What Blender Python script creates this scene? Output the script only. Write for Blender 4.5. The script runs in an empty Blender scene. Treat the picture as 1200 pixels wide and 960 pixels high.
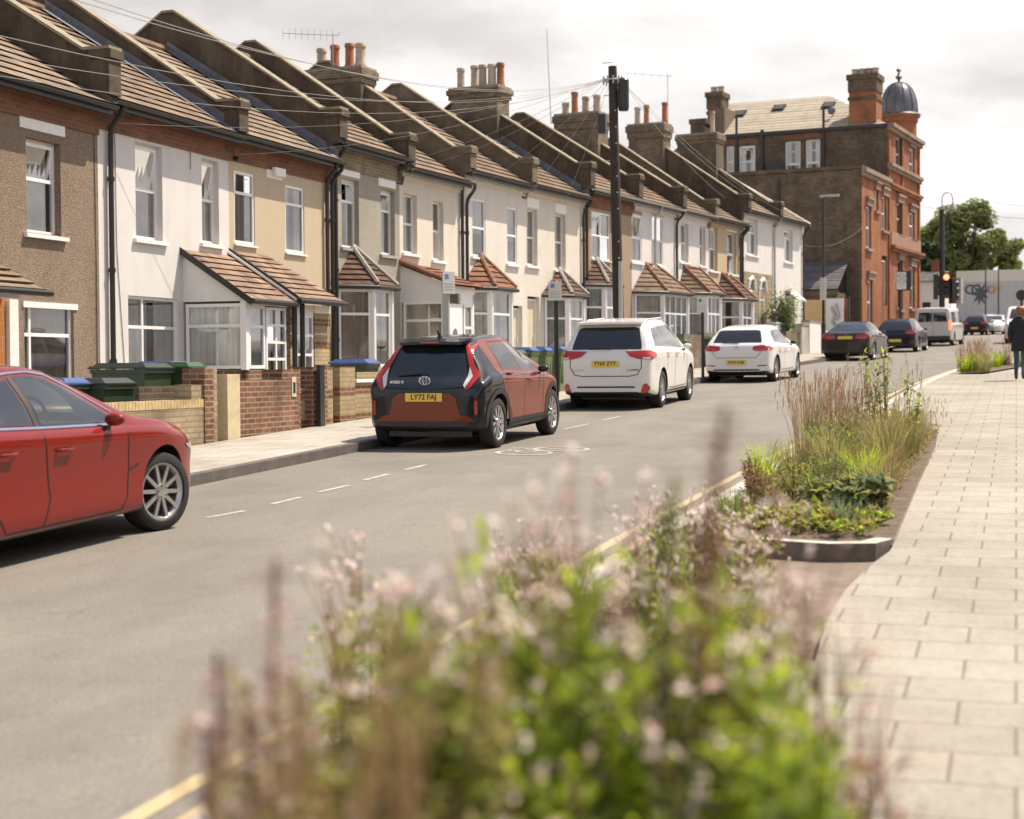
import bpy, bmesh, math, random
import numpy as np
from mathutils import Vector, Matrix
from mathutils.bvhtree import BVHTree
R = math.radians
rnd = random.Random(11)
scene = bpy.context.scene
COL = scene.collection

# ---------------------------------------------------------------- the lens, and the street plane
FPX = 1900.0; YAW = math.atan(591 / FPX); PITCH = math.atan(48 / FPX); ROLL = R(0.4); CAMZ = 1.72
GR = 0.032                                   # the street climbs 3.2 %
_f = Vector((-math.sin(YAW) * math.cos(PITCH), math.cos(YAW) * math.cos(PITCH), -math.sin(PITCH)))
_r = Vector((math.cos(YAW), math.sin(YAW), 0)); _u = _r.cross(_f)
RT = _r * math.cos(ROLL) - _u * math.sin(ROLL); UP = _u * math.cos(ROLL) + _r * math.sin(ROLL); FW = _f
CAM = Vector((0, 0, CAMZ))
def ray(u, v): return FW + RT * ((u - 600) / FPX) - UP * ((v - 480) / FPX)
def gnd(u, v, off=0.0):
    d = ray(u, v); t = (off - CAMZ) / (d.z - GR * d.y); return CAM + d * t
def aty(u, v, y):
    d = ray(u, v); return CAM + d * (y / d.y)
def interp(t, pts):
    if t <= pts[0][0]: return pts[0][1]
    for (a, b), (c, d) in zip(pts, pts[1:]):
        if t <= c: return b + (d - b) * (t - a) / (c - a) if c > a else d
    return pts[-1][1]
KL = [(-12, -8.85), (5, -8.75), (12, -8.5), (15.4, -8.36), (20.5, -8.28), (26, -8.16), (31.5, -8.0), (37, -7.83), (42, -7.62), (48, -7.32),
      (53.5, -6.98), (60, -6.5), (68, -5.95), (76, -5.4), (85, -4.75), (92, -4.2)]
KR = [(-12, -2.56), (5, -2.52), (12, -2.53), (21, -2.38), (30, -2.2), (38, -2.0), (44, -1.7), (50, -1.3), (60, -0.5), (76, 0.9), (92, 2.6)]
def kl(y): return interp(y, KL)
def kr(y): return interp(y, KR)
def atkl(u, v, off):                          # a pixel's point on the upright sheet that stands off from the left kerb line
    d = ray(u, v); lo, hi = 4.0, 110.0
    for _ in range(50):
        y = (lo + hi) / 2
        if d.x / d.y * y < kl(y) + off: hi = y
        else: lo = y
    return CAM + d * (lo / d.y)

# ---------------------------------------------------------------- objects
def thing(name, label, cat, loc=(0, 0, 0), rot=(0, 0, 0), group=None, kind=None):
    o = bpy.data.objects.new(name, None); COL.objects.link(o)
    o.location = loc; o.rotation_euler = rot; o.empty_display_size = 0.2
    tag(o, label, cat, group, kind); return o
def tag(o, label=None, cat=None, group=None, kind=None):
    if label: o['label'] = label
    if cat: o['category'] = cat
    if group: o['group'] = group
    if kind: o['kind'] = kind
    return o
def copy_tree(o, parent=None):
    c = o.copy(); COL.objects.link(c); c.parent = parent
    for ch in list(o.children): copy_tree(ch, c)
    return c

class MB:
    def __init__(s): s.v = []; s.f = []; s.m = []; s.M = None
    def p(s, c):
        c = Vector(c)
        if s.M is not None: c = s.M @ c
        s.v.append(c[:]); return len(s.v) - 1
    def poly(s, pts, m=0):
        s.f.append([s.p(q) for q in pts]); s.m.append(m); return s
    def box(s, x0, x1, y0, y1, z0, z1, m=0):
        i = [s.p(q) for q in ((x0, y0, z0), (x1, y0, z0), (x1, y1, z0), (x0, y1, z0), (x0, y0, z1), (x1, y0, z1), (x1, y1, z1), (x0, y1, z1))]
        for q in ((3, 2, 1, 0), (4, 5, 6, 7), (0, 1, 5, 4), (1, 2, 6, 5), (2, 3, 7, 6), (3, 0, 4, 7)):
            s.f.append([i[k] for k in q]); s.m.append(m)
        return s
    def frus(s, x, y, z0, z1, a0, b0, a1, b1, m=0):    # tapered box
        i = [s.p(q) for q in [(x + sx * a0 / 2, y + sy * b0 / 2, z0) for sx, sy in ((-1, -1), (1, -1), (1, 1), (-1, 1))] +
             [(x + sx * a1 / 2, y + sy * b1 / 2, z1) for sx, sy in ((-1, -1), (1, -1), (1, 1), (-1, 1))]]
        for q in ((3, 2, 1, 0), (4, 5, 6, 7), (0, 1, 5, 4), (1, 2, 6, 5), (2, 3, 7, 6), (3, 0, 4, 7)):
            s.f.append([i[k] for k in q]); s.m.append(m)
        return s
    def prism(s, pts, h, m=0, mcap=None):            # pts: closed 3-D outline, h: vector
        h = Vector(h); a = [s.p(q) for q in pts]; b = [s.p(Vector(q) + h) for q in pts]; n = len(pts)
        for k in range(n):
            s.f.append([a[k], a[(k + 1) % n], b[(k + 1) % n], b[k]]); s.m.append(m)
        s.f.append(a[::-1]); s.m.append(m if mcap is None else mcap); s.f.append(b); s.m.append(m if mcap is None else mcap)
        return s
    def tube(s, p0, p1, r0, r1=None, n=8, m=0, cap=True):
        p0 = Vector(p0); p1 = Vector(p1); r1 = r0 if r1 is None else r1
        d = (p1 - p0).normalized(); a = d.orthogonal().normalized(); b = d.cross(a)
        i0 = []; i1 = []
        for k in range(n):
            t = 2 * math.pi * k / n; w = a * math.cos(t) + b * math.sin(t)
            i0.append(s.p(p0 + w * r0)); i1.append(s.p(p1 + w * r1))
        for k in range(n):
            s.f.append([i0[k], i0[(k + 1) % n], i1[(k + 1) % n], i1[k]]); s.m.append(m)
        if cap:
            s.f.append(i0[::-1]); s.m.append(m); s.f.append(i1); s.m.append(m)
        return s
    def path(s, pts, r, n=6, m=0):
        rr = r if isinstance(r, (list, tuple)) else [r] * len(pts)
        pts = [Vector(q) for q in pts]; rings = []; a = None
        for k, q in enumerate(pts):
            d = (pts[min(k + 1, len(pts) - 1)] - pts[max(k - 1, 0)]).normalized()
            a = d.orthogonal().normalized() if a is None else (a - d * a.dot(d)).normalized()
            b = d.cross(a)
            rings.append([s.p(q + (a * math.cos(2 * math.pi * j / n) + b * math.sin(2 * math.pi * j / n)) * rr[k]) for j in range(n)])
        for x, y in zip(rings, rings[1:]):
            for j in range(n): s.f.append([x[j], x[(j + 1) % n], y[(j + 1) % n], y[j]]); s.m.append(m)
        s.f.append(rings[0][::-1]); s.m.append(m); s.f.append(rings[-1]); s.m.append(m)
        return s
    def lathe(s, prof, n=16, m=0, base=(0, 0, 0), ax='z', cap=True):    # prof: (r, h)
        bx, by, bz = base; rings = []
        for r, h in prof:
            ring = []
            for k in range(n):
                t = 2 * math.pi * k / n; c, q = math.cos(t) * r, math.sin(t) * r
                ring.append(s.p((bx + c, by + q, bz + h) if ax == 'z' else (bx + c, by + h, bz + q) if ax == 'y' else (bx + h, by + c, bz + q)))
            rings.append(ring)
        for x, y in zip(rings, rings[1:]):
            for j in range(n): s.f.append([x[j], x[(j + 1) % n], y[(j + 1) % n], y[j]]); s.m.append(m)
        if cap: s.f.append(rings[0][::-1]); s.m.append(m); s.f.append(rings[-1]); s.m.append(m)
        return s
    def build(s, name, mats, parent=None, smooth=None, fix=True):
        me = bpy.data.meshes.new(name)
        me.from_pydata(s.v, [], s.f)
        for x in (mats if isinstance(mats, (list, tuple)) else [mats]): me.materials.append(x)
        me.polygons.foreach_set('material_index', s.m)
        if fix:
            bm = bmesh.new(); bm.from_mesh(me); bmesh.ops.recalc_face_normals(bm, faces=bm.faces); bm.to_mesh(me); bm.free()
        if smooth is not None:
            me.polygons.foreach_set('use_smooth', [True] * len(me.polygons)); me.set_sharp_from_angle(angle=R(smooth))
        me.update()
        o = bpy.data.objects.new(name, me); COL.objects.link(o)
        if parent is not None: o.parent = parent
        return o

def textobj(s, size, name, mat, parent, M, extrude=0.002, bold=0.0, align='CENTER'):
    cu = bpy.data.curves.new(name, 'FONT'); cu.body = s; cu.size = size; cu.extrude = extrude; cu.offset = bold
    cu.align_x = align; cu.align_y = 'CENTER'; cu.materials.append(mat)
    t = bpy.data.objects.new('t', cu); COL.objects.link(t); bpy.context.view_layer.update()
    me = bpy.data.meshes.new_from_object(t.evaluated_get(bpy.context.evaluated_depsgraph_get())); bpy.data.objects.remove(t); bpy.data.curves.remove(cu)
    o = bpy.data.objects.new(name, me); COL.objects.link(o); o.parent = parent; o.matrix_local = M; return o
# ---------------------------------------------------------------- materials
def newmat(name):
    m = bpy.data.materials.new(name); m.use_nodes = True
    nt = m.node_tree; return m, nt, nt.nodes, nt.links, nt.nodes['Principled BSDF']
def ramp(n, stops, interp_='LINEAR'):
    r = n.new('ShaderNodeValToRGB'); r.color_ramp.interpolation = interp_
    e = r.color_ramp.elements
    while len(e) < len(stops): e.new(0.5)
    for k, (p, c) in enumerate(stops):
        e[k].position = p; e[k].color = (*c, 1) if len(c) == 3 else c
    return r
def coords(n, l, mode='Object', scale=(1, 1, 1)):
    t = n.new('ShaderNodeTexCoord'); mp = n.new('ShaderNodeMapping'); mp.inputs['Scale'].default_value = scale
    l.new(t.outputs[mode], mp.inputs['Vector']); return mp.outputs['Vector']
def noise(n, l, vec, scale, detail=4, rough=.55):
    t = n.new('ShaderNodeTexNoise'); t.inputs['Scale'].default_value = scale; t.inputs['Detail'].default_value = detail
    t.inputs['Roughness'].default_value = rough; l.new(vec, t.inputs['Vector']); return t.outputs['Fac']
def mixc(n, l, fac, a, b, mode='MIX'):
    x = n.new('ShaderNodeMix'); x.data_type = 'RGBA'; x.blend_type = mode
    for s, v in ((x.inputs[0], fac), (x.inputs[6], a), (x.inputs[7], b)):
        if isinstance(v, bpy.types.NodeSocket): l.new(v, s)
        elif isinstance(v, (int, float)): s.default_value = v
        else: s.default_value = (*v, 1)
    return x.outputs[2]
def bump(n, l, h, strength, dist, b):
    x = n.new('ShaderNodeBump'); x.inputs['Strength'].default_value = strength; x.inputs['Distance'].default_value = dist
    l.new(h, x.inputs['Height']); l.new(x.outputs['Normal'], b.inputs['Normal'])
def plain(name, c, rough=.6, metal=0.0, spec=.5, var=0.0, vs=3.0, bmp=0.0, bs=60.0, coat=0.0, stain=None, stain_s=1.2):
    m, nt, n, l, b = newmat(name)
    b.inputs['Base Color'].default_value = (*c, 1); b.inputs['Roughness'].default_value = rough; b.inputs['Metallic'].default_value = metal
    b.inputs['Specular IOR Level'].default_value = spec; b.inputs['Coat Weight'].default_value = coat; b.inputs['Coat Roughness'].default_value = .03
    if var or bmp or stain:
        v = coords(n, l)
        col = None
        if var:
            f = noise(n, l, v, vs, 6, .6)
            r = ramp(n, [(.3, tuple(x * (1 - var) for x in c)), (.7, tuple(min(1, x * (1 + var)) for x in c))]); l.new(f, r.inputs['Fac']); col = r.outputs['Color']
        if stain:
            f2 = noise(n, l, coords(n, l, scale=(1, 1, .25)), stain_s, 7, .65)
            r2 = ramp(n, [(.50, (0, 0, 0)), (.72, (1, 1, 1))]); l.new(f2, r2.inputs['Fac'])
            col = mixc(n, l, r2.outputs['Color'], col if col else c, stain)
        if col: l.new(col, b.inputs['Base Color'])
        if bmp: bump(n, l, noise(n, l, v, bs, 3), bmp, .01, b)
    return m
def uvz(n, l):                                   # (x + y, z): runs along any upright face that is square to the axes
    t = n.new('ShaderNodeTexCoord'); sp = n.new('ShaderNodeSeparateXYZ'); l.new(t.outputs['Object'], sp.inputs[0])
    a = n.new('ShaderNodeMath'); a.operation = 'ADD'; l.new(sp.outputs[0], a.inputs[0]); l.new(sp.outputs[1], a.inputs[1])
    c = n.new('ShaderNodeCombineXYZ'); l.new(a.outputs[0], c.inputs[0]); l.new(sp.outputs[2], c.inputs[1]); return c.outputs[0], sp, t
def brick(name, c1, c2, mortar, dirt=None, bw=.225, rh=.075, ms=.012, bands=None, dark=.35, paint=None, rough=.85):
    m, nt, n, l, b = newmat(name)
    v, sp, t = uvz(n, l)
    def tex(a, c, mo):
        x = n.new('ShaderNodeTexBrick'); x.inputs['Scale'].default_value = 1; x.inputs['Brick Width'].default_value = bw; x.inputs['Row Height'].default_value = rh
        x.inputs['Mortar Size'].default_value = ms; x.inputs['Mortar Smooth'].default_value = .2; x.inputs['Bias'].default_value = 0
        x.inputs['Color1'].default_value = (*a, 1); x.inputs['Color2'].default_value = (*c, 1); x.inputs['Mortar'].default_value = (*mo, 1)
        l.new(v, x.inputs['Vector']); return x
    x = tex(c1, c2, mortar); col = x.outputs['Color']
    if bands:                                    # a red course every few courses of yellow
        y = tex(bands[0], bands[1], mortar)
        mu = n.new('ShaderNodeMath'); mu.operation = 'MULTIPLY'; mu.inputs[1].default_value = 1 / bands[2]; l.new(sp.outputs[2], mu.inputs[0])
        fr = n.new('ShaderNodeMath'); fr.operation = 'FRACT'; l.new(mu.outputs[0], fr.inputs[0])
        lt = n.new('ShaderNodeMath'); lt.operation = 'LESS_THAN'; lt.inputs[1].default_value = bands[3]; l.new(fr.outputs[0], lt.inputs[0])
        col = mixc(n, l, lt.outputs[0], col, y.outputs['Color'])
    f = noise(n, l, t.outputs['Object'], 1.1, 7, .65)
    r = ramp(n, [(.3, (1 - dark,) * 3), (.65, (1.0,) * 3)]); l.new(f, r.inputs['Fac'])
    col = mixc(n, l, 1.0, col, r.outputs['Color'], 'MULTIPLY')
    if dirt:
        f2 = noise(n, l, coords(n, l, scale=(1, 1, .4)), .7, 8, .7); r2 = ramp(n, [(.48, (0, 0, 0)), (.7, (1, 1, 1))]); l.new(f2, r2.inputs['Fac'])
        col = mixc(n, l, r2.outputs['Color'], col, dirt)
    l.new(col, b.inputs['Base Color']); b.inputs['Roughness'].default_value = rough; b.inputs['Specular IOR Level'].default_value = .25
    iv = n.new('ShaderNodeMath'); iv.operation = 'SUBTRACT'; iv.inputs[0].default_value = 1; l.new(x.outputs['Fac'], iv.inputs[1])
    bump(n, l, iv.outputs[0], .6, .008, b)
    return m
def pebbledash(name, c, c2, c3):
    m, nt, n, l, b = newmat(name); v = coords(n, l)
    w = n.new('ShaderNodeTexVoronoi'); w.inputs['Scale'].default_value = 80; l.new(v, w.inputs['Vector'])
    r = ramp(n, [(0, c), (.45, c2), (1, c3)]); sp = n.new('ShaderNodeSeparateColor'); l.new(w.outputs['Color'], sp.inputs[0]); l.new(sp.outputs[0], r.inputs['Fac'])
    f = noise(n, l, coords(n, l, scale=(1, 1, .3)), .9, 7, .6); r2 = ramp(n, [(.35, (.78,) * 3), (.65, (1.0,) * 3)]); l.new(f, r2.inputs['Fac'])
    l.new(mixc(n, l, 1.0, r.outputs['Color'], r2.outputs['Color'], 'MULTIPLY'), b.inputs['Base Color'])
    b.inputs['Roughness'].default_value = .95; b.inputs['Specular IOR Level'].default_value = .15
    iv = n.new('ShaderNodeMath'); iv.operation = 'SUBTRACT'; iv.inputs[0].default_value = 1; l.new(w.outputs['Distance'], iv.inputs[1]); bump(n, l, iv.outputs[0], .8, .012, b)
    return m
def render_wall(name, c, streak, amt=.5):
    m, nt, n, l, b = newmat(name); t = coords(n, l)
    f = noise(n, l, coords(n, l, scale=(1.6, 1.6, .16)), 1.8, 8, .65); r = ramp(n, [(.5, (0, 0, 0)), (.85, (amt,) * 3)]); l.new(f, r.inputs['Fac'])
    f2 = noise(n, l, t, 2.2, 5); r2 = ramp(n, [(.3, (.93,) * 3), (.7, (1,) * 3)]); l.new(f2, r2.inputs['Fac'])
    col = mixc(n, l, 1.0, c, r2.outputs['Color'], 'MULTIPLY'); col = mixc(n, l, r.outputs['Color'], col, streak)
    l.new(col, b.inputs['Base Color']); b.inputs['Roughness'].default_value = .8; b.inputs['Specular IOR Level'].default_value = .25
    bump(n, l, noise(n, l, t, 90, 3), .25, .004, b); return m
def tiles(name, c1, c2, moss, bw=.3):
    m, nt, n, l, b = newmat(name)
    t = n.new('ShaderNodeTexCoord'); sp = n.new('ShaderNodeSeparateXYZ'); l.new(t.outputs['Object'], sp.inputs[0])
    a = n.new('ShaderNodeMath'); a.operation = 'MULTIPLY'; a.inputs[1].default_value = 1 / bw; l.new(sp.outputs[0], a.inputs[0])
    fl = n.new('ShaderNodeMath'); fl.operation = 'FLOOR'; l.new(a.outputs[0], fl.inputs[0])
    z = n.new('ShaderNodeMath'); z.operation = 'MULTIPLY'; z.inputs[1].default_value = 1 / .18; l.new(sp.outputs[2], z.inputs[0])
    fz = n.new('ShaderNodeMath'); fz.operation = 'FLOOR'; l.new(z.outputs[0], fz.inputs[0])
    c = n.new('ShaderNodeCombineXYZ'); l.new(fl.outputs[0], c.inputs[0]); l.new(fz.outputs[0], c.inputs[1])
    w = n.new('ShaderNodeTexWhiteNoise'); w.noise_dimensions = '2D'; l.new(c.outputs[0], w.inputs['Vector'])
    r = ramp(n, [(0, c1), (1, c2)]); l.new(w.outputs['Value'], r.inputs['Fac'])
    f = noise(n, l, t.outputs['Object'], 1.6, 8, .7); r2 = ramp(n, [(.48, (0, 0, 0)), (.72, (.75,) * 3)]); l.new(f, r2.inputs['Fac'])
    l.new(mixc(n, l, r2.outputs['Color'], r.outputs['Color'], moss), b.inputs['Base Color'])
    b.inputs['Roughness'].default_value = .85; b.inputs['Specular IOR Level'].default_value = .25
    mm = n.new('ShaderNodeMath'); mm.operation = 'PINGPONG'; mm.inputs[1].default_value = .5; l.new(a.outputs[0], mm.inputs[0]); bump(n, l, mm.outputs[0], .7, .05, b)
    return m
def slabs(name, c1, c2, joint, bw, rh, rough=.8):
    m, nt, n, l, b = newmat(name); v = coords(n, l)
    x = n.new('ShaderNodeTexBrick'); x.inputs['Scale'].default_value = 1; x.inputs['Brick Width'].default_value = bw; x.inputs['Row Height'].default_value = rh
    x.inputs['Mortar Size'].default_value = .008; x.inputs['Mortar Smooth'].default_value = .3
    for k, q in (('Color1', c1), ('Color2', c2), ('Mortar', joint)): x.inputs[k].default_value = (*q, 1)
    l.new(v, x.inputs['Vector'])
    f = noise(n, l, v, .8, 8, .65); r = ramp(n, [(.3, (.80, .79, .77)), (.62, (1, 1, 1))]); l.new(f, r.inputs['Fac'])
    f3 = noise(n, l, v, 26, 4, .6); r3 = ramp(n, [(.36, (.82,) * 3), (.5, (1,) * 3)]); l.new(f3, r3.inputs['Fac'])
    col = mixc(n, l, 1.0, x.outputs['Color'], r.outputs['Color'], 'MULTIPLY'); col = mixc(n, l, 1.0, col, r3.outputs['Color'], 'MULTIPLY')
    vo = n.new('ShaderNodeTexVoronoi'); vo.inputs['Scale'].default_value = 2.6; l.new(v, vo.inputs['Vector'])          # trodden gum and small spills
    sc_ = n.new('ShaderNodeSeparateColor'); l.new(vo.outputs['Color'], sc_.inputs[0]); th = n.new('ShaderNodeMath'); th.operation = 'MULTIPLY'; th.inputs[1].default_value = .075; l.new(sc_.outputs[0], th.inputs[0])
    lt = n.new('ShaderNodeMath'); lt.operation = 'LESS_THAN'; l.new(vo.outputs['Distance'], lt.inputs[0]); l.new(th.outputs[0], lt.inputs[1])
    fm = n.new('ShaderNodeMath'); fm.operation = 'MULTIPLY'; fm.inputs[1].default_value = .45; l.new(lt.outputs[0], fm.inputs[0]); col = mixc(n, l, fm.outputs[0], col, (.16, .145, .125))
    f5 = noise(n, l, v, .35, 9, .72); r5 = ramp(n, [(.42, (.84, .82, .79)), (.56, (1, 1, 1))]); l.new(f5, r5.inputs['Fac']); col = mixc(n, l, 1.0, col, r5.outputs['Color'], 'MULTIPLY')
    l.new(col, b.inputs['Base Color']); b.inputs['Roughness'].default_value = rough; b.inputs['Specular IOR Level'].default_value = .3
    iv = n.new('ShaderNodeMath'); iv.operation = 'SUBTRACT'; iv.inputs[0].default_value = 1; l.new(x.outputs['Fac'], iv.inputs[1]); bump(n, l, iv.outputs[0], .5, .006, b)
    return m
def asphalt(name):
    m, nt, n, l, b = newmat(name); v = coords(n, l)
    f = noise(n, l, v, 70, 6, .8); r = ramp(n, [(.34, (.135, .122, .106)), (.7, (.315, .285, .248))]); l.new(f, r.inputs['Fac'])
    f2 = noise(n, l, coords(n, l, scale=(1.2, .3, 1)), .8, 9, .7); r2 = ramp(n, [(.36, (.86, .86, .87)), (.6, (1.02, 1.01, 1.0))]); l.new(f2, r2.inputs['Fac'])
    f3 = noise(n, l, v, .5, 6, .6); r3 = ramp(n, [(.36, (.86,) * 3), (.55, (1,) * 3)]); l.new(f3, r3.inputs['Fac'])
    f4 = n.new('ShaderNodeTexVoronoi'); f4.feature = 'DISTANCE_TO_EDGE'; f4.inputs['Scale'].default_value = .33
    wv = n.new('ShaderNodeVectorMath'); wv.operation = 'ADD'; nz = n.new('ShaderNodeTexNoise'); nz.inputs['Scale'].default_value = 1.3; l.new(v, nz.inputs['Vector'])
    l.new(v, wv.inputs[0]); l.new(nz.outputs['Color'], wv.inputs[1]); l.new(wv.outputs[0], f4.inputs['Vector'])
    r4 = ramp(n, [(.0, (.8,) * 3), (.004, (1,) * 3)]); l.new(f4.outputs['Distance'], r4.inputs['Fac'])
    col = mixc(n, l, 1.0, r.outputs['Color'], r2.outputs['Color'], 'MULTIPLY'); col = mixc(n, l, 1.0, col, r3.outputs['Color'], 'MULTIPLY')
    col = mixc(n, l, .5, col, mixc(n, l, 1.0, col, r4.outputs['Color'], 'MULTIPLY'))
    f6 = noise(n, l, v, 1.7, 8, .75); r6 = ramp(n, [(.60, (1,) * 3), (.70, (.72, .71, .70))]); l.new(f6, r6.inputs['Fac']); col = mixc(n, l, .8, col, mixc(n, l, 1.0, col, r6.outputs['Color'], 'MULTIPLY'))   # oil and rubber marks
    l.new(col, b.inputs['Base Color']); b.inputs['Roughness'].default_value = .85; b.inputs['Specular IOR Level'].default_value = .3
    bump(n, l, f, .45, .006, b); return m
def worn_paint(name, c, under, cut=.5):
    m, nt, n, l, b = newmat(name); v = coords(n, l)
    f = noise(n, l, v, 9, 8, .75); r = ramp(n, [(cut - .12, (0, 0, 0)), (cut + .02, (1, 1, 1))]); l.new(f, r.inputs['Fac'])
    l.new(mixc(n, l, r.outputs['Color'], under, c), b.inputs['Base Color']); b.inputs['Roughness'].default_value = .7; return m
def glass(name, tint=(.95, .96, .95), base=.15, rough=.02):
    m, nt, n, l, b = newmat(name); n.remove(b); out = n['Material Output']
    t = n.new('ShaderNodeBsdfTransparent'); t.inputs[0].default_value = (*tint, 1)
    g = n.new('ShaderNodeBsdfGlossy'); g.inputs['Roughness'].default_value = rough; g.inputs[0].default_value = (.95, .95, .95, 1)
    fr = n.new('ShaderNodeFresnel'); fr.inputs['IOR'].default_value = 1.5
    a = n.new('ShaderNodeMath'); a.operation = 'ADD'; a.inputs[1].default_value = base; a.use_clamp = True; l.new(fr.outputs[0], a.inputs[0])
    x = n.new('ShaderNodeMixShader'); l.new(a.outputs[0], x.inputs[0]); l.new(t.outputs[0], x.inputs[1]); l.new(g.outputs[0], x.inputs[2]); l.new(x.outputs[0], out.inputs[0])
    return m
def carpaint(name, c, flake=.0, metal=.0, rough=.42):
    m, nt, n, l, b = newmat(name)
    b.inputs['Base Color'].default_value = (*c, 1); b.inputs['Metallic'].default_value = metal; b.inputs['Roughness'].default_value = rough
    b.inputs['Coat Weight'].default_value = 1.0; b.inputs['Coat Roughness'].default_value = .04
    b.inputs['Specular IOR Level'].default_value = .12; b.inputs['Coat IOR'].default_value = 1.42; b.inputs['Coat Weight'].default_value = .85
    v = coords(n, l); f = noise(n, l, v, 3, 6, .6); r = ramp(n, [(.35, (.02,) * 3), (.8, (.10,) * 3)]); l.new(f, r.inputs['Fac']); l.new(r.outputs['Color'], b.inputs['Coat Roughness'])
    return m
def leafmat(name, c, c2, trans=.45):
    m, nt, n, l, b = newmat(name); out = n['Material Output']
    g = n.new('ShaderNodeNewGeometry'); r = ramp(n, [(0, c), (1, c2)])
    l.new(g.outputs['Random Per Island'], r.inputs['Fac']); l.new(r.outputs['Color'], b.inputs['Base Color'])
    b.inputs['Roughness'].default_value = .55; b.inputs['Specular IOR Level'].default_value = .3
    t = n.new('ShaderNodeBsdfTranslucent'); l.new(r.outputs['Color'], t.inputs[0])
    x = n.new('ShaderNodeMixShader'); x.inputs[0].default_value = trans; l.new(b.outputs[0], x.inputs[1]); l.new(t.outputs[0], x.inputs[2]); l.new(x.outputs[0], out.inputs[0])
    return m
def emit(name, c, s):
    m, nt, n, l, b = newmat(name); b.inputs['Base Color'].default_value = (*c, 1); b.inputs['Emission Color'].default_value = (*c, 1); b.inputs['Emission Strength'].default_value = s; return m

M = {}
M['asphalt'] = asphalt('asphalt')
M['paving'] = slabs('concrete_paving', (.355, .322, .275), (.40, .365, .312), (.22, .185, .15), .44, .40)
M['paving2'] = slabs('pavement_slabs', (.40, .365, .32), (.46, .425, .375), (.24, .21, .18), .60, .45)
M['sandstone'] = plain('brown_sandstone', (.27, .185, .135), .85, var=.25, vs=4, bmp=.3, stain=(.15, .11, .085))
M['kerb_shaded'] = plain('shaded_kerb_face', (.16, .125, .10), .9, var=.35, vs=7, bmp=.4)  # upright faces of the bed edging: their shade is put into this darker colour
M['kerb'] = plain('granite_kerb', (.11, .092, .085), .8, var=.25, vs=5, bmp=.4, bs=80)
M['kerb_pale'] = plain('pale_kerb', (.50, .46, .41), .8, var=.15, vs=4, bmp=.3, bs=80)
M['resin'] = plain('brown_resin', (.20, .15, .115), .9, var=.25, vs=6, bmp=.5, bs=150)
M['soil'] = plain('soil', (.12, .085, .06), .95, var=.4, vs=8, bmp=1.0, bs=30)
M['concrete'] = plain('concrete', (.36, .34, .31), .9, var=.2, vs=3, bmp=.3, stain=(.2, .185, .165))
M['yellow'] = worn_paint('yellow_lines', (.46, .36, .20), (.31, .275, .23), .46)
M['white_line'] = worn_paint('white_road_paint', (.46, .44, .405), (.29, .265, .235), .54)
M['farground'] = plain('far_ground', (.25, .235, .21), .9, var=.2)
# walls
M['pebble_brown'] = pebbledash('brown_pebbledash', (.19, .135, .10), (.29, .215, .16), (.40, .315, .245))
M['white_render'] = render_wall('white_render', (.68, .65, .635), (.46, .42, .38), .42)
M['tan_render'] = render_wall('tan_render', (.53, .435, .315), (.42, .35, .26), .45)
M['grey_render'] = pebbledash('grey_pebbledash', (.36, .32, .265), (.44, .40, .335), (.52, .475, .41))
M['cream_render'] = render_wall('cream_render', (.68, .625, .545), (.48, .42, .345), .45)
M['cream_pale'] = render_wall('pale_cream_render', (.69, .65, .59), (.48, .43, .36), .45)
M['brown_render'] = render_wall('brown_render', (.36, .26, .185), (.28, .2, .14), .4)
M['tan2_render'] = render_wall('ochre_render', (.50, .40, .275), (.38, .31, .22), .4)
M['stone_clad'] = brick('stone_cladding', (.32, .255, .165), (.42, .345, .235), (.25, .2, .14), bw=.34, rh=.16, ms=.02)
M['white_trim'] = plain('white_trim', (.80, .78, .755), .45, var=.05, vs=6)
M['upvc'] = plain('white_upvc', (.82, .81, .80), .3, var=.03)
M['upvc_panel'] = plain('white_cladding', (.74, .725, .71), .4, var=.05)
M['red_band'] = brick('red_brick_band', (.20, .078, .042), (.28, .115, .06), (.22, .15, .11), (.10, .06, .04))
M['stock_band'] = brick('stock_brick_band', (.22, .165, .105), (.33, .25, .16), (.36, .31, .25), (.10, .08, .06))
M['stock'] = brick('stock_brick', (.12, .085, .055), (.25, .19, .12), (.30, .25, .19), (.10, .08, .06), dark=.45)
M['stock_dark'] = brick('dark_stock_brick', (.095, .065, .045), (.185, .13, .085), (.19, .15, .11), (.06, .045, .035), dark=.5)
M['red_brick'] = brick('red_brick', (.33, .108, .042), (.42, .15, .062), (.27, .16, .105), (.16, .075, .05), dark=.35)
M['wall_red'] = brick('garden_red_brick', (.185, .075, .042), (.31, .145, .08), (.36, .29, .22), (.12, .07, .05), dark=.5)
M['wall_yellow'] = brick('garden_yellow_brick', (.36, .285, .175), (.46, .37, .24), (.30, .245, .175), (.18, .135, .085), dark=.45)
M['wall_striped'] = brick('striped_brick', (.40, .30, .16), (.48, .37, .21), (.34, .275, .195), None, bands=((.20, .08, .042), (.27, .115, .06), .45, .34), dark=.4)
M['pale_pier'] = plain('pale_rendered_pier', (.58, .48, .30), .9, var=.12, vs=5, bmp=.3)
M['parapet'] = plain('weathered_parapet', (.075, .055, .038), .95, var=.35, vs=3, bmp=.5, bs=40, stain=(.15, .115, .08), stain_s=1.6)
M['parapet_pale'] = plain('pale_parapet', (.15, .115, .078), .95, var=.3, vs=3, bmp=.5, bs=40, stain=(.11, .085, .06), stain_s=2)
M['coping'] = plain('cement_coping', (.27, .225, .165), .9, var=.25, vs=5, bmp=.4, stain=(.20, .175, .12), stain_s=3)
M['chimney_render'] = plain('rendered_chimney', (.125, .10, .07), .95, var=.35, vs=2.5, bmp=.4, stain=(.065, .053, .038), stain_s=1.5)
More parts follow.
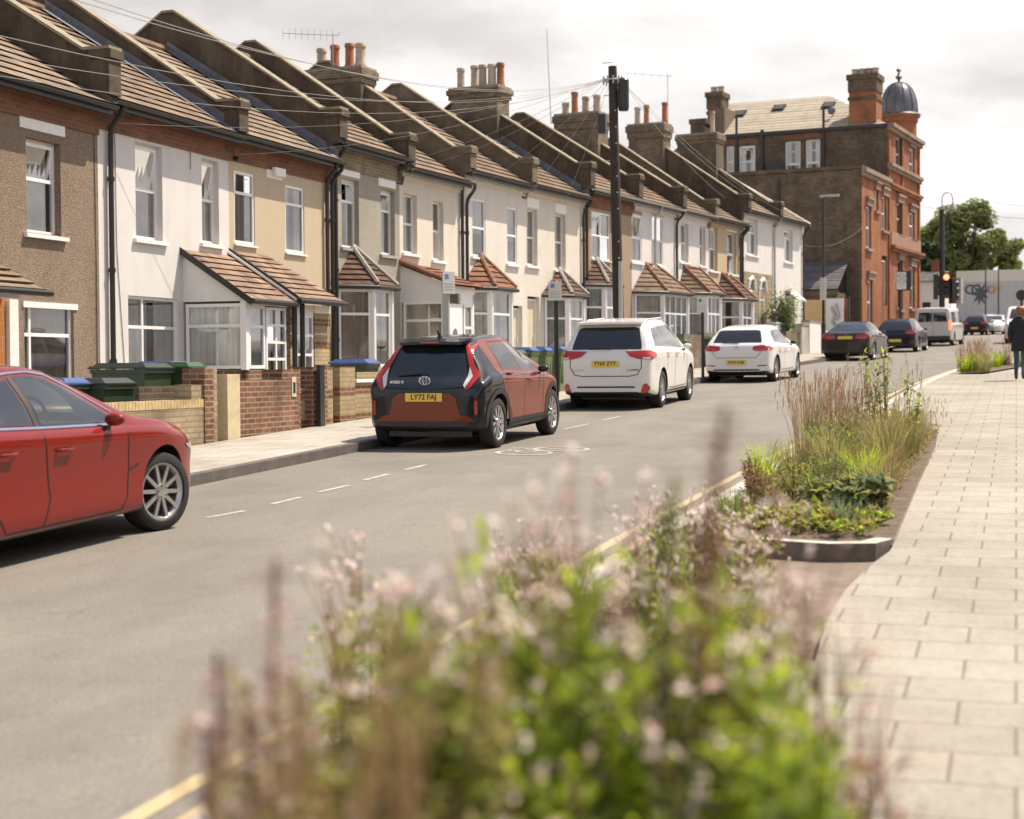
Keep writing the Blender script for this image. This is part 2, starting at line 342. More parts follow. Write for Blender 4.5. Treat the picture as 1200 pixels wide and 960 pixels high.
M['tile_tan'] = tiles('tan_roof_tiles', (.15, .103, .072), (.275, .195, .138), (.11, .086, .06))
M['tile_brown'] = tiles('brown_roof_tiles', (.135, .09, .063), (.245, .17, .12), (.09, .07, .05))
M['tile_grey'] = tiles('greyed_roof_tiles', (.17, .125, .09), (.295, .225, .165), (.12, .096, .07))
M['tile_porch'] = tiles('porch_roof_tiles', (.15, .09, .064), (.33, .23, .17), (.24, .175, .13), .25)
M['tile_bay'] = tiles('bay_roof_tiles', (.085, .048, .036), (.14, .08, .055), (.07, .048, .038), .25)
M['tile_bay_red'] = tiles('red_bay_roof_tiles', (.18, .08, .052), (.26, .125, .08), (.11, .065, .045), .25)
M['ridge_red'] = plain('red_ridge_tile', (.26, .13, .08), .8, var=.3, vs=8)
M['slate'] = tiles('pale_slate', (.36, .31, .24), (.47, .41, .325), (.24, .2, .15), .35)
M['dark_slate'] = tiles('dark_slate', (.10, .09, .095), (.16, .145, .15), (.07, .065, .06), .3)
M['lead'] = plain('lead_flashing', (.13, .135, .155), .55, var=.25, vs=4)
M['dome_lead'] = plain('dome_lead', (.10, .104, .122), .45, .3, var=.35, vs=3, stain=(.22, .21, .205), stain_s=2)
M['pot_red'] = plain('terracotta_pot', (.36, .13, .065), .85, var=.25, vs=6, stain=(.10, .07, .05), stain_s=3)
M['pot_buff'] = plain('buff_pot', (.42, .34, .26), .85, var=.2, vs=6, stain=(.2, .165, .13), stain_s=3)
M['blackplastic'] = plain('black_plastic', (.018, .017, .017), .4, var=.2)
M['downpipe'] = plain('black_downpipe', (.022, .02, .02), .45, var=.2)
M['greypaint'] = plain('grey_paint', (.42, .41, .39), .5, var=.12)
M['blackpaint'] = plain('black_paint', (.018, .018, .02), .35, var=.2)
M['wood_pole'] = plain('creosoted_pole', (.045, .034, .027), .9, var=.35, vs=6, bmp=.6, bs=30)
M['wood_orange'] = brick('orange_tiles', (.45, .17, .05), (.52, .21, .07), (.45, .3, .2), bw=.2, rh=.2, ms=.008)
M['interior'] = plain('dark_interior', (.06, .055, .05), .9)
M['curtain'] = plain('net_curtain', (.86, .86, .83), .9, var=.15, vs=3)
M['curtain_grey'] = plain('grey_curtain', (.64, .66, .63), .9, var=.25, vs=3)
M['curtain_tan'] = plain('tan_curtain', (.66, .53, .45), .9, var=.2, vs=3)
M['blind'] = plain('white_blind', (.74, .72, .69), .8, var=.06)
M['glass'] = glass('window_glass')
M['glass_car'] = glass('clear_car_glass', (.66, .72, .68), .10)
M['glass_dark'] = plain('dark_car_glass', (.012, .014, .015), .03, spec=.8, coat=.5)
M['door_white'] = plain('white_door', (.76, .74, .70), .35, var=.04)
M['door_cream'] = plain('cream_door', (.62, .53, .40), .5, var=.06)
M['door_brown'] = plain('brown_door', (.16, .07, .04), .5, var=.1)
# street things
M['bin_green'] = plain('dark_green_bin', (.035, .062, .03), .42, var=.2, vs=4)
M['bin_olive'] = plain('green_bin', (.115, .165, .06), .42, var=.18, vs=4)
M['bin_lid_blue'] = plain('blue_lid', (.055, .10, .27), .4, var=.15)
M['bin_lid_green'] = plain('green_lid', (.045, .10, .04), .4, var=.15)
M['bin_lid_black'] = plain('dark_lid', (.03, .035, .03), .45, var=.15)
M['chrome'] = plain('chrome', (.72, .72, .73), .12, 1.0)
M['alloy'] = plain('silver_alloy', (.55, .55, .56), .3, .85, var=.05)
M['alloy_dark'] = plain('dark_alloy', (.03, .03, .032), .35, .3)
M['tyre'] = plain('tyre_rubber', (.019, .018, .017), .85, var=.25, vs=9)
M['paint_red'] = carpaint('red_car_paint', (.19, .008, .0035))
M['paint_orange'] = carpaint('burnt_orange_car_paint', (.185, .027, .006))
M['paint_black'] = carpaint('black_car_paint', (.010, .012, .017))
M['paint_white'] = carpaint('white_car_paint', (.76, .735, .71))
M['paint_white2'] = carpaint('white_hatch_paint', (.74, .73, .73))
M['paint_brown'] = carpaint('dark_brown_car_paint', (.035, .027, .026), metal=.3)
M['paint_navy'] = carpaint('dark_blue_car_paint', (.015, .018, .032), metal=.3)
M['paint_silver'] = carpaint('pale_grey_van_paint', (.50, .49, .48), metal=.2)
M['trim'] = plain('plastic_trim', (.028, .027, .027), .6, var=.15)
M['lens_red'] = plain('red_lens', (.42, .018, .012), .12, coat=.6, spec=.7)
M['lens_clear'] = plain('clear_lens', (.62, .60, .58), .1, coat=.6)
M['brake_lit'] = emit('lit_brake_lamp', (1, .12, .06), 2.0)
M['plate_yellow'] = plain('yellow_plate', (.74, .53, .07), .4)
M['plate_ink'] = plain('plate_ink', (.012, .012, .012), .5)
M['seat'] = plain('pale_seat', (.5, .47, .42), .8)
M['red_lamp'] = emit('lit_red_signal', (1, .07, .03), 9.0)
M['sign_white'] = plain('sign_white', (.60, .59, .58), .45)
M['sign_blue'] = plain('sign_blue', (.16, .21, .34), .45)
M['sign_red'] = plain('sign_red', (.5, .03, .03), .45)
M['ply'] = plain('ply_board', (.52, .36, .18), .8, var=.1)
M['skin'] = plain('skin', (.52, .30, .22), .5)
M['hair'] = plain('auburn_hair', (.24, .085, .045), .6, var=.3, vs=20)
M['coat'] = plain('black_coat', (.012, .012, .014), .8, var=.3, vs=10)
M['jeans'] = plain('blue_jeans', (.055, .075, .135), .85, var=.25, vs=12)
M['shoe'] = plain('dark_shoe', (.02, .016, .014), .6)
# plants
M['leaf_fresh'] = leafmat('fresh_leaf', (.27, .36, .03), (.50, .60, .06), .68)
M['leaf_mid'] = leafmat('mid_leaf', (.15, .21, .05), (.29, .34, .09), .58)
M['leaf_dark'] = leafmat('dark_leaf', (.11, .16, .085), (.25, .30, .18), .45)
M['leaf_yellow'] = leafmat('yellow_leaf', (.34, .30, .07), (.46, .42, .14), .5)
M['grass_tan'] = leafmat('dry_grass', (.30, .20, .09), (.47, .35, .18), .4)
M['grass_red'] = leafmat('reddish_grass', (.26, .12, .075), (.40, .22, .14), .4)
M['grass_olive'] = leafmat('olive_grass', (.25, .23, .085), (.44, .385, .16), .5)
M['brown_leaf'] = leafmat('brown_dead_leaf', (.15, .065, .04), (.30, .15, .09), .4)
M['petal_white'] = leafmat('white_petal', (.80, .66, .62), (.86, .79, .75), .3)
M['petal_pink'] = leafmat('pink_petal', (.62, .36, .34), (.80, .60, .56), .3)
M['spike'] = leafmat('mauve_seed_spike', (.28, .17, .15), (.66, .52, .49), .3)
M['tree_leaf'] = leafmat('tree_leaf', (.16, .18, .08), (.28, .295, .135), .55)
M['tree_dark'] = leafmat('dark_tree_leaf', (.045, .075, .035), (.09, .125, .05), .35)
M['bark'] = plain('bark', (.09, .065, .045), .95, var=.3, vs=6, bmp=.6)
# ---------------------------------------------------------------- ground, road, pavements
def sheet(name, outline, off, mat, kind='structure', label=None, thick=0.0):
    """a planar sheet that lies on the sloping street plane"""
    mb = MB(); pts = [(x, y, GR * y + off) for x, y in outline]
    if thick: mb.prism([(x, y, z - thick) for x, y, z in pts], (0, 0, thick))
    else: mb.poly(pts)
    o = mb.build(name, mat)
    bm = bmesh.new(); bm.from_mesh(o.data); bmesh.ops.triangulate(bm, faces=bm.faces); bmesh.ops.recalc_face_normals(bm, faces=bm.faces)
    if not thick:
        for f in bm.faces:
            if f.normal.z < 0: f.normal_flip()
    bm.to_mesh(o.data); bm.free()
    tag(o, label, None, None, kind); return o
def strip(name, fa, fb, ys, off, mat, kind='structure', h=0.0):
    mb = MB()
    for y0, y1 in zip(ys, ys[1:]):
        q = [(fa(y0), y0), (fb(y0), y0), (fb(y1), y1), (fa(y1), y1)]
        mb.poly([(x, y, GR * y + off) for x, y in q])
        if h:
            for (xa, ya), (xb, yb) in ((q[0], q[3]), (q[1], q[2])):
                mb.poly([(xa, ya, GR * ya + off - h), (xb, yb, GR * yb + off - h), (xb, yb, GR * yb + off), (xa, ya, GR * ya + off)])
    o = mb.build(name, mat); tag(o, None, None, None, kind); return o
YS = [-12, -5, 0, 5, 9, 12, 15.4, 18, 20.5, 23, 26, 29, 31.5, 34, 37, 40, 42, 45, 48, 51, 53.5, 57, 60, 64, 68, 72, 76, 80, 85, 89, 92]
def far_ground():
    mb = MB(); xs = [-500, -120, -40, 40, 120, 500]; ys = [-60, 0, 40, 95, 150, 300, 900]
    z = lambda y: GR * min(y, 150) - 0.03
    for a, b in zip(xs, xs[1:]):
        for c, d in zip(ys, ys[1:]): mb.poly([(a, c, z(c)), (b, c, z(c)), (b, d, z(d)), (a, d, z(d))])
    tag(mb.build('ground', M['farground']), kind='structure')
far_ground()
road = [(kl(y), y) for y in YS] + [(-9, 96), (-40, 100), (-40, 138), (40, 138), (40, 100), (8, 96)] + [(kr(y), y) for y in YS[::-1]]
sheet('road', road, 0.0, M['asphalt'])
strip('pavement_far_side', lambda y: kl(y) - 2.1, lambda y: kl(y) - 0.14, YS, 0.115, M['paving2'])
strip('kerb_far_side', lambda y: kl(y) - 0.14, kl, YS, 0.118, M['kerb'], h=0.13)
sheet('front_yards', [(-30, -12)] + [(kl(y) - 2.1, y) for y in YS] + [(-9, 96), (-30, 98)], 0.09, M['concrete'])

# near pavement, with a dropped brown inlet between the two planting beds
c0 = [gnd(u, v, .14) for u, v in ((1050, 645), (1018, 664), (990, 692), (968, 730), (955, 775))]
inlet_edge = [(p.x, p.y) for p in c0]
bed_near_y = 11.15
pave = [(kr(y) + .14, y) for y in (-12, 0, 5, 10.3)] + [(-2.05, 10.25), (-1.6, 9.8), (-1.28, 8.9), (-1.15, 7.8), (-1.02, 7.6)] + inlet_edge[::-1][0:4] + [(-0.80, 11.0), (-0.80, 11.3)]
pave += [(-2.05, 11.4), (-2.25, 11.7)] + [(kr(y) + .14, y) for y in YS if y > 11.8] + [(9, 96), (14, 92), (9, -12)]
sheet('pavement_near_side', pave, 0.14, M['paving'])
sheet('drain_inlet', [(kr(7), 7.0), (-0.2, 7.0), (-0.2, 11.8), (kr(11.8), 11.8)], 0.05, M['resin'])
strip('kerb_near_side', kr, lambda y: kr(y) + .14, [y for y in YS if y <= 5] + [10.3], 0.144, M['kerb_pale'], h=.15)
strip('kerb_near_side', kr, lambda y: kr(y) + .14, [11.7] + [y for y in YS if y > 11.7], 0.144, M['kerb_pale'], h=.15)
mb = MB()   # riser along the curved cut of the pavement
cut = [(kr(10.3) + .14, 10.3), (-2.05, 10.25), (-1.6, 9.8), (-1.28, 8.9), (-1.15, 7.8), (-1.02, 7.6)] + inlet_edge[::-1][0:4] + [(-0.80, 11.0)]
for (xa, ya), (xb, yb) in zip(cut, cut[1:]):
    mb.poly([(xa, ya, GR * ya), (xb, yb, GR * yb), (xb, yb, GR * yb + .139), (xa, ya, GR * ya + .139)])
tag(mb.build('kerb_inlet', M['kerb_pale']), kind='structure')

# painted lines
for off in (-.22, -.42):
    strip('yellow_line', lambda y: kr(y) + off - .045, lambda y: kr(y) + off + .045, YS, .004, M['yellow'])
def dash(p, q, w, name='bay_line'):
    d = (q - p); d.z = 0; d.normalize(); n = Vector((-d.y, d.x, 0)) * w / 2
    sheet(name, [(a.x, a.y) for a in (p - n, p + n, q + n, q - n)], .004, M['white_line'])
for a, b in (((243, 607), (287, 599)), ((319, 591), (353, 583)), ((374, 577), (409, 569)), ((427, 563), (455, 556)), ((474, 551), (500, 545)), ((662, 503), (690, 497)), ((705, 493), (728, 488))):
    dash(gnd(*a), gnd(*b), .07)
# worn cycle symbol beside the black and orange car
mb = MB(); ca = gnd(614, 531); cb = gnd(658, 526.8); ax = (cb - ca); ax.z = 0; L_ = ax.length; ax.normalize(); ay = Vector((-ax.y, ax.x, 0))
def flat(p, q, w):
    d = (q - p).normalized(); n = Vector((-d.y, d.x, 0)) * w
    mb.poly([(a.x, a.y, GR * a.y + .005) for a in (p - n, q - n, q + n, p + n)])
for c in (ca, cb):
    for k in range(18):
        t0, t1 = k * math.tau / 18, (k + 1) * math.tau / 18; r0, r1 = .27, .33
        pt = lambda r, t: c + ax * (r * math.cos(t)) + ay * (r * math.sin(t) * 1.3)
        mb.poly([(a.x, a.y, GR * a.y + .005) for a in (pt(r0, t0), pt(r1, t0), pt(r1, t1), pt(r0, t1))])
q = lambda x, y: ca + ax * (L_ * x) + ay * y
for a, b in (((0, 0), (.3, .55)), ((.3, .55), (.75, .55)), ((.75, .55), (1, 0)), ((.3, .55), (.45, 0)), ((.45, 0), (.75, .55)), ((0, 0), (.45, 0)), ((.75, .55), (.72, .75))):
    flat(q(*a), q(*b), .028)
tag(mb.build('cycle_marking', M['white_line']), kind='structure')
for u, v in ((1010, 432),):       # small square covers and patches set in the road
    p = gnd(u, v); sheet('road_patch', [(p.x - .5, p.y - .6), (p.x + .45, p.y - .6), (p.x + .45, p.y + .5), (p.x - .5, p.y + .5)], .003, plain('newer_asphalt', (.17, .16, .15), .9, var=.25, vs=30, bmp=.4, bs=150))
# ---------------------------------------------------------------- the terrace
HU = [-35, 116, 268, 387, 468, 541, 614, 683, 740, 792, 830, 869, 907, 940]       # where each party wall meets the eaves
HA = [.5, 1, 2.3, 4, 5.2, 6.5, 7.7, 8.7, 9.2, 9.5, 9.5, 9.5, 9.5]                  # heading of each front: the row bends right
EZ = [6.09, 6.2, 6.22, 6.68, 6.5, 6.82, 6.87, 7.2, 7.2, 7.25, 7.2, 7.8, 7.85]
ZB = [e - 5.45 for e in EZ]
def _solve(t, r, p):                               # s along t from p meets the ray r
    det = -t[0] * r[1] + t[1] * r[0]
    return ((-p[0]) * (-r[1]) - (-p[1]) * (-r[0])) / det
HQ = {1: None}
d_ = ray(116, 300); HQ[1] = (-14.3, -14.3 * d_.y / d_.x)
def tdir(i): a = R(HA[i]); return (math.sin(a), math.cos(a))
for i in range(2, 14):
    t = tdir(i - 1); r = ray(HU[i], 230); s = _solve(t, (r.x, r.y), HQ[i - 1]); HQ[i] = (HQ[i - 1][0] + s * t[0], HQ[i - 1][1] + s * t[1])
t = tdir(0); HQ[0] = (HQ[1][0] - 4.35 * t[0], HQ[1][1] - 4.35 * t[1])
HW = [math.dist(HQ[i], HQ[i + 1]) for i in range(13)]
def HM(i): return Matrix.Translation((HQ[i][0], HQ[i][1], ZB[i])) @ Matrix.Rotation(R(90 - HA[i]), 4, 'Z')
HMI = [HM(i).inverted() for i in range(13)]
def hp(i, u, v, off=0.0):                          # pixel -> (x, z) on the front of house i, or on a sheet standing off from it
    o = HMI[i] @ CAM; d = HMI[i].to_3x3() @ ray(u, v); k = (-off - o.y) / d.y; p = o + d * k; return p.x, p.z
def spx(i, x, u, v):                               # pixel -> (y, z) on the cross wall at x
    o = HMI[i] @ CAM; d = HMI[i].to_3x3() @ ray(u, v); k = (x - o.x) / d.x; p = o + d * k; return p.y, p.z

def wall_open(mb, x0, x1, z0, z1, ops, y=0.0, depth=.13, m=0, mr=None):
    mr = m if mr is None else mr
    xs = sorted({x0, x1, *[o[0] for o in ops], *[o[1] for o in ops]}); zs = sorted({z0, z1, *[o[2] for o in ops], *[o[3] for o in ops]})
    for a, b in zip(xs, xs[1:]):
        for c, d in zip(zs, zs[1:]):
            if any(o[0] - 1e-6 <= a and b <= o[1] + 1e-6 and o[2] - 1e-6 <= c and d <= o[3] + 1e-6 for o in ops): continue
            mb.poly([(a, y, c), (b, y, c), (b, y, d), (a, y, d)], m)
    for a, b, c, d in [o[:4] for o in ops]:
        e = y + depth
        mb.poly([(a, y, c), (a, y, d), (a, e, d), (a, e, c)], mr); mb.poly([(b, y, c), (b, e, c), (b, e, d), (b, y, d)], mr)
        mb.poly([(a, y, d), (b, y, d), (b, e, d), (a, e, d)], mr); mb.poly([(a, y, c), (a, e, c), (b, e, c), (b, y, c)], mr)
def pleat(mb, x0, x1, z0, z1, y, m=0, amp=.032, step=.06):
    n = max(4, int((x1 - x0) / step)); pr = None
    for k in range(n + 1):
        x = x0 + (x1 - x0) * k / n; q = (x, y + (amp if k % 2 else -amp) * (.5 + rnd.random()))
        if pr: mb.poly([(pr[0], pr[1], z0), (q[0], q[1], z0), (q[0], q[1], z1), (pr[0], pr[1], z1)], m)
        pr = q
def win_geo(fr, gl, cu, x0, x1, z0, z1, y, cols=(), rows=(), bar=.055, mf=0, mg=0, mc=0, cov=(0, 1), ct=1.0, openc=None, dep=.06):
    """upvc frame, glass and curtain; outward is -y. openc = ((col, row), angle) hinged at the head"""
    X = [x0] + [x0 + (x1 - x0) * c for c in cols] + [x1]; Z = [z0] + [z0 + (z1 - z0) * r for r in rows] + [z1]
    B = lambda a, b, c, d, yy=0.0: fr.box(a, b, y + yy, y + dep, c, d, mf)
    B(x0, x0 + bar, z0, z1); B(x1 - bar, x1, z0, z1); B(x0 + bar, x1 - bar, z0, z0 + bar); B(x0 + bar, x1 - bar, z1 - bar, z1)
    for k in X[1:-1]: B(k - bar / 2, k + bar / 2, z0 + bar, z1 - bar, .002)
    for k in Z[1:-1]: B(x0 + bar, x1 - bar, k - bar / 2, k + bar / 2, .004)
    for ci in range(len(X) - 1):
        for ri in range(len(Z) - 1):
            a = X[ci] + (bar if ci == 0 else bar / 2); b = X[ci + 1] - (bar if ci == len(X) - 2 else bar / 2)
            c = Z[ri] + (bar if ri == 0 else bar / 2); d = Z[ri + 1] - (bar if ri == len(Z) - 2 else bar / 2)
            if openc and (ci, ri) == openc[0]:
                an = R(openc[1]); h = d - c; s, co = math.sin(an), math.cos(an); M0 = fr.M
                T = Matrix.Translation((0, y, d)) @ Matrix.Rotation(an, 4, 'X') @ Matrix.Translation((0, -y, -d))
                fr.M = T if M0 is None else M0 @ T; MG = gl.M; gl.M = fr.M
                w = .05
                for q in ((a - .01, a + w, c - .01, d), (b - w, b + .01, c - .01, d), (a + w, b - w, c - .01, c + w), (a + w, b - w, d - w, d)):
                    fr.box(q[0], q[1], y - .03, y + .015, q[2], q[3], mf)
                gl.poly([(a + w, y - .005, c + w), (b - w, y - .005, c + w), (b - w, y - .005, d - w), (a + w, y - .005, d - w)], mg)
                fr.M = M0; gl.M = MG
            else: gl.poly([(a, y + .03, c), (b, y + .03, c), (b, y + .03, d), (a, y + .03, d)], mg)
    if cu is not None:
        zc = z0 + (z1 - z0) * (1 - ct)
        if cov == (0, 1) and ct == 1.0 and x1 - x0 > .5 and rnd.random() < .55:      # drawn back a little in the middle
            g = rnd.uniform(.3, .48); pleat(cu, x0, x0 + (x1 - x0) * g, zc, z1, y + .09, mc); cov = (rnd.uniform(.55, .66), 1)
        pleat(cu, x0 + (x1 - x0) * cov[0], x0 + (x1 - x0) * cov[1], zc, z1, y + .09, mc)
def window(P, x0, x1, z0, z1, y=.11, curtain='curtain', **kw):
    fr, gl, cu = MB(), MB(), MB()
    win_geo(fr, gl, cu, x0, x1, z0, z1, y, **kw)
    o = fr.build('window', M['upvc'], P); gl.build('pane', M['glass'], o); cu.build('curtain', M[curtain], o); return o
def sill(P, x0, x1, z, mat='white_trim', y0=-.07, h=.08):
    mb = MB(); mb.prism([(x0, .1, z - h), (x0, y0, z - h), (x0, y0, z - .02), (x0, .1, z)], (x1 - x0, 0, 0)); return mb.build('window_sill', M[mat], P)
def lintel(P, x0, x1, z0, z1, mat='white_trim'):
    mb = MB(); mb.box(x0, x1, -.022, .05, z0, z1); return mb.build('lintel', M[mat], P)
def tiled(mb, a, b, c, d, n, th=.035, m=0):
    a, b, c, d = map(Vector, (a, b, c, d)); N = (b - a).cross(d - a)
    if N.length < 1e-6: N = (b - a).cross(c - a)
    N.normalize()
    if N.z < 0: N = -N
    for k in range(n):
        t0, t1, tu = k / n, (k + 1) / n, (k + .14) / n
        L0, L1 = a.lerp(d, t0), b.lerp(c, t0); U0, U1 = a.lerp(d, t1), b.lerp(c, t1); V0, V1 = a.lerp(d, tu), b.lerp(c, tu)
        mb.poly([L0 + N * th, L1 + N * th, U1 + N * .004, U0 + N * .004], m)
        mb.poly([V0, V1, L1 + N * th, L0 + N * th], m); mb.poly([L0 + N * th, V0, U0 + N * .004], m); mb.poly([L1 + N * th, U1 + N * .004, V1], m)
    mb.poly([a - N * .02, b - N * .02, c - N * .02, d - N * .02], m)

RIDGE_Y, RIDGE_Z, EAVE_Y, EAVE_Z = 3.9, 8.0, -.30, 5.40
def chimney(P, y0, y1, z0, z1, x0=-.45, x1=.45, kind='brick', pots=(), aerial=None):
    mb = MB()
    if kind == 'render':
        mb.box(x0, x1, y0, y1, z0, z1 - .42, 0); mb.box(x0 - .03, x1 + .03, y0 - .03, y1 + .03, z1 - .42, z1 - .28, 1); mb.box(x0 - .08, x1 + .08, y0 - .08, y1 + .08, z1 - .28, z1 - .08, 1)
        mb.box(x0 - .04, x1 + .04, y0 - .04, y1 + .04, z1 - .08, z1, 2)
    elif kind == 'mixed':
        mb.box(x0, x1, y0, y1, z0, z1 - .75, 0); mb.box(x0, x1, y0, y1, z1 - .75, z1 - .35, 1); mb.box(x0 - .06, x1 + .06, y0 - .06, y1 + .06, z1 - .35, z1 - .2, 1)
        mb.box(x0 - .11, x1 + .11, y0 - .11, y1 + .11, z1 - .2, z1 - .05, 1); mb.box(x0 - .06, x1 + .06, y0 - .06, y1 + .06, z1 - .05, z1 + .03, 2)
    else:
        mb.box(x0, x1, y0, y1, z0, z1 - .55, 1); mb.box(x0 - .05, x1 + .05, y0 - .05, y1 + .05, z1 - .55, z1 - .3, 1); mb.box(x0 - .1, x1 + .1, y0 - .1, y1 + .1, z1 - .3, z1 - .06, 1)
        mb.box(x0 - .05, x1 + .05, y0 - .05, y1 + .05, z1 - .06, z1 + .03, 2)
    o = mb.build('chimney', [M['chimney_render'], M['stock'], M['coping']], P)
    for y, h, r, c in pots:
        q = MB(); q.lathe([(r * 1.12, 0), (r * 1.05, .1), (r * .92, .14), (r * .86, h - .12), (r * 1.02, h - .1), (r * 1.02, h - .03), (r * .9, h), (r * .7, h), (r * .7, h - .3)], 12, 0, (rnd.uniform(-.1, .1), y, z1))
        q.build('chimney_pot', M['pot_red' if c == 'r' else 'pot_buff'], o, 40)
    if aerial: aerial(o)
    return o
def yagi(base, top, n, L, dr):
    def f(o):
        mb = MB(); b = Vector(base); t = Vector(top); mb.tube(b, t, .014, n=5); d = Vector(dr).normalized(); e = d.orthogonal().normalized()
        e = Vector((0, 0, 1)).cross(d).normalized(); mb.tube(t - d * .15 - Vector((0, 0, .05)), t + d * L - Vector((0, 0, .05)), .009, n=4)
        for k in range(n): c = t - Vector((0, 0, .05)) + d * (L * k / (n - 1)); mb.tube(c - Vector((0, 0, .14)), c + Vector((0, 0, .14)), .006, n=4)
        mb.tube(t - d * .15 - e * .18, t - d * .15 + e * .18, .006, n=4)
        mb.build('tv_aerial', M['greypaint'], o)
    return f
def parapet(P, i, mat, cop, rise=.0, endh=.0):
    """party wall that stands above the roof, on the left boundary of house i"""
    zs = (max(ZB[i - 1], ZB[i]) if i > 0 else ZB[i]) - ZB[i] if i < 13 else 0
    f = 5.45 + .50 + zs + endh; a = 8.42 + zs + rise; mb = MB(); w = .15
    prof = [(-.02, 5.0), (-.10, 5.30), (-.30, 5.34), (-.30, f), (.12, f), (RIDGE_Y - .15, a), (RIDGE_Y + .15, a), (8.2, f - .3), (8.2, 4.9)]
    mb.prism([(-w, y, z) for y, z in prof], (2 * w, 0, 0), 0)
    o = mb.build('parapet', M[mat], P)
    c = MB(); q = .055
    line = [(-.36, f), (.14, f), (RIDGE_Y - .15, a), (RIDGE_Y + .15, a), (8.2, f - .3)]
    for (y0, z0), (y1, z1) in zip(line, line[1:]):
        c.prism([(-w - .045, y0, z0 + .003), (-w - .045, y1, z1 + .003), (-w - .045, y1, z1 + .055), (-w - .045, y0, z0 + .055)], (2 * w + .09, 0, 0))
    k = c.build('coping', M[cop], o)
    e = MB(); e.box(-w - .03, w + .03, -.345, -.30, 5.44, f - .02); e.box(-w - .05, w + .05, -.39, .02, f - .14, f - .002); e.build('kneeler', M[mat], o)
    return o
def flashing(P, x):
    mb = MB(); n = Vector((0, -(RIDGE_Z - EAVE_Z), RIDGE_Y - EAVE_Y)).normalized()
    a = Vector((x, EAVE_Y + .05, EAVE_Z + .04)); b = Vector((x, RIDGE_Y, RIDGE_Z + .04)); prev = None
    for k in range(9):
        p = a.lerp(b, k / 8); q = [p + n * .025 + Vector((-.22 - .03 * rnd.random(), 0, 0)), p + n * .05, p + n * .05 + Vector((0, 0, .15))]
        if prev:
            for j in (0, 1): mb.poly([prev[j], prev[j + 1], q[j + 1], q[j]])
        prev = q
    mb.build('lead_flashing', M['lead'], P)
def downpipe(P, x, z1=5.3, y=-.07, mat='downpipe', r=.045, swan=True, z0=0.0):
    mb = MB(); pts = [(x, y, z0), (x, y, z1 - .45)]
    pts += [(x, y - .03, z1 - .3), (x, -.30, z1 - .08), (x, -.33, z1 + .05)] if swan else [(x, y, z1)]
    mb.path(pts, r, 8)
    for z in (1.1, 2.6, 4.1): mb.tube((x, y, z), (x, y, z + .07), r * 1.35, n=8)
    return mb.build('downpipe', M[mat], P)
def tilted(b, x0, xw, d, ze, za, xa, mat, name, P, n=6, over=.14, ridge='ridge_red', ridge_w=.3):
    r = MB(); xl, xr = x0 - over * .8, x0 + xw + over * .8; A = (xl, .0, ze); B = (x0 + d - over * .4, -d - over, ze); C = (x0 + xw - d + over * .4, -d - over, ze); D = (xr, .0, ze)
    T0 = (xa - ridge_w / 2, -.02, za); T1 = (xa + ridge_w / 2, -.02, za)
    tiled(r, A, B, T0, T0, n); tiled(r, B, C, T1, T0, n); tiled(r, C, D, T1, T1, n)
    o = r.build('roof', M[mat], b)
    h = MB(); up = Vector((0, 0, .05)); h.path([Vector(B) + up, Vector(T0) + up], .055, 6); h.path([Vector(C) + up, Vector(T1) + up], .055, 6); h.path([Vector(T0) + up, Vector(T1) + up], .055, 6)
    h.path([(xl, -.01, ze - .03), (B[0], B[1] - .04, ze - .04), (C[0], C[1] - .04, ze - .04), (xr, -.01, ze - .03)], .05, 6, 1)
    h.build('hip_tiles', [M[ridge], M['downpipe']], b); return o
def facet(fr, gl, cu, p, q, zs, zh, rows=(.68,), cols=(), cur=True, **kw):
    """one glazed face of a bay or porch between plan points p and q (outward on the right hand of p -> q is -y)"""
    p = Vector((p[0], p[1], 0)); q = Vector((q[0], q[1], 0)); L = (q - p).length; an = math.atan2(q.y - p.y, q.x - p.x)
    T = Matrix.Translation(p) @ Matrix.Rotation(an, 4, 'Z')
    for mb in (fr, gl, cu): mb.M = T
    win_geo(fr, gl, cu if cur else None, .05, L - .05, zs, zh, .0, cols=cols, rows=rows, bar=.06, **kw)
    for mb in (fr, gl, cu): mb.M = None
    return T, L
def bay(P, x0, xw, d, zs, zh, ze, za, xa, tile, panel='white_trim', curtain='curtain', ncol=0, ridge='ridge_red', n=6, ridge_w=.3):
    b = MB(); pts = [(x0, 0), (x0 + d, -d), (x0 + xw - d, -d), (x0 + xw, 0)]
    for p, q in zip(pts, pts[1:]):
        b.poly([(*p, -.3), (*q, -.3), (*q, zs), (*p, zs)], 0); b.poly([(*p, zh), (*q, zh), (*q, ze), (*p, ze)], 1)
    for p in pts[1:3]: b.tube((*p, zs), (*p, zh), .06, n=6, m=1)
    b.poly([(*p, zs) for p in pts], 1); b.poly([(*p, ze) for p in pts], 1)
    o = b.build('bay_window', [M[panel], M['upvc']], P); fr, gl, cu = MB(), MB(), MB()
    facet(fr, gl, cu, pts[0], pts[1], zs, zh); facet(fr, gl, cu, pts[1], pts[2], zs, zh, cols=[(k + 1) / (ncol + 1) for k in range(ncol)]); facet(fr, gl, cu, pts[2], pts[3], zs, zh)
    fr.build('frame', M['upvc'], o); gl.build('pane', M['glass'], o); cu.build('curtain', M[curtain], o)
    tilted(o, x0, xw, d, ze, za, xa, tile, 'roof', o, n=n, ridge=ridge, ridge_w=ridge_w); return o
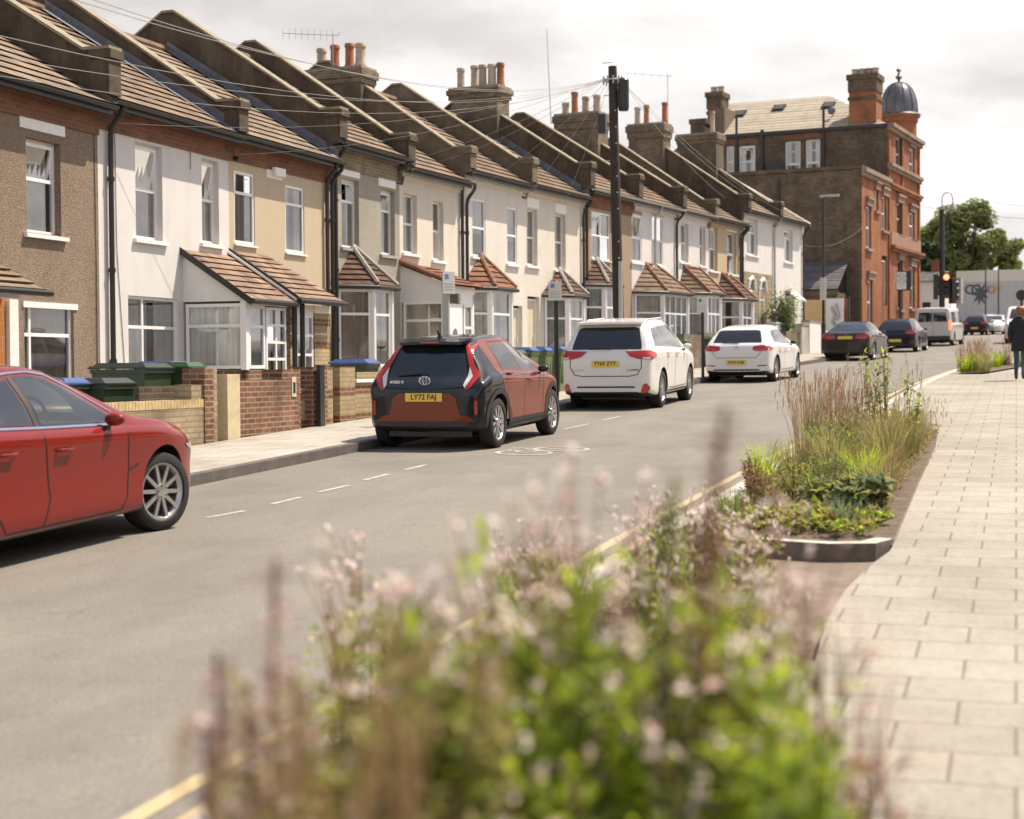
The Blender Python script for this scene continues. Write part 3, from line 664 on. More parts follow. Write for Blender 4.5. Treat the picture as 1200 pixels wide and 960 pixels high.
def door(P, x0, x1, z0, z1, y=.14, mat='door_white', glaze=None, letter=True, parent_name='door'):
    b = MB(); b.box(x0, x1, y, y + .05, z0, z1)
    for a, c in ((x0 - .06, x0), (x1, x1 + .06)): b.box(a, c, y - .03, y + .04, z0, z1 + .06, 1)
    b.box(x0, x1, y - .03, y + .04, z1, z1 + .06, 1)
    if letter: b.box(x0 + .25 * (x1 - x0), x0 + .75 * (x1 - x0), y - .012, y, z0 + .62, z0 + .72, 2)
    b.tube((x1 - .1, y - .05, z0 + .95), (x1 - .1, y - .05, z0 + 1.15), .015, n=6, m=2)
    if glaze:
        for a, c, e, f in glaze: b.box(x0 + a * (x1 - x0), x0 + c * (x1 - x0), y - .006, y, z0 + e * (z1 - z0), z0 + f * (z1 - z0), 3)
    return b.build('door', [M[mat], M['upvc'], M['chrome'], M['glass_dark']], P)

HL = ['brown pebbledashed house with an orange tiled porch, nearest in the terrace', 'white rendered house with two tall windows and a glazed white porch',
      'tan rendered house with a white alarm box and flush white windows', 'grey pebbledashed house with a dark hipped bay roof and white lintels',
      'cream house with a lean-to white porch behind the black and orange car', 'cream house with a red tiled bay roof, beside a black downpipe',
      'cream house with dark bay roof at its right and a recessed door', 'brown rendered house with one wide window behind the telegraph pole',
      'white house with brown panels above its narrow windows', 'white house with deep cream window reveals and a shared porch roof',
      'ochre house with white lintels and an opened top window, beyond the pole', 'house with white upper wall over rough stone cladding',
      'narrow windowed white house at the far end of the terrace']
WALLM = ['pebble_brown', 'white_render', 'tan_render', 'grey_render', 'cream_render', 'cream_pale', 'cream_render', 'brown_render', 'white_render', 'white_render', 'tan2_render', 'white_render', 'white_render']
TILEM = ['tile_grey', 'tile_tan', 'tile_grey', 'tile_tan', 'tile_tan', 'tile_brown', 'tile_brown', 'tile_tan', 'tile_brown', 'tile_brown', 'tile_brown', 'tile_grey', 'tile_tan']
BAND = ['red_band', 'red_band', 'red_band', 'stock_band', None, None, None, 'red_band', None, None, None, None, None]
# upstairs windows: pixel corners of the opening, then options
UPW = {0: [((30, 160), (72, 277), dict(rows=(.58,), openc=((0, 1), 14), curtain='curtain', lint=((22, 126), (75, 161)), cov=(.0, .85)))],
       1: [((158, 165), (191, 283), dict(rows=(.52,), openc=((0, 1), 10), curtain='curtain')), ((236, 185), (257, 287), dict(rows=(.52,), openc=((0, 1), 10), curtain='curtain'))],
       2: [((274, 199), (299, 288), dict(rows=(.7,), flush=True, curtain='blind')), ((334, 216), (357, 298), dict(rows=(.72,), flush=True, curtain='curtain_grey'))],
       3: [((400, 208), (421, 292), dict(rows=(.68,), openc=((0, 1), 55), curtain='curtain_grey', lint=((396, 190), (421, 210)))), ((446, 221), (463, 300), dict(rows=(.68,), openc=((0, 1), 30), curtain='curtain_grey', lint=((443, 205), (463, 222))))],
       4: [((472, 226), (489, 298), dict(rows=(.5,), curtain='curtain_grey')), ((507, 235), (520, 306), dict(rows=(.5,), curtain='curtain_grey'))],
       5: [((553, 232), (569, 302), dict(rows=(.5,), flush=True, curtain='blind', ct=.6)), ((594, 242), (606, 310), dict(rows=(.5,), flush=True, curtain='blind', ct=.6))],
       6: [((617, 244), (630, 312), dict(rows=(.5,), curtain='curtain_grey', lint=((617, 231), (631, 245)))), ((650, 250), (663, 317), dict(rows=(.5,), curtain='curtain_grey', lint=((650, 238), (663, 251))))],
       7: [((693, 247), (715, 306), dict(cols=(.5,), rows=(.5,), flush=True, openc=((0, 1), 22), curtain='curtain'))],
       8: [((740, 250), (752, 308), dict(rows=(.5,), flush=True, curtain='blind', lint=((740, 246), (752, 256)), lm='brown_render', openc=((0, 1), 8))), ((764, 252), (777, 312), dict(rows=(.5,), flush=True, curtain='blind', lint=((764, 251), (777, 261)), lm='brown_render'))],
       9: [((797, 261), (807, 308), dict(rows=(.5,), curtain='curtain')), ((820, 265), (827, 312), dict(rows=(.5,), curtain='curtain'))],
       10: [((831, 265), (841, 318), dict(rows=(.5,), openc=((0, 1), 45), curtain='curtain_grey', lint=((831, 258), (841, 266)))), ((852, 272), (863, 322), dict(rows=(.5,), openc=((0, 0), 20), curtain='curtain_grey', lint=((851, 261), (863, 273))))],
       11: [((875, 255), (888, 300), dict(rows=(.62,), cols=(), openc=((0, 1), 35), curtain='curtain_grey'))],
       12: [((919, 268), (929, 308), dict(rows=(.72,), openc=((0, 1), 20), curtain='curtain'))]}
HOUSE = []
for i in range(13):
    W = HW[i]
    P = thing('terraced_house', HL[i], 'house', (HQ[i][0], HQ[i][1], ZB[i]), (0, 0, R(90 - HA[i])), 'terraced houses across the road'); HOUSE.append(P)
    ops = []; wins = []
    for (a, b, kw) in UPW[i]:
        x0, z1 = hp(i, *a); x1, z0 = hp(i, *b); ops.append((x0, x1, z0, z1)); wins.append((x0, x1, z0, z1, dict(kw)))
    if i == 0:
        x0, z1 = hp(0, 28, 356); x1, _ = hp(0, 86, 356); ops.append((x0, x1, .75, z1)); wins.append((x0, x1, .75, z1, dict(cols=(.16,), rows=(.66,), curtain='curtain_tan', gw=True, cov=(.0, 1.))))
    if i == 1:
        x0, z1 = hp(1, 150, 346); x1, _ = hp(1, 209, 346); ops.append((x0, x1, .7, z1)); wins.append((x0, x1, .7, z1, dict(cols=(.32,), rows=(.66,), curtain='curtain', gw=True)))
    if i == 5: x0, z1 = hp(5, 601, 358); x1, _ = hp(5, 612, 358); ops.append((x0, x1, .0, z1)); dr5 = (x0, x1, z1)
    if i == 6: x0, z1 = hp(6, 618, 347); x1, _ = hp(6, 632, 347); ops.append((x0, x1, .0, z1)); dr6 = (x0, x1, z1)
    if i == 12: x0, z1 = hp(12, 921, 341); x1, _ = hp(12, 931, 341); ops.append((x0, x1, .0, z1)); dr12 = (x0, x1, z1)
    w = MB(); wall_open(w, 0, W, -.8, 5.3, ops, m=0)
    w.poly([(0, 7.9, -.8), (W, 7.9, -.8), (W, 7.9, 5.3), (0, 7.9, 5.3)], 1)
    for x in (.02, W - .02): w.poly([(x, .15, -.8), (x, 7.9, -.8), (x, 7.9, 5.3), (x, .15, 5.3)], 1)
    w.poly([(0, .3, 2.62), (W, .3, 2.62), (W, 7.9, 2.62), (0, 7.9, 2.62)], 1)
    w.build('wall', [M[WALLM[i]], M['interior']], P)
    if i == 11:
        s = MB(); x1_, z1_ = hp(11, 903, 303); s.box(.02, W - .4, -.05, -.003, -.4, 3.05); s.build('stone_cladding', M['stone_clad'], P)
    if i == 12:
        s = MB(); s.box(W - .001, W + .22, 0, 7.9, -.8, 5.3); s.build('end_wall', M['white_render'], P)
    for x0, x1, z0, z1, kw in wins:
        fl = kw.pop('flush', False); li = kw.pop('lint', None); lm = kw.pop('lm', 'white_trim'); gw = kw.pop('gw', False)
        window(P, x0, x1, z0, z1, y=(.02 if fl else .05 if gw else .115), **kw)
        if i not in (2, 7): sill(P, x0 - .09, x1 + .12, z0, 'white_trim' if i not in (3,) else 'concrete')
        else: sill(P, x0 - .03, x1 + .06, z0, 'upvc', -.05, .05)
        if li: a = hp(i, *li[0]); b = hp(i, *li[1]); lintel(P, a[0], b[0], max(b[1], z1 + .004), a[1], lm)
    if BAND[i]:
        b = MB(); b.box(.0, W, -.035, .05, 4.93 if i < 3 else 4.86, 5.29, 0); b.box(0, W, -.075, .05, 5.20, 5.292, 0); b.build('brick_band', M[BAND[i]], P)
    elif i in (4, 5, 6, 8, 9, 10, 11):
        b = MB(); b.box(0, W, -.05, .05, 5.12, 5.2); b.box(0, W, -.10, .05, 5.2, 5.292); b.build('cornice', M[WALLM[i]], P)
    # roof
    r = MB(); tiled(r, (0, EAVE_Y, EAVE_Z), (W, EAVE_Y, EAVE_Z), (W, RIDGE_Y, RIDGE_Z), (0, RIDGE_Y, RIDGE_Z), 15, .032)
    r.poly([(0, RIDGE_Y, RIDGE_Z), (W, RIDGE_Y, RIDGE_Z), (W, 8.2, 5.2), (0, 8.2, 5.2)])
    ro = r.build('roof', M[TILEM[i]], P)
    rt = MB(); rt.path([(0.02, RIDGE_Y, RIDGE_Z + .02), (W - .02, RIDGE_Y, RIDGE_Z + .02)], .11, 8); rt.build('ridge', M['tile_brown'], ro)
    g = MB(); n = 8
    for k in range(n):                                # half-round gutter and the fascia behind it
        t0, t1 = math.pi * (1 + k / n), math.pi * (1 + (k + 1) / n); yy = lambda t: -.36 + .062 * math.cos(t); zz = lambda t: 5.37 + .062 * math.sin(t)
        g.poly([(.0, yy(t0), zz(t0)), (W, yy(t0), zz(t0)), (W, yy(t1), zz(t1)), (0, yy(t1), zz(t1))], 0)
    g.box(0, W, -.295, -.265, 5.24, 5.40, 1); g.box(0, W, -.265, 0, 5.294, 5.31, 1)
    g.build('gutter', [M['greypaint' if 7 <= i <= 9 else 'blackplastic'], M['blackplastic']], P)
    if i >= 1:
        pal = i in (5, 6, 10); parapet(P, i, 'parapet_pale' if pal else 'parapet', 'coping', endh={1: .22, 2: .05, 3: .08, 6: .12, 7: .15, 8: .2, 9: .15}.get(i, 0))
    if i == 12:
        v = MB(); v.prism([(W - .02, EAVE_Y, EAVE_Z - .1), (W - .02, EAVE_Y, EAVE_Z + .05), (W - .02, RIDGE_Y, RIDGE_Z + .06), (W - .02, 8.2, 5.2)], (.26, 0, 0)); v.build('verge', M['white_render'], P)
    if i in (1, 2): flashing(P, W - .15)
    if i == 6: flashing(P, W - .15)
# chimneys, on every second party wall
chimney(HOUSE[5], 2.68, 4.3, 6.9, 8.22, -.38, .38, 'render', [(4.1, .62, .14, 'b'), (3.65, .66, .13, 'r'), (3.25, .68, .13, 'r'), (2.85, .62, .15, 'b')], yagi((-.2, 3.6, 8.2), (-.2, 3.6, 9.15), 9, 1.3, (-.6, .8, 0)))
chimney(HOUSE[7], 2.65, 4.25, 6.9, 8.62, -.42, .42, 'mixed', [(4.1, .70, .13, 'b'), (3.65, .75, .13, 'b'), (3.3, .72, .14, 'b'), (3.0, .72, .14, 'b'), (2.75, .76, .13, 'r')])
chimney(HOUSE[9], 2.72, 4.35, 6.9, 8.88, -.45, .45, 'brick', [(4.2, .5, .14, 'b'), (3.85, .85, .13, 'r'), (3.35, .62, .14, 'b'), (2.95, .66, .14, 'b')],
        lambda o: MB().tube((-.3, 4.6, 8.6), (-.3, 4.75, 12.0), .018, .01, 5).build('tv_aerial', M['greypaint'], o))
chimney(HOUSE[11], 3.05, 4.5, 6.9, 8.9, -.4, .4, 'brick', [(4.3, .75, .13, 'b'), (3.9, .8, .12, 'r'), (3.15, .85, .12, 'r')], yagi((0, 3.0, 8.9), (0, 3.0, 10.8), 7, 2.2, (-.75, .6, 0)))
chimney(HOUSE[12], 2.3, 4.0, 6.8, 8.95, -.45, .45, 'render', [(2.6, .9, .11, 'b')])
# downpipes
downpipe(HOUSE[1], .28); downpipe(HOUSE[2], HW[2] - .30); downpipe(HOUSE[2], HW[2] - .05); downpipe(HOUSE[4], HW[4] - .12, swan=False); downpipe(HOUSE[4], HW[4] + .12, y=-.09)
downpipe(HOUSE[6], HW[6] - .12); downpipe(HOUSE[7], .14); downpipe(HOUSE[8], 1.9, mat='greypaint'); downpipe(HOUSE[8], HW[8] - .1); downpipe(HOUSE[10], HW[10] - .35); downpipe(HOUSE[10], HW[10] - .08); downpipe(HOUSE[11], HW[11] - .15, mat='greypaint'); downpipe(HOUSE[12], HW[12] - .05)
downpipe(HOUSE[3], .12)
def cable(P, pts, r=.006): MB().path(pts, r, 4).build('wall_cable', M['blackplastic'], P)
cable(HOUSE[1], [(.5, -.012, 5.2), (.52, -.012, 3.0), (.7, -.012, 1.2), (.75, -.012, .2)]); cable(HOUSE[0], [(HW[0] - .12, -.012, 5.0), (HW[0] - .1, -.012, 2.6), (HW[0] - .12, -.012, .2)]); cable(HOUSE[1], [(3.0, -.012, 4.93), (3.0, -.012, 4.6)])

# -- nearest house: canopy porch with orange tiles
P = HOUSE[0]; x1, zt = hp(0, 24, 352, .0); xr, zr = hp(0, 45, 347, .5)
b = MB(); b.box(-.9, x1 - .45, -.045, -.003, -.5, zt, 0); b.box(x1 - .42, x1 - .2, -.10, .0, -.5, zt, 1); b.box(-.9, xr - .25, -.35, 0, zt, zt + .12, 1)
o = b.build('porch', [M['wood_orange'], M['white_trim']], P)
r = MB(); tiled(r, (-1.2, -.62, zt + .10), (xr, -.62, zt + .10), (xr - .25, -.01, zt + .5), (-1.2, -.01, zt + .5), 4, .05); r.build('roof', M['tile_grey'], o)
q = MB(); q.path([(-1.2, -.64, zt + .08), (xr + .1, -.66, zt + .08)], .05, 6); q.build('gutter', M['blackplastic'], o)
q = MB(); q.lathe([(.07, 0), (.07, .03), (.05, .035)], 12, 0, (x1 - .78, -.08, 1.55), 'y'); q.build('number_disc', M['blackplastic'], o)
lintel(P, hp(0, 26, 348)[0], hp(0, 90, 350)[0], zt - .1, zt - .01)

# -- white house: glazed porch with its own tiled lean-to roof
P = HOUSE[1]; px = hp(1, 214, 300)[0]; pd = 1.24; W = HW[1]
pe = W + .02                                           # the porch ends at the boundary
b = MB()
b.box(px, px + .1, -pd, 0, -.3, .98, 1); b.box(px, px + .95, -pd, -pd + .1, -.3, .98, 1)          # dwarf brick wall
b.poly([(px, 0, 2.28), (px, -pd, 2.28), (px, 0, 3.12)], 2); b.poly([(px + .004, 0, 2.20), (px + .004, -pd, 2.20), (px + .004, -pd, 2.3), (px + .004, 0, 2.3)], 2)
for k in range(1, 6): z = 2.28 + k * .14; b.box(px - .004, px, -pd * (1 - (z - 2.28) / .84), 0, z - .006, z + .006, 2)
b.box(px, pe, -pd, -pd + .08, 2.14, 2.27, 0); b.box(pe - .1, pe, -pd, 0, -.3, 2.2, 3); b.box(px - .02, px + .09, -pd - .02, -pd + .09, .98, 2.2, 0)
o = b.build('porch', [M['upvc'], M['wall_red'], M['upvc_panel'], M['wall_red']], P)
fr, gl, cu = MB(), MB(), MB()
facet(fr, gl, cu, (px, -.0), (px, -pd), 1.0, 2.16, rows=(.66,), cov=(.02, .98)); facet(fr, gl, cu, (px + .08, -pd), (px + .80, -pd), 1.0, 2.14, rows=(.66,), cov=(.05, .95))
fr.build('porch_window', M['upvc'], o); gl.build('pane', M['glass'], o); cu.build('curtain', M['curtain'], o)
fr, gl, cu = MB(), MB(), MB(); win_geo(fr, gl, cu, px + .82, pe - .14, .3, 2.12, -pd + .01, cols=(.5,), rows=(.3, .48, .65, .82), bar=.05); fr.box(px + .90, pe - .22, -pd + .005, -pd + .05, .3, .85); fr.box(px + 1.02, px + 1.3, -pd - .005, -pd + .02, .6, .68)
d = fr.build('door', M['upvc'], o); gl.build('door_glass', M['glass'], o); cu.build('net', M['curtain'], o)
r = MB(); tiled(r, (px - .08, -pd - .16, 2.22), (pe - .1, -pd - .16, 2.22), (pe - .1, 0, 3.14), (px - .08, 0, 3.14), 8, .03); r.build('roof', M['tile_porch'], o)
q = MB(); q.path([(px - .1, -pd - .2, 2.19), (pe - .05, -pd - .2, 2.19)], .05, 6); q.prism([(px - .1, -pd - .16, 2.12), (px - .1, -pd - .16, 2.25), (px - .1, 0, 3.18), (px - .1, 0, 3.05)], (.03, 0, 0)); q.build('porch_gutter', M['blackplastic'], o)
q = MB(); q.prism([(pe - .09, -pd - .18, 2.26), (pe - .09, 0, 3.19), (pe - .09, 0, 3.24), (pe - .09, -pd - .18, 2.31)], (.05, 0, 0)); q.build('verge_trim', M['upvc'], o)
# -- tan house: brick porch in yellow and red courses, door with glazing
P = HOUSE[2]; pw = 1.88; pd2 = 1.2
b = MB(); b.box(.12, .3, -pd2, -.02, -.3, 2.2, 0); b.box(1.15, pw - .05, -pd2, -pd2 + .12, -.3, 2.05, 0); b.box(pw - .17, pw - .05, -pd2 + .12, 0, -.3, 2.2, 0); b.box(.3, 1.15, -pd2 + .02, -pd2 + .1, 2.0, 2.2, 2); b.box(1.15, pw - .05, -pd2 - .01, -pd2 + .1, 2.05, 2.2, 2)
b.box(.12, pw - .05, -pd2 - .03, -pd2 + .12, -.3, .35, 0)
o = b.build('porch', [M['wall_striped'], M['upvc'], M['white_trim']], P)
fr, gl, cu = MB(), MB(), MB(); win_geo(fr, gl, cu, .42, 1.13, .42, 2.0, -pd2 + .02, cols=(.5,), rows=(.28, .52, .76), bar=.05); fr.box(.45, 1.1, -pd2 + .01, -pd2 + .06, .42, .75); fr.box(.62, .95, -pd2 - .0, -pd2 + .03, .5, .66, 1)
fr.build('door', [M['upvc'], M['blackplastic']], o); gl.build('door_glass', M['glass'], o); cu.build('net', M['curtain'], o)
r = MB(); tiled(r, (.02, -pd2 - .25, 2.28), (pw + .05, -pd2 - .25, 2.28), (pw - .45, 0, 3.22), (.02, 0, 3.22), 9, .03); r.build('roof', M['tile_porch'], o)
q = MB(); q.path([(-.05, -pd2 - .3, 2.24), (pw + .1, -pd2 - .3, 2.24)], .05, 6)
for x in (.08, .40): q.tube((x, -pd2 - .12, 0), (x, -pd2 - .12, 2.22), .05, n=8)
q.tube((pw + .05, -pd2 - .05, 0), (pw + .05, -pd2 - .05, 2.22), .045, n=8); q.prism([(-.02, -pd2 - .25, 2.18), (-.02, -pd2 - .25, 2.33), (-.02, 0, 3.27), (-.02, 0, 3.12)], (.04, 0, 0)); q.build('porch_gutter', M['blackplastic'], o)
a = hp(2, 312, 193); c = hp(2, 330, 212); b = MB(); b.box(a[0], c[0], -.02, .0, c[1], a[1]); b.box(a[0] + .18, c[0] - .02, -.11, -.02, c[1] + .06, a[1] - .03); b.build('alarm_box', M['white_trim'], P)
a = hp(2, 271, 187); b = MB(); b.tube((a[0] + .05, -.14, a[1]), (a[0] + .05, 0, a[1] + .03), .05, n=8); b.build('camera', M['blackplastic'], P)
# -- grey house
bay(HOUSE[3], .22, 2.1, .6, .55, 2.24, 2.32, 3.15, 1.05, 'tile_bay', 'grey_render', 'curtain_tan', ridge='concrete', n=7, ridge_w=.12)
# -- cream house with lean-to porch
P = HOUSE[4]; x0, x1, dd = .06, 1.7, 1.14
b = MB(); b.box(x0, x0 + .08, -dd, 0, -.3, .55, 0); b.poly([(x0, 0, 2.25), (x0, -dd, 2.25), (x0, -dd, 2.66), (x0, 0, 3.10)], 1); b.box(x0 - .02, x1, -dd - .02, -dd + .08, 2.45, 2.66, 0); b.box(x1 - .08, x1, -dd, 0, -.3, 2.66, 0)
for k in range(1, 6): b.box(x0 - .004, x0, -dd, 0, 2.25 + k * .075 - .005, 2.25 + k * .075 + .005, 1)
b.box(x0 + .85, x1, -dd, -dd + .06, 2.2, 2.45, 0); b.box(x0, x0 + .1, -dd - .02, -dd + .08, 0, 2.5, 0)
o = b.build('porch', [M['upvc'], M['upvc_panel']], P)
fr, gl, cu = MB(), MB(), MB(); facet(fr, gl, cu, (x0, 0), (x0, -dd), .55, 2.25, rows=(.74,), cur=False); fr.build('porch_window', M['upvc'], o); gl.build('pane', M['glass'], o); fr, gl, cu = MB(), MB(), MB(); facet(fr, gl, cu, (x0 + 1.0, -dd), (x1 - .05, -dd), .1, 2.2, rows=(.74,), cur=False)
fr.build('porch_window', M['upvc'], o); gl.build('pane', M['glass'], o)
d = MB(); d.box(x0 + .12, x0 + .95, -dd, -dd + .05, .1, 2.2, 0); d.lathe([(.13, -.006), (.13, .01)], 16, 1, (x0 + .53, -dd, 1.5), 'y'); d.box(x0 + .40, x0 + .66, -dd - .006, -dd, 1.0, 1.5, 1); d.box(x0 + .36, x0 + .70, -dd - .012, -dd, .72, .79, 2); d.build('door', [M['upvc'], M['glass_dark'], M['chrome']], o)
r = MB(); tiled(r, (x0 - .1, -dd - .2, 2.62), (x1 + .12, -dd - .2, 2.62), (x1 + .12, 0, 3.16), (x0 - .1, 0, 3.16), 6, .03); r.path([(x0 - .06, -dd - .2, 2.68), (x0 - .06, 0, 3.22)], .07, 6); r.build('roof', M['tile_bay_red'], o)
# -- the other bays and porches
bay(HOUSE[5], .02, 2.35, .55, .5, 2.36, 2.44, 3.27, 1.1, 'tile_bay_red', 'cream_pale', 'curtain_grey', ridge_w=.1)
door(HOUSE[5], dr5[0] + .08, dr5[1] - .06, .1, dr5[2] - .12, .13, 'door_cream', letter=False)
door(HOUSE[6], dr6[0] + .08, dr6[1] - .06, .1, dr6[2] - .12, .13, 'door_cream', letter=False)
bay(HOUSE[6], 1.28, 2.2, .55, .5, 2.30, 2.40, 3.15, 2.42, 'tile_bay', 'cream_pale', 'curtain_grey', ridge='concrete', ridge_w=.12)
bay(HOUSE[7], .0, 1.95, .5, .5, 2.42, 2.5, 3.28, 1.0, 'tile_bay', 'white_render', 'curtain_grey', ridge='concrete', ridge_w=.12)
bay(HOUSE[8], .12, 3.75, .75, .45, 2.36, 2.45, 3.35, 1.6, 'tile_brown', 'white_render', 'curtain', ncol=3, ridge_w=.9)
bay(HOUSE[9], .25, 2.9, .75, .5, 2.4, 2.52, 3.4, 1.5, 'tile_brown', 'white_render', 'curtain', ncol=2, ridge_w=1.6)
bay(HOUSE[10], .75, 2.7, .75, .5, 2.42, 2.5, 3.4, 1.8, 'tile_bay', 'white_render', 'curtain_grey', ncol=1, ridge_w=.8)
P = HOUSE[11]
window(P, .55, 1.3, .9, 2.35, y=-.06, cols=(.5,), rows=(.7,), curtain='curtain'); window(P, 2.0, 2.6, .9, 2.5, y=-.06, rows=(.7,), curtain='curtain_grey')
for x in (.92, 2.3):
    b = MB(); b.path([(x - .42, -.08, 2.4), (x - .3, -.1, 2.72), (x, -.12, 2.85), (x + .3, -.1, 2.72), (x + .42, -.08, 2.4)], .07, 6); b.build('arch_hood', M['white_trim'], P)
P = HOUSE[12]; door(P, dr12[0] + .1, dr12[1] - .1, .1, dr12[2] - .25, .1, 'door_white')
b = MB(); b.prism([(dr12[0] - .05, -.02, dr12[2] + .05), (dr12[0] - .05, -.5, dr12[2] - .35), (dr12[0] - .05, -.5, dr12[2] - .42), (dr12[0] - .05, -.02, dr12[2] - .05)], (dr12[1] - dr12[0] + .1, 0, 0)); b.build('awning', M['greypaint'], P)
# ---------------------------------------------------------------- the brick corner building and what stands around the junction
PX, PY = -0.0892 * 82, 82.0
p_ = ray(1010, 300); PX = PY * p_.x / p_.y
PMX = Matrix.Translation((PX, PY, GR * PY)) @ Matrix.Rotation(R(90 - 8), 4, 'Z'); PMI = PMX.inverted()
def pf(u, v, off=0.0):
    o = PMI @ CAM; d = PMI.to_3x3() @ ray(u, v); k = (-off - o.y) / d.y; q = o + d * k; return q.x, q.z
def ps(X, u, v):
    o = PMI @ CAM; d = PMI.to_3x3() @ ray(u, v); k = (X - o.x) / d.x; q = o + d * k; return q.y, q.z
P = thing('corner_building', 'tall red brick corner building with lead dome at the junction', 'building', (PX, PY, GR * PY), (0, 0, R(82)))
XL = pf(1040, 200)[0]; XR = pf(1077, 200)[0]
ZL = pf(1010, 198)[1]; ZU = pf(1040, 146)[1]
YLl = 9.2; YUl = ps(XL, 838, 157)[0]
def facade(x0, x1, z1, wins, name='wall'):
    mb = MB(); wall_open(mb, x0, x1, -.6, z1, wins, depth=.2); return mb
wl = []; wu = []
for a, b, lo in (((1015, 241), (1021, 292), 1), ((1025, 222), (1029.5, 248), 1), ((1033.5, 229), (1039, 271), 1), ((1033.5, 299), (1041, 359), 1), ((1016.5, 328), (1022.5, 380), 1),
             ((1050, 159), (1057, 202), 0), ((1065.5, 172), (1072, 211), 0), ((1051, 237), (1057.5, 276), 0), ((1065.5, 248), (1072, 281), 0), ((1052, 305), (1058, 363), 0), ((1066, 312), (1072, 362), 0)):
    x0, z1 = pf(*a); x1, z0 = pf(*b); (wl if lo else wu).append((x0, x1, z0, z1))
# windows that straddle the block joint go with the block their middle stands in
for q in list(wl):
    if q[1] > XL - .1: wl.remove(q); wl.append((min(q[0], XL - 1.2), XL - .15, q[2], q[3]))
a = MB(); wall_open(a, 0, XL, -.6, ZL, wl, depth=.2, m=0); wall_open(a, XL, XR, -.6, ZU, wu, depth=.2, m=0)
a.poly([(0, 0, -.6), (0, YLl, -.6), (0, YLl, ZL), (0, 0, ZL)], 1)
wn = []
for (u0, v0), (u1, v1) in (((851, 171), (860, 209)), ((866, 170), (885, 209)), ((920, 165), (938, 205)), ((944, 163), (961, 203))):
    y0, z1 = ps(XL, u1, v0); y1, z0 = ps(XL, u0, v1); wn.append((y0, y1, z0, z1))
# side wall of the tall block, with its four windows (built along -y so that local x runs inwards)
sw = MB(); sw.M = Matrix.Translation((XL, 0, 0)) @ Matrix.Rotation(R(90), 4, 'Z') @ Matrix.Scale(-1, 4, (0, 1, 0)); wall_open(sw, 0, YUl, ZL - .6, ZU, wn, depth=.2, m=1); off_ = len(a.v)
a.v += sw.v; a.f += [[k + off_ for k in f] for f in sw.f]; a.m += sw.m
a.poly([(0, YLl, -.6), (XL, YLl, -.6), (XL, YLl, ZL), (0, YLl, ZL)], 1); a.poly([(XR, 0, -.6), (XR, YUl, -.6), (XR, YUl, ZU), (XR, 0, ZU)], 0); a.poly([(XL, YUl, -.6), (XR, YUl, -.6), (XR, YUl, ZU), (XL, YUl, ZU)], 1)
a.poly([(0, 0, ZL - .25), (XL, 0, ZL - .25), (XL, YLl, ZL - .25), (0, YLl, ZL - .25)], 2)
a.build('wall', [M['red_brick'], M['stock_dark'], M['lead']], P)
def pwin(x0, x1, z0, z1, y=.12, rows=(.5,), openc=None):
    fr, gl, cu = MB(), MB(), MB(); win_geo(fr, gl, cu, x0, x1, z0, z1, y, rows=rows, bar=.09, openc=openc)
    o = fr.build('window', M['upvc'], P); gl.build('pane', M['glass'], o); cu.build('curtain', M['blind'], o)
for k, q in enumerate(wl + wu):
    if k == 4 or q[2] < .35 and q[1] - q[0] < 1.4 and q[3] < 4 and q in wl and q[0] < 2.4:
        door(P, q[0] + .1, q[1] - .1, q[2] + .05, q[3] - .3, .12, 'door_brown', letter=False); continue
    pwin(*q, rows=(.42,) if q[3] - q[2] > 2.4 else (.5,))
    lb = MB(); lb.box(q[0] - .12, q[1] + .12, -.12, .0, q[3] + .02, q[3] + .32); lb.box(q[0] - .2, q[1] + .2, -.2, 0, q[3] + .32, q[3] + .45); lb.build('lintel', M['sandstone'], P)
    lb = MB(); lb.box(q[0] - .12, q[1] + .12, -.14, 0, q[2] - .16, q[2] - .02); lb.build('window_sill', M['sandstone'], P)
SM = Matrix.Translation((XL, 0, 0)) @ Matrix.Rotation(R(90), 4, 'Z') @ Matrix.Scale(-1, 4, (0, 1, 0))
for k, (y0, y1, z0, z1) in enumerate(wn):
    fr, gl, cu = MB(), MB(), MB()
    for mb in (fr, gl, cu): mb.M = SM
    win_geo(fr, gl, cu, y0, y1, z0, z1, .1, rows=(.5,) if k < 2 else (.32,), bar=.08, openc=((0, 1), 14) if k == 1 else ((0, 0), 14) if k >= 2 else None)
    o = fr.build('window', M['upvc'], P); gl.build('pane', M['glass'], o); cu.build('curtain', M['blind'], o)
    lb = MB(); lb.M = SM; n = 7
    lb.prism([(y0 - .12 + (y1 - y0 + .24) * j / n, -.03, z1 + .1 * math.sin(math.pi * j / n)) for j in range(n + 1)] + [(y1 + .18, -.03, z1 + .26 + .0), (y0 + (y1 - y0) * .5, -.03, z1 + .40), (y0 - .18, -.03, z1 + .26)], (0, .06, 0)); lb.build('brick_arch', M['red_band'], P)
def course(x0, x1, z, h, d, m='red_brick', name='cornice'):
    mb = MB(); mb.box(x0, x1, -d, -.003, z, z + h * .5); mb.box(x0, x1, -d * 1.7, -.003, z + h * .5, z + h); mb.build(name, M[m], P)
course(-.05, XL + .02, ZL - .35, .42, .16, 'sandstone'); course(XL, XR + .15, ZU - .3, .4, .2, 'sandstone'); course(XL, XR + .12, pf(1042, 199)[1], .35, .16, 'sandstone'); course(XL, XR + .12, ZL - .35, .3, .15, 'red_brick')
zb_ = pf(1058, 292)[1]; course(XL + .3, XR + .1, zb_ - .3, .3, .2, 'red_brick', 'string_course')
fb = MB(); fb.box(XL + .4, XR - .15, -.14, -.01, zb_ + .0, zb_ + .7); fb.build('balcony_panel', plain('pinkish_stone', (.30, .165, .12), .8, var=.15), P)
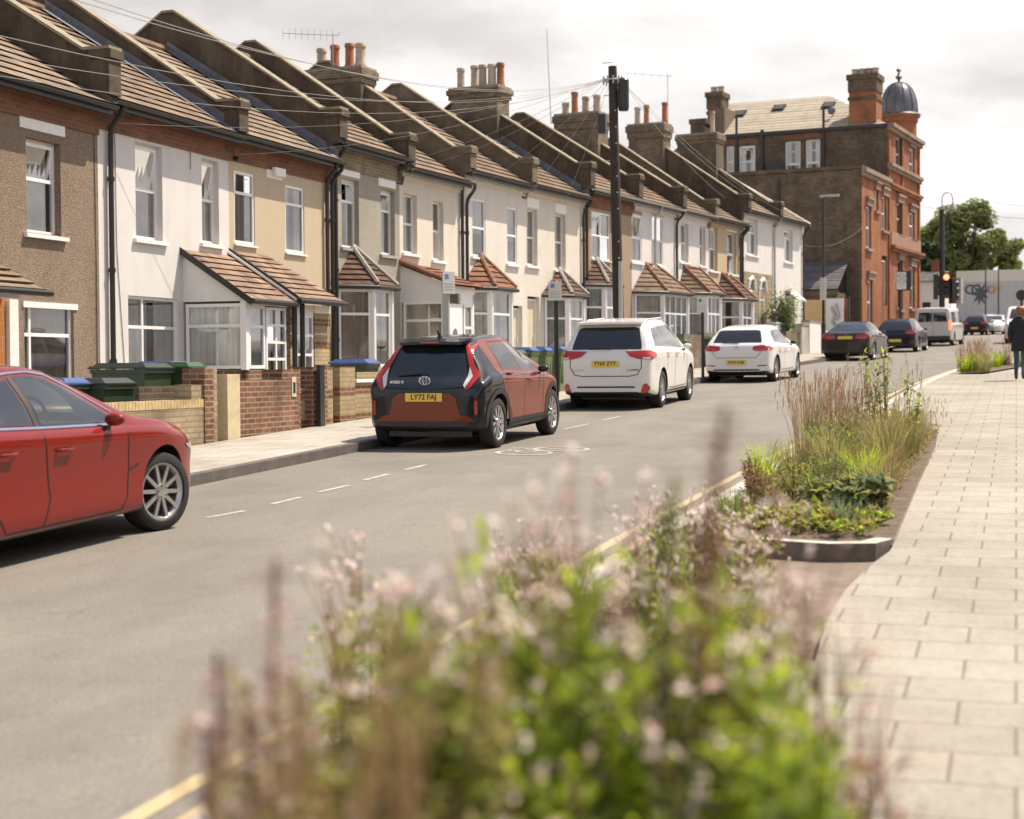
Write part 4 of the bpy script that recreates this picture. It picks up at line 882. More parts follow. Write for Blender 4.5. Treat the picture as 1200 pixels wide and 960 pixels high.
for x in (XL + .25, XL + 3.6, XR - .25):
    pl = MB(); pl.box(x - .18, x + .18, -.09, -.003, -.3, ZU - .35); pl.build('pilaster', M['red_brick'], P)
cp = MB(); cp.box(-.08, XL - .004, -.05, YLl + .1, ZL + .02, ZL + .2); cp.build('parapet_coping', M['stock_dark'], P)
gt = MB(); gt.box(XL - .14, XL - .01, .05, YUl, ZU - .12, ZU + .06); gt.build('gutter', M['blackplastic'], P)
yr, zr = ps(XL + 3.5, 960, 114); zr -= .0
rf = MB(); e0, e1 = XL - .12, XR + .05; yb = YUl
xm = (e0 + e1) / 2; hz = ps(xm, 900, 118)[1]
yf = ps(xm, 972, 114)[0]; yk = ps(xm, 851, 122)[0]
tiled(rf, (e0, yb, ZU + .02), (e0, .0, ZU + .02), (xm, yf, hz), (xm, yk, hz), 12, .02); tiled(rf, (e0, 0, ZU + .02), (e1, 0, ZU + .02), (xm, yf, hz), (xm, yf, hz), 12, .02)
rf.poly([(e1, 0, ZU + .02), (e1, yb, ZU + .02), (xm, yk, hz), (xm, yf, hz)]); rf.poly([(e1, yb, ZU + .02), (e0, yb, ZU + .02), (xm, yk, hz)])
ro = rf.build('roof', M['slate'], P)
def on_roof(u, v):                                    # point of the camera-side slope under a pixel
    o = PMI @ CAM; d = PMI.to_3x3() @ ray(u, v); n = Vector((e0, yb, ZU)) ; N = Vector((-(hz - ZU), 0, xm - e0)).normalized(); k = (Vector((e0, 0, ZU + .04)) - o).dot(N) / d.dot(N); return o + d * k
for u, v in ((867, 134), (913, 127), (971, 124)):
    c = on_roof(u, v); s = Vector((xm - e0, 0, hz - ZU)).normalized(); t = Vector((0, 1, 0)); N = s.cross(t); N = N if N.z > 0 else -N; mb = MB()
    mb.prism([c - s * .36 - t * .34, c + s * .36 - t * .34, c + s * .36 + t * .34, c - s * .36 + t * .34], N * .10); mb.prism([c - s * .27 - t * .24 + N * .09, c + s * .27 - t * .24 + N * .09, c + s * .27 + t * .24 + N * .09, c - s * .27 + t * .24 + N * .09], N * .02, 1)
    mb.build('skylight', [M['blackplastic'], M['interior']], ro)
c = on_roof(976, 136); mb = MB(); mb.lathe([(.05, 0), (.15, .03), (.21, .09), (.22, .10)], 14, 0, (c.x - .4, c.y, c.z + .25), 'x'); mb.tube(c, (c.x - .35, c.y, c.z + .25), .03, n=5); mb.build('satellite_dish', M['lead'], ro)
def bigstack(u0, u1, v0, v1, Xc, w, name='chimney', pots=4):
    y0 = ps(Xc, u1, v1)[0]; y1 = ps(Xc, u0, v1)[0]; z1 = ps(Xc, u0, v0)[1]; z0 = min(ps(Xc, u0, v1)[1] - .6, ZU + .3); mb = MB(); hh = z1 - z0
    mb.box(Xc - w, Xc + w, y0, y1, z0, z1 - .95, 0); mb.box(Xc - w - .06, Xc + w + .06, y0 - .06, y1 + .06, z0 + hh * .52, z0 + hh * .58, 1); mb.box(Xc - w - .05, Xc + w + .05, y0 - .05, y1 + .05, z1 - .95, z1 - .3, 1); mb.box(Xc - w - .12, Xc + w + .12, y0 - .12, y1 + .12, z1 - .3, z1 - .02, 1)
    o = mb.build(name, [M['red_brick'], M['stock_dark']], P)
    for k in range(pots):
        q = MB(); q.lathe([(.2, 0), (.17, .3), (.2, .32), (.2, .38), (.14, .38), (.14, .1)], 10, 0, (Xc, y0 + (y1 - y0) * (k + .5) / pots, z1 - .02)); q.build('chimney_pot', M['pot_buff'], o, 40)
bigstack(998.5, 1030, 90, 140, XL + .75, .7); bigstack(833, 849, 110, 152, XL + 3.0, .6, pots=2); bigstack(814, 829, 141, 185, XL + .5, .5, pots=0)
mb = MB(); mb.box(XL + .1, XL + 2.2, YUl - .5, YUl + .02, ZU - 1.0, ZU + 1.6); mb.build('party_parapet', M['parapet_pale'], P)
# corner turret
tx, ty = XR - .72, 1.0; zt = pf(1055, 137)[1] + .0; zt = PMI @ aty(1055, 136, (PMX @ Vector((tx, ty, 0))).y); zt = zt.z; ztop = (PMI @ aty(1055, 97, (PMX @ Vector((tx, ty, 0))).y)).z; zfin = (PMI @ aty(1055, 79, (PMX @ Vector((tx, ty, 0))).y)).z
mb = MB(); mb.lathe([(1.0, ZU - .6), (1.0, zt - .45), (1.08, zt - .4), (1.08, zt - .2), (1.2, zt - .12), (1.2, zt)], 20, 0, (tx, ty, 0)); tu = mb.build('turret', M['red_brick'], P, 35)
mb = MB(); hd = ztop - zt; prof = [(1.24, 0), (1.12, .1)] + [(1.06 * math.cos(t * math.pi / 2 / 9) ** .8, .12 + (hd - .12) * math.sin(t * math.pi / 2 / 9)) for t in range(9)] + [(.09, hd)]
mb.lathe(prof, 24, 0, (tx, ty, zt))
for k in range(12):
    t = k * math.tau / 12; mb.path([(tx + (r + .015) * math.cos(t), ty + (r + .015) * math.sin(t), zt + h) for r, h in prof[2:]], .028, 4)
dm = mb.build('dome', M['dome_lead'], tu, 40)
mb = MB(); mb.lathe([(.1, 0), (.06, .2), (.16, .3), (.2, .38), (.1, .46), (.05, .6), (.045, (zfin - ztop) * .75), (.12, (zfin - ztop) * .8), (.16, (zfin - ztop) * .88), (.1, (zfin - ztop) * .97), (.02, (zfin - ztop))], 12, 0, (tx, ty, ztop - .05)); mb.build('finial', M['dome_lead'], dm, 40)
# pipes on the side walls
for X, u, v0, v1 in ((XL - .06, 863, 135, 209), (XL - .06, 893, 152, 209), (XL - .06, 965, 125, 205)):
    y, z1 = ps(X, u, v0); z0 = ps(X, u, v1)[1]; mb = MB(); mb.tube((X, y, z0), (X, y, z1), .10 if u == 893 else .07, n=8); mb.build('soil_pipe', M['downpipe'], P)
X = -.06
for u, v0, v1 in ((912, 212, 300), (1000, 262, 380)):
    y, z1 = ps(X, u, v0); z0 = ps(X, u, v1)[1]; mb = MB(); mb.box(X - .05, X + .05, y - (.35 if u > 990 else .06), y + (.35 if u > 990 else .06), z0, z1) if u > 990 else mb.tube((X, y, z0), (X, y, z1), .07, n=8); mb.build('soil_pipe' if u < 990 else 'dark_pier', M['downpipe'] if u < 990 else M['stock_dark'], P)
y0, z0 = ps(XL - .3, 918, 203); y1, z1 = ps(XL - .3, 900, 192); mb = MB(); mb.box(XL - .6, XL, y0, y1, z0, z1); mb.build('vent_box', M['blackplastic'], P)

# low outbuilding between the end house and the corner building
q0 = aty(1003, 380, 80.5); OB = thing('outbuilding', 'low dark slate roofed outbuilding between end house and corner building', 'outbuilding', (q0.x - .4, 80.6, GR * 80.5), (0, 0, R(82)))
OI = OB.matrix_basis.inverted() if False else (Matrix.Translation(OB.location) @ Matrix.Rotation(R(82), 4, 'Z')).inverted()
def of(X, u, v):
    o = OI @ CAM; d = OI.to_3x3() @ ray(u, v); k = (X - o.x) / d.x; q = o + d * k; return q.y, q.z
ze_ = of(-1.2, 970, 339)[1]; zr_ = of(1.0, 970, 307)[1]
mb = MB(); tiled(mb, (-1.2, 8, ze_), (-1.2, .2, ze_), (1.0, .2, zr_), (1.0, 8, zr_), 10, .02); mb.build('roof', M['dark_slate'], OB)
mb = MB(); mb.box(-1.0, .9, .3, 8, -.4, ze_ - .15); mb.box(-1.15, -1.0, .2, 8, ze_ - .3, ze_ - .05); mb.build('wall', M['stock_dark'], OB)
def panel(name, label, cat, u0, v0, u1, v1, y, mat, th=.06, group=None):
    a = aty(u0, v0, y); b = aty(u1, v1, y); t = thing(name, label, cat, ((a.x + b.x) / 2, y, b.z), (0, 0, R(-8)), group); w = (b.x - a.x) / 2; h = a.z - b.z
    mb = MB(); mb.box(-w, w, 0, th, -.3, h); mb.build('board', mat, t); return t, w, h
t, w, h = panel('hoarding', 'plywood hoarding across the driveway beside the end house', 'hoarding', 934, 352, 972, 392, 74.5, M['ply'])
t, w, h = panel('hoarding', 'white hoarding with dark painted scrawl beside the red gate', 'hoarding', 968, 350, 989, 392, 74, M['sign_white'])
mb = MB(); mb.path([(-w * .4, -.01, h * .75), (w * .0, -.015, h * .55), (-w * .3, -.01, h * .35), (w * .3, -.015, h * .2)], .09, 5); mb.path([(w * .1, -.01, h * .85), (w * .5, -.015, h * .5), (w * .2, -.01, h * .4)], .07, 5); mb.build('scrawl', M['concrete'], t)
t, w, h = panel('gate', 'narrow rust red gate at the foot of the corner building', 'gate', 986, 350, 994, 392, 74.2, plain('rust_red_paint', (.25, .07, .035), .6, var=.2)); mb = MB(); mb.box(-w - .06, -w, -.02, .1, -.3, h + .08); mb.box(w, w + .06, -.02, .1, -.3, h + .08); mb.build('gate_post', M['blackpaint'], t)
# ---------------------------------------------------------------- vehicles: lofted bodies, wheel arches cut out, fittings laid onto the body
def lin(x, tab): return interp(x, tab)
def loft_body(S):
    L, w0 = S['L'], S['W'] / 2
    xs = S.get('xs') or sorted(set([round(a, 3) for a, _ in S['top']] + [round(a, 3) for a, _ in S['plan']]))
    # fill long gaps
    out = [xs[0]]
    for x in xs[1:]:
        while x - out[-1] > .30: out.append(out[-1] + (x - out[-1]) / math.ceil((x - out[-1]) / .24))
        if x - out[-1] > .018: out.append(x)
    xs = out; rows = []
    for x in xs:
        zt, zl, w, zb = lin(x, S['top']), lin(x, S['belt']), w0 * lin(x, S['plan']), lin(x, S['bot'])
        zl = min(zl, zt - .03); hmax = S['H'] - .96; h = max(0, min(1, (zt - zl - .05) / (hmax * .8))); h = h * h * (3 - 2 * h)
        wr = (1 - h) * w * .90 + h * min(w * .90, S['roofw'] / 2 * lin(x, S.get('roofplan', [(0, 1), (9, 1)])))
        zs = zb + .10; zm = zb + (zl - zb) * .55
        te = zt - .028 - .045 * h; sh = S.get('shoulder', .045)
        sec = [(0, zb), (w * .55, zb), (w * .90, zb + .012), (w * .965, zb + .05), (w * .985, zs + .05), (w * S.get('waist', .985), zm), (w * 1.0, zl - .10), (w * .992, zl - .03), (w * .955, zl + .002 + .0 * h)]
        p0 = (w * .955, zl); p1 = (wr, te)
        for t in (.08, .36, .68, .94):
            bulge = .022 * math.sin(math.pi * t) * h
            y = p0[0] + (p1[0] - p0[0]) * (t ** (1.06)); z = p0[1] + (p1[1] - p0[1]) * t
            if t == .08: y = p0[0] - sh * .45 * h - (p0[0] - p1[0]) * .08
            sec.append((y + bulge, z))
        sec += [(wr * .955, te + (zt - te) * .62), (wr * .80, te + (zt - te) * .88), (wr * .45, zt - .002), (0, zt)]
        rows.append([(x, y, z) for y, z in sec])
    mb = MB(); n = len(rows[0]); idx = []
    for r in rows: idx.append([mb.p(q) for q in r])
    mir = []
    for r, ii in zip(rows, idx): mir.append([ii[k] if k in (0, n - 1) else mb.p((r[k][0], -r[k][1], r[k][2])) for k in range(n)])
    for a, b in zip(range(len(rows) - 1), range(1, len(rows))):
        for k in range(n - 1):
            mb.f.append([idx[a][k], idx[b][k], idx[b][k + 1], idx[a][k + 1]]); mb.m.append(0)
            mb.f.append([mir[a][k + 1], mir[b][k + 1], mir[b][k], mir[a][k]]); mb.m.append(0)
    for e, rev in ((0, False), (-1, True)):                       # close the ends with strips between the two sides
        for k in range(n - 1):
            q = [idx[e][k], idx[e][k + 1], mir[e][k + 1], mir[e][k]]; q = [v for j, v in enumerate(q) if v not in q[:j]]
            mb.f.append(q if not rev else q[::-1]); mb.m.append(0)
    return mb
class Skin:
    """the body surface: patches with any outline are laid onto it"""
    def __init__(s, obj):
        dg = bpy.context.evaluated_depsgraph_get(); me = obj.evaluated_get(dg).to_mesh()
        s.v = [v.co.copy() for v in me.vertices]; s.bvh = BVHTree.FromPolygons(s.v, [p.vertices[:] for p in me.polygons]); obj.evaluated_get(dg).to_mesh_clear()
    def hit(s, axis, a, b):
        o, d = {'rear': (Vector((-3, a, b)), Vector((1, 0, 0))), 'front': (Vector((9, a, b)), Vector((-1, 0, 0))), 'right': (Vector((a, -3, b)), Vector((0, 1, 0))), 'left': (Vector((a, 3, b)), Vector((0, -1, 0))), 'top': (Vector((a, b, 4)), Vector((0, 0, -1)))}[axis]
        loc, nor, i, dist = s.bvh.ray_cast(o, d)
        if loc is None:
            loc, nor, i, dist = s.bvh.find_nearest(o + d * 3)
        if nor.dot(d) > 0: nor = -nor
        return loc, nor
    def patch(s, axis, poly, name, mat, parent, off=.004, step=.05, thick=0.0, smooth=50):
        bm = bmesh.new(); f = bm.faces.new([bm.verts.new((a, b, 0)) for a, b in poly])
        if f.normal.z < 0: f.normal_flip()
        for ax in (0, 1):
            lo, hi = min(p[ax] for p in poly), max(p[ax] for p in poly); k = math.floor(lo / step) * step + step
            while k < hi:
                nn = Vector((1, 0, 0)) if ax == 0 else Vector((0, 1, 0)); bmesh.ops.bisect_plane(bm, geom=bm.verts[:] + bm.edges[:] + bm.faces[:], plane_co=nn * k, plane_no=nn); k += step
        bmesh.ops.triangulate(bm, faces=bm.faces[:])
        for v in bm.verts:
            loc, nor = s.hit(axis, v.co.x, v.co.y); v.co = loc + nor * off
        if thick: bmesh.ops.solidify(bm, geom=bm.faces[:], thickness=thick)
        bmesh.ops.recalc_face_normals(bm, faces=bm.faces)
        c, nn = s.hit(axis, *[sum(p[k] for p in poly) / len(poly) for k in (0, 1)])
        if not thick:
            g = max(bm.faces, key=lambda q: q.calc_area()); 
            if g.normal.dot({'rear': Vector((-1, 0, 0)), 'front': Vector((1, 0, 0)), 'right': Vector((0, -1, 0)), 'left': Vector((0, 1, 0)), 'top': Vector((0, 0, 1))}[axis]) < 0: bmesh.ops.reverse_faces(bm, faces=bm.faces[:])
        me = bpy.data.meshes.new(name); bm.to_mesh(me); bm.free(); me.materials.append(mat)
        me.polygons.foreach_set('use_smooth', [True] * len(me.polygons)); me.set_sharp_from_angle(angle=R(smooth))
        o = bpy.data.objects.new(name, me); COL.objects.link(o); o.parent = parent; return o
    def line(s, axis, pts, name, mat, parent, w=.007, off=.003):
        """a shut line: a thin dark band that follows the body"""
        mb = MB(); P = [Vector((*p, 0)) for p in pts]; dense = []
        for a, b in zip(P, P[1:]):
            k = max(1, int((b - a).length / .04)); dense += [a.lerp(b, j / k) for j in range(k)]
        dense.append(P[-1]); prev = None
        for j, p in enumerate(dense):
            d = (dense[min(j + 1, len(dense) - 1)] - dense[max(j - 1, 0)]).normalized(); nn = Vector((-d.y, d.x, 0)) * w
            q = []
            for e in (p - nn, p + nn): loc, nor = s.hit(axis, e.x, e.y); q.append(loc + nor * off)
            if prev: mb.poly([prev[0], prev[1], q[1], q[0]])
            prev = q
        return mb.build(name, mat, parent)
def arc(cx, cz, r, a0, a1, n=14): return [(cx + r * math.cos(R(a0 + (a1 - a0) * k / n)), cz + r * math.sin(R(a0 + (a1 - a0) * k / n))) for k in range(n + 1)]
def wheel(parent, x, y, r, w, rimr, spokes, style, side, steer=0.0, rimmat='alloy'):
    """side -1: outer face towards -y"""
    t = thing.__globals__['bpy'].data.objects.new('wheel', None); COL.objects.link(t); t.parent = parent; t.location = (x, y, r); t.rotation_euler = (0, rnd.uniform(0, 1.2), steer)
    s = side; o = w / 2
    mb = MB(); mb.lathe([(rimr, -o * .8), (rimr + .012, -o), (r * .93, -o * 1.0), (r * .985, -o * .86), (r, -o * .6), (r, o * .6), (r * .985, o * .86), (r * .93, o), (rimr + .012, o), (rimr, o * .8)], 36, 0, (0, 0, 0), 'y', False)
    mb.build('tyre', M['tyre'], t, 40)
    mb = MB(); f = s * o * .88
    prof = [(rimr + .004, f), (rimr - .012, f), (rimr - .03, f - s * .03), (rimr - .04, f - s * .1), (.0, f - s * .105)]
    for (r0, h0), (r1, h1) in zip(prof, prof[1:]):
        for k in range(32):
            a0, a1 = k * math.tau / 32, (k + 1) * math.tau / 32; m = 0 if h0 > f - s * .06 and s > 0 or h0 < f - s * .06 and s < 0 or r0 > rimr - .035 else 1
            mb.poly([(r0 * math.cos(a0), h0, r0 * math.sin(a0)), (r0 * math.cos(a1), h0, r0 * math.sin(a1)), (r1 * math.cos(a1), h1, r1 * math.sin(a1)), (r1 * math.cos(a0), h1, r1 * math.sin(a0))], m)
    for k in range(spokes):
        a = k * math.tau / spokes; tw = style.get('twist', 0); w0, w1 = style.get('w0', .03), style.get('w1', .03)
        P0 = Vector((.045 * math.cos(a), f - s * .012, .045 * math.sin(a))); a2 = a + tw; P1 = Vector(((rimr - .012) * math.cos(a2), f - s * .006, (rimr - .012) * math.sin(a2)))
        d = (P1 - P0).normalized(); n_ = Vector((0, 1, 0)).cross(d) ; y_ = Vector((0, -s * .028, 0))
        q = [P0 - n_ * w0 / 2, P0 + n_ * w0 / 2, P1 + n_ * w1 / 2, P1 - n_ * w1 / 2]; mb.prism(q, y_, 0)
    mb.lathe([(.065, f - s * .03), (.062, f + s * .001), (.03, f + s * .006)], 14, 0, (0, 0, 0), 'y')
    for k in range(5):
        a = k * math.tau / 5; mb.lathe([(.009, f - s * .01), (.009, f + s * .004)], 6, 1, (.05 * math.cos(a), 0, .05 * math.sin(a)), 'y')
    mb.build('rim', [M[rimmat], M['alloy_dark']], t, 35); return t
def mirror(parent, x, y, z, side, mat):
    bm = bmesh.new(); bmesh.ops.create_cube(bm, size=1)
    for v in bm.verts:
        k = v.co; v.co = Vector((k.x * (.15 if k.z < 0 else .12) + (.02 if k.y * side > 0 else 0), k.y * .21, k.z * .135))
        if k.x > 0: v.co.y *= .85; v.co.z *= .8
    me = bpy.data.meshes.new('mirror'); bm.to_mesh(me); bm.free(); me.materials.append(mat)
    o = bpy.data.objects.new('mirror', me); COL.objects.link(o); o.parent = parent; o.location = (x, y + side * .12, z)
    sb = o.modifiers.new('s', 'SUBSURF'); sb.levels = sb.render_levels = 3
    me.polygons.foreach_set('use_smooth', [True] * 6)
    mb = MB(); mb.box(-.03, .03, -side * .10 - .05, -side * .10 + .05, -.085, -.045); mb.build('mirror_foot', M['trim'], o)
    return o
def handle(parent, skin, axis, x, z, mat, side):
    loc, nor = skin.hit(axis, x, z); mb = MB(); 
    mb.path([loc + Vector((-.10, 0, 0)), loc + Vector((-.085, side * .028, 0)), loc + Vector((.085, side * .03, 0)), loc + Vector((.10, 0, 0))], .014, 6); o = mb.build('door_handle', mat, parent, 60); return o
def plate(parent, skin, y, z, text, w=.52, h=.111, tilt=0.0):
    loc, nor = skin.hit('rear', y, z); t = MB(); t.box(-.012, 0, -w / 2, w / 2, -h / 2, h / 2); o = t.build('number_plate', M['plate_yellow'], parent)
    loc = Vector((min(skin.hit('rear', y + a, z + b)[0].x for a in (-w / 2, 0, w / 2) for b in (-h / 2, h / 2)), y, z)); o.location = loc + Vector((-.006, 0, 0)); o.rotation_euler = (0, tilt, 0)
    if text: textobj(text, .098, 'plate_lettering', M['plate_ink'], o, Matrix.Translation((-.0145, 0, .002)) @ Matrix(((0, 0, -1, 0), (-1, 0, 0, 0), (0, 1, 0, 0), (0, 0, 0, 1))), .001, .0016)
    return o
REARM = Matrix(((0, 0, -1, 0), (-1, 0, 0, 0), (0, 1, 0, 0), (0, 0, 0, 1)))       # letters that face backwards

def make_car(name, label, cat, S, contact, heading, group=None):
    """contact: world point under the outer edge of the rear (or front) right wheel; heading: clockwise from the street axis"""
    ax = S['axles'][S.get('ref', 0)]; yaw = R(90 - heading); rot = Matrix.Rotation(yaw, 3, 'Z') @ Matrix.Rotation(-math.atan(GR), 3, 'Y')
    o3 = contact - rot @ Vector((ax, -S['W'] / 2 + .13, 0)); root = thing(name, label, cat, o3, (0, -math.atan(GR), yaw), group)
    root.rotation_mode = 'XYZ'
    mb = loft_body(S); body = mb.build('body', [S['paint'], M['trim'], M['alloy_dark']], root)
    sb = body.modifiers.new('s', 'SUBSURF'); sb.levels = sb.render_levels = 2
    bpy.context.view_layer.update(); dg = bpy.context.evaluated_depsgraph_get(); me = bpy.data.meshes.new_from_object(body.evaluated_get(dg)); body.modifiers.clear(); body.data = me
    skin = Skin(body)
    # arches (and see-through cabin)
    cut = MB(); wr = S['wr']
    for a in S['axles']:
        for sd_ in (-1, 1): cut.lathe([(wr + .055, sd_ * (S['W'] / 2 - .27)), (wr + .055, sd_ * (S['W'] / 2 + .2))], 40, 0, (a, 0, wr + .01), 'y')
    def boolean(c, mats):
        co = c.build('cutter', mats); co.parent = root; bpy.context.view_layer.update(); md = body.modifiers.new('b', 'BOOLEAN'); md.object = co; md.operation = 'DIFFERENCE'; md.solver = 'EXACT'; md.material_mode = 'TRANSFER'
        dg = bpy.context.evaluated_depsgraph_get(); m2 = bpy.data.meshes.new_from_object(body.evaluated_get(dg)); body.modifiers.clear(); body.data = m2; bpy.data.objects.remove(co)
    boolean(cut, [M['blackplastic']])
    if S.get('cabin'):
        c2 = MB(); 
        for poly in S['cabin']: c2.prism([(x, -1.2, z) for x, z in poly], (0, 2.4, 0))
        boolean(c2, [M['interior']])
        c3 = MB(); c3.prism([(x, -.54, z) for x, z in S['screen']], (0, 1.08, 0)); boolean(c3, [M['interior']])
    bm = bmesh.new(); bm.from_mesh(body.data)
    ti = [k for k, m in enumerate(body.data.materials) if m == M['trim']]; ti = ti[0] if ti else None
    for f in bm.faces:
        if f.normal.z < -.6 and f.calc_center_median().z < .5 and ti is not None and f.material_index == 0: f.material_index = ti
        f.smooth = True
    bm.to_mesh(body.data); bm.free(); body.data.set_sharp_from_angle(angle=R(38))
    W = S['W']
    for k, a in enumerate(S['axles']):
        for sd_ in (-1, 1): wheel(root, a, sd_ * (W / 2 - .03 - S['tw'] / 2), wr, S['tw'], S['rim'], S['spokes'], S['style'], sd_, S.get('steer', 0) if k == 1 else 0, S.get('rimmat', 'alloy'))
    ub = MB(); ub.box(S['axles'][0] - .4, S['axles'][1] + .3, -W / 2 + .28, W / 2 - .28, .17, .3); ub.build('underbody', M['blackplastic'], root)
    sides = (('right', -1), ('left', 1))
    for axn, sd_ in sides:
        for wpoly in S['side_glass']: skin.patch(axn, wpoly, 'side_window', S.get('glassmat', M['glass_dark']), root, off=.004)
        for ln in S['shut']: skin.line(axn, ln, 'shut_line', M['blackplastic'], body)
        for poly in S.get('side_trim', []): skin.patch(axn, poly, 'side_trim', M['trim'], root, off=.006)
        for hx, hz in S['handles']: handle(root, skin, axn, hx, hz, S.get('handlemat', S['paint']), sd_)
        mx, mz = S['mirror']; loc, nor = skin.hit(axn, mx, mz); mirror(root, mx, loc.y, mz, sd_, S.get('mirrormat', S['paint']))
        if S.get('flare'):
            for a in S['axles']:
                r0, r1 = wr + .05, wr + .05 + S['flare']; skin.patch(axn, arc(a, wr + .01, r1, -15, 195) + arc(a, wr + .01, r0, 195, -15), 'arch_trim', M['trim'], root, off=.009)
    for poly in S['rear_glass']: skin.patch('rear', poly, 'rear_window', S.get('rearglass', M['glass_dark']), root, off=.004)
    skin.patch('front', S['windscreen'], 'windscreen', S.get('glassmat', M['glass_dark']), root, off=.004)
    for poly, m, nm, off in S['rear_bits']:
        for q in (poly, [(-a, b) for a, b in poly][::-1]) if min(a for a, b in poly) > .0 or max(a for a, b in poly) < 0 else (poly,):
            skin.patch('rear', q, nm, M[m] if isinstance(m, str) else m, root, off=off, step=.04)
    for poly, m, nm, off in S.get('side_bits', []):
        for axn, sd_ in sides: skin.patch(axn, poly, nm, M[m] if isinstance(m, str) else m, root, off=off, step=.04)
    for poly, m, nm, off in S.get('front_bits', []):
        for q in (poly, [(-a, b) for a, b in poly][::-1]): skin.patch('front', q, nm, M[m], root, off=off, step=.04)
    return root, skin, body

PLAN = lambda L: [(0, .80), (.04, .885), (.12, .945), (.3, .98), (.7, 1.0), (L - 1.1, 1.0), (L - .7, .985), (L - .4, .94), (L - .18, .86), (L - .05, .74), (L, .62)]
BOT = lambda L, z=.19, r=.30: [(0, r + .04), (.15, r - .02), (.5, z), (L - .6, z), (L - .15, r - .06), (L, r)]
# --- black and orange supermini with LY72 FAJ
L = 3.70
def rearY(ax): return ax
AY = dict(L=L, W=1.74, H=1.52, roofw=1.0, wr=.335, tw=.195, rim=.232, axles=(.60, 3.03), spokes=10, style=dict(w0=.022, w1=.055, twist=.22), paint=M['paint_black'], waist=.975,
    top=[(0, .80), (.04, .88), (.10, .93), (.16, .99), (.26, 1.16), (.36, 1.33), (.43, 1.425), (.50, 1.46), (.75, 1.495), (1.2, 1.52), (1.65, 1.515), (2.0, 1.46), (2.35, 1.28), (2.62, 1.10), (2.75, 1.045), (3.1, .99), (3.4, .90), (3.58, .80), (3.68, .66), (3.70, .58)],
    belt=[(0, .72), (.1, .88), (.35, .98), (.7, 1.0), (1.2, .985), (2.0, .955), (2.7, .94), (3.2, .87), (3.5, .78), (3.7, .52)], plan=PLAN(L), bot=[(0, .30), (.15, .25), (.5, .21), (3.1, .22), (3.5, .27), (3.7, .32)],
    side_glass=[[(.92, 1.03), (1.62, 1.0), (1.56, 1.37), (1.05, 1.375), (.93, 1.27), (.88, 1.12)], [(1.66, 1.0), (2.42, .98), (2.28, 1.10), (1.98, 1.32), (1.78, 1.385), (1.60, 1.375)]],
    shut=[[(1.62, .99), (1.66, .7), (1.62, .36)], [(2.5, .95), (2.52, .6), (2.46, .36), (1.62, .35), (1.15, .36), (1.02, .55), (.92, .75), (.86, 1.0)], [(.86, 1.0), (.9, 1.3), (1.02, 1.41), (1.8, 1.42), (2.4, 1.05), (2.5, .95)]],
    handles=[(1.03, .985), (1.86, .87)], mirror=(2.36, 1.0), mirrormat=M['paint_black'], flare=.075, handlemat=M['paint_orange'],
    side_trim=[[(.93, .22), (2.72, .22), (2.66, .36), (1.0, .37)]],
    rear_glass=[[(-.56, .985), (.56, .985), (.45, 1.36), (.3, 1.385), (-.3, 1.385), (-.45, 1.36)]],
    windscreen=[(-.58, 1.08), (.58, 1.08), (.44, 1.42), (-.44, 1.42)],
    rear_bits=[([(-.70, .385), (-.60, .46), (-.50, .47), (-.44, .70), (-.36, .755), (.36, .755), (.44, .70), (.50, .47), (.60, .46), (.70, .385)], 'paint_orange', 'bumper_panel', .006),
               ([(-.64, .32), (.64, .32), (.60, .382), (-.60, .382)], 'trim', 'lower_bumper', .008),
               ([(.445, 1.40), (.53, 1.395), (.625, 1.13), (.745, .985), (.66, .84), (.575, .80), (.655, .97), (.555, 1.13)], 'lens_red', 'tail_light', .011),
               ([(.575, 1.10), (.645, .97), (.575, .82), (.545, .86), (.575, .98)], 'lens_clear', 'reversing_light', .010),
               ([(.70, .47), (.735, .48), (.735, .66), (.70, .66)], 'lens_red', 'rear_reflector', .008),
               ([(-.54, .84), (0, .80), (.54, .84), (.60, .97), (.565, .985), (-.565, .985), (-.60, .97)], 'glass_dark', 'tailgate_panel', .0035)],
    side_bits=[([(.86, .37), (.90, .50), (.84, .72), (.80, .78), (.72, .92), (.62, 1.05), (.60, 1.22), (.66, 1.41), (.8, 1.45), (1.8, 1.47), (2.0, 1.42), (2.45, 1.12), (2.72, .985), (3.2, .90), (3.5, .76), (3.52, .60), (3.3, .62), (3.03, .74), (2.78, .62), (2.66, .37)], 'paint_orange', 'side_panel', .002)])
ct = gnd(577.5, 524.5); car1, sk1, bd1 = make_car('parked_car', 'black and orange hatchback with yellow plate LY72 FAJ', 'car', AY, ct, 1.5)
plate(car1, sk1, 0, .705, 'LY72 FAJ')
mb = MB(); mb.prism([(.34, -.49, 1.445), (.27, -.44, 1.425), (.25, 0, 1.445), (.27, .44, 1.425), (.34, .49, 1.445), (.6, .48, 1.475), (.6, -.48, 1.475)], (0, 0, -.035)); sp1 = mb.build('spoiler', M['paint_black'], car1, 40)
mb = MB(); mb.box(.238, .262, -.13, .13, 1.415, 1.432); mb.build('brake_light', M['lens_red'], sp1)
mb = MB(); q, nn = sk1.hit('rear', 0, 1.0)
mb.path([sk1.hit('rear', 0.0, 1.005)[0] + Vector((-.02, 0, 0)), sk1.hit('rear', .12, 1.015)[0] + Vector((-.025, 0, 0)), sk1.hit('rear', .42, .99)[0] + Vector((-.018, 0, 0))], [.014, .014, .008], 6); mb.build('wiper', M['trim'], car1)
def ring(mb, c, a, b, r, n=28, m=0, ax='x'):
    c = Vector(c); mb.path([c + Vector((0, a * math.cos(t * math.tau / n), b * math.sin(t * math.tau / n))) for t in range(n + 1)], r, 5, m)
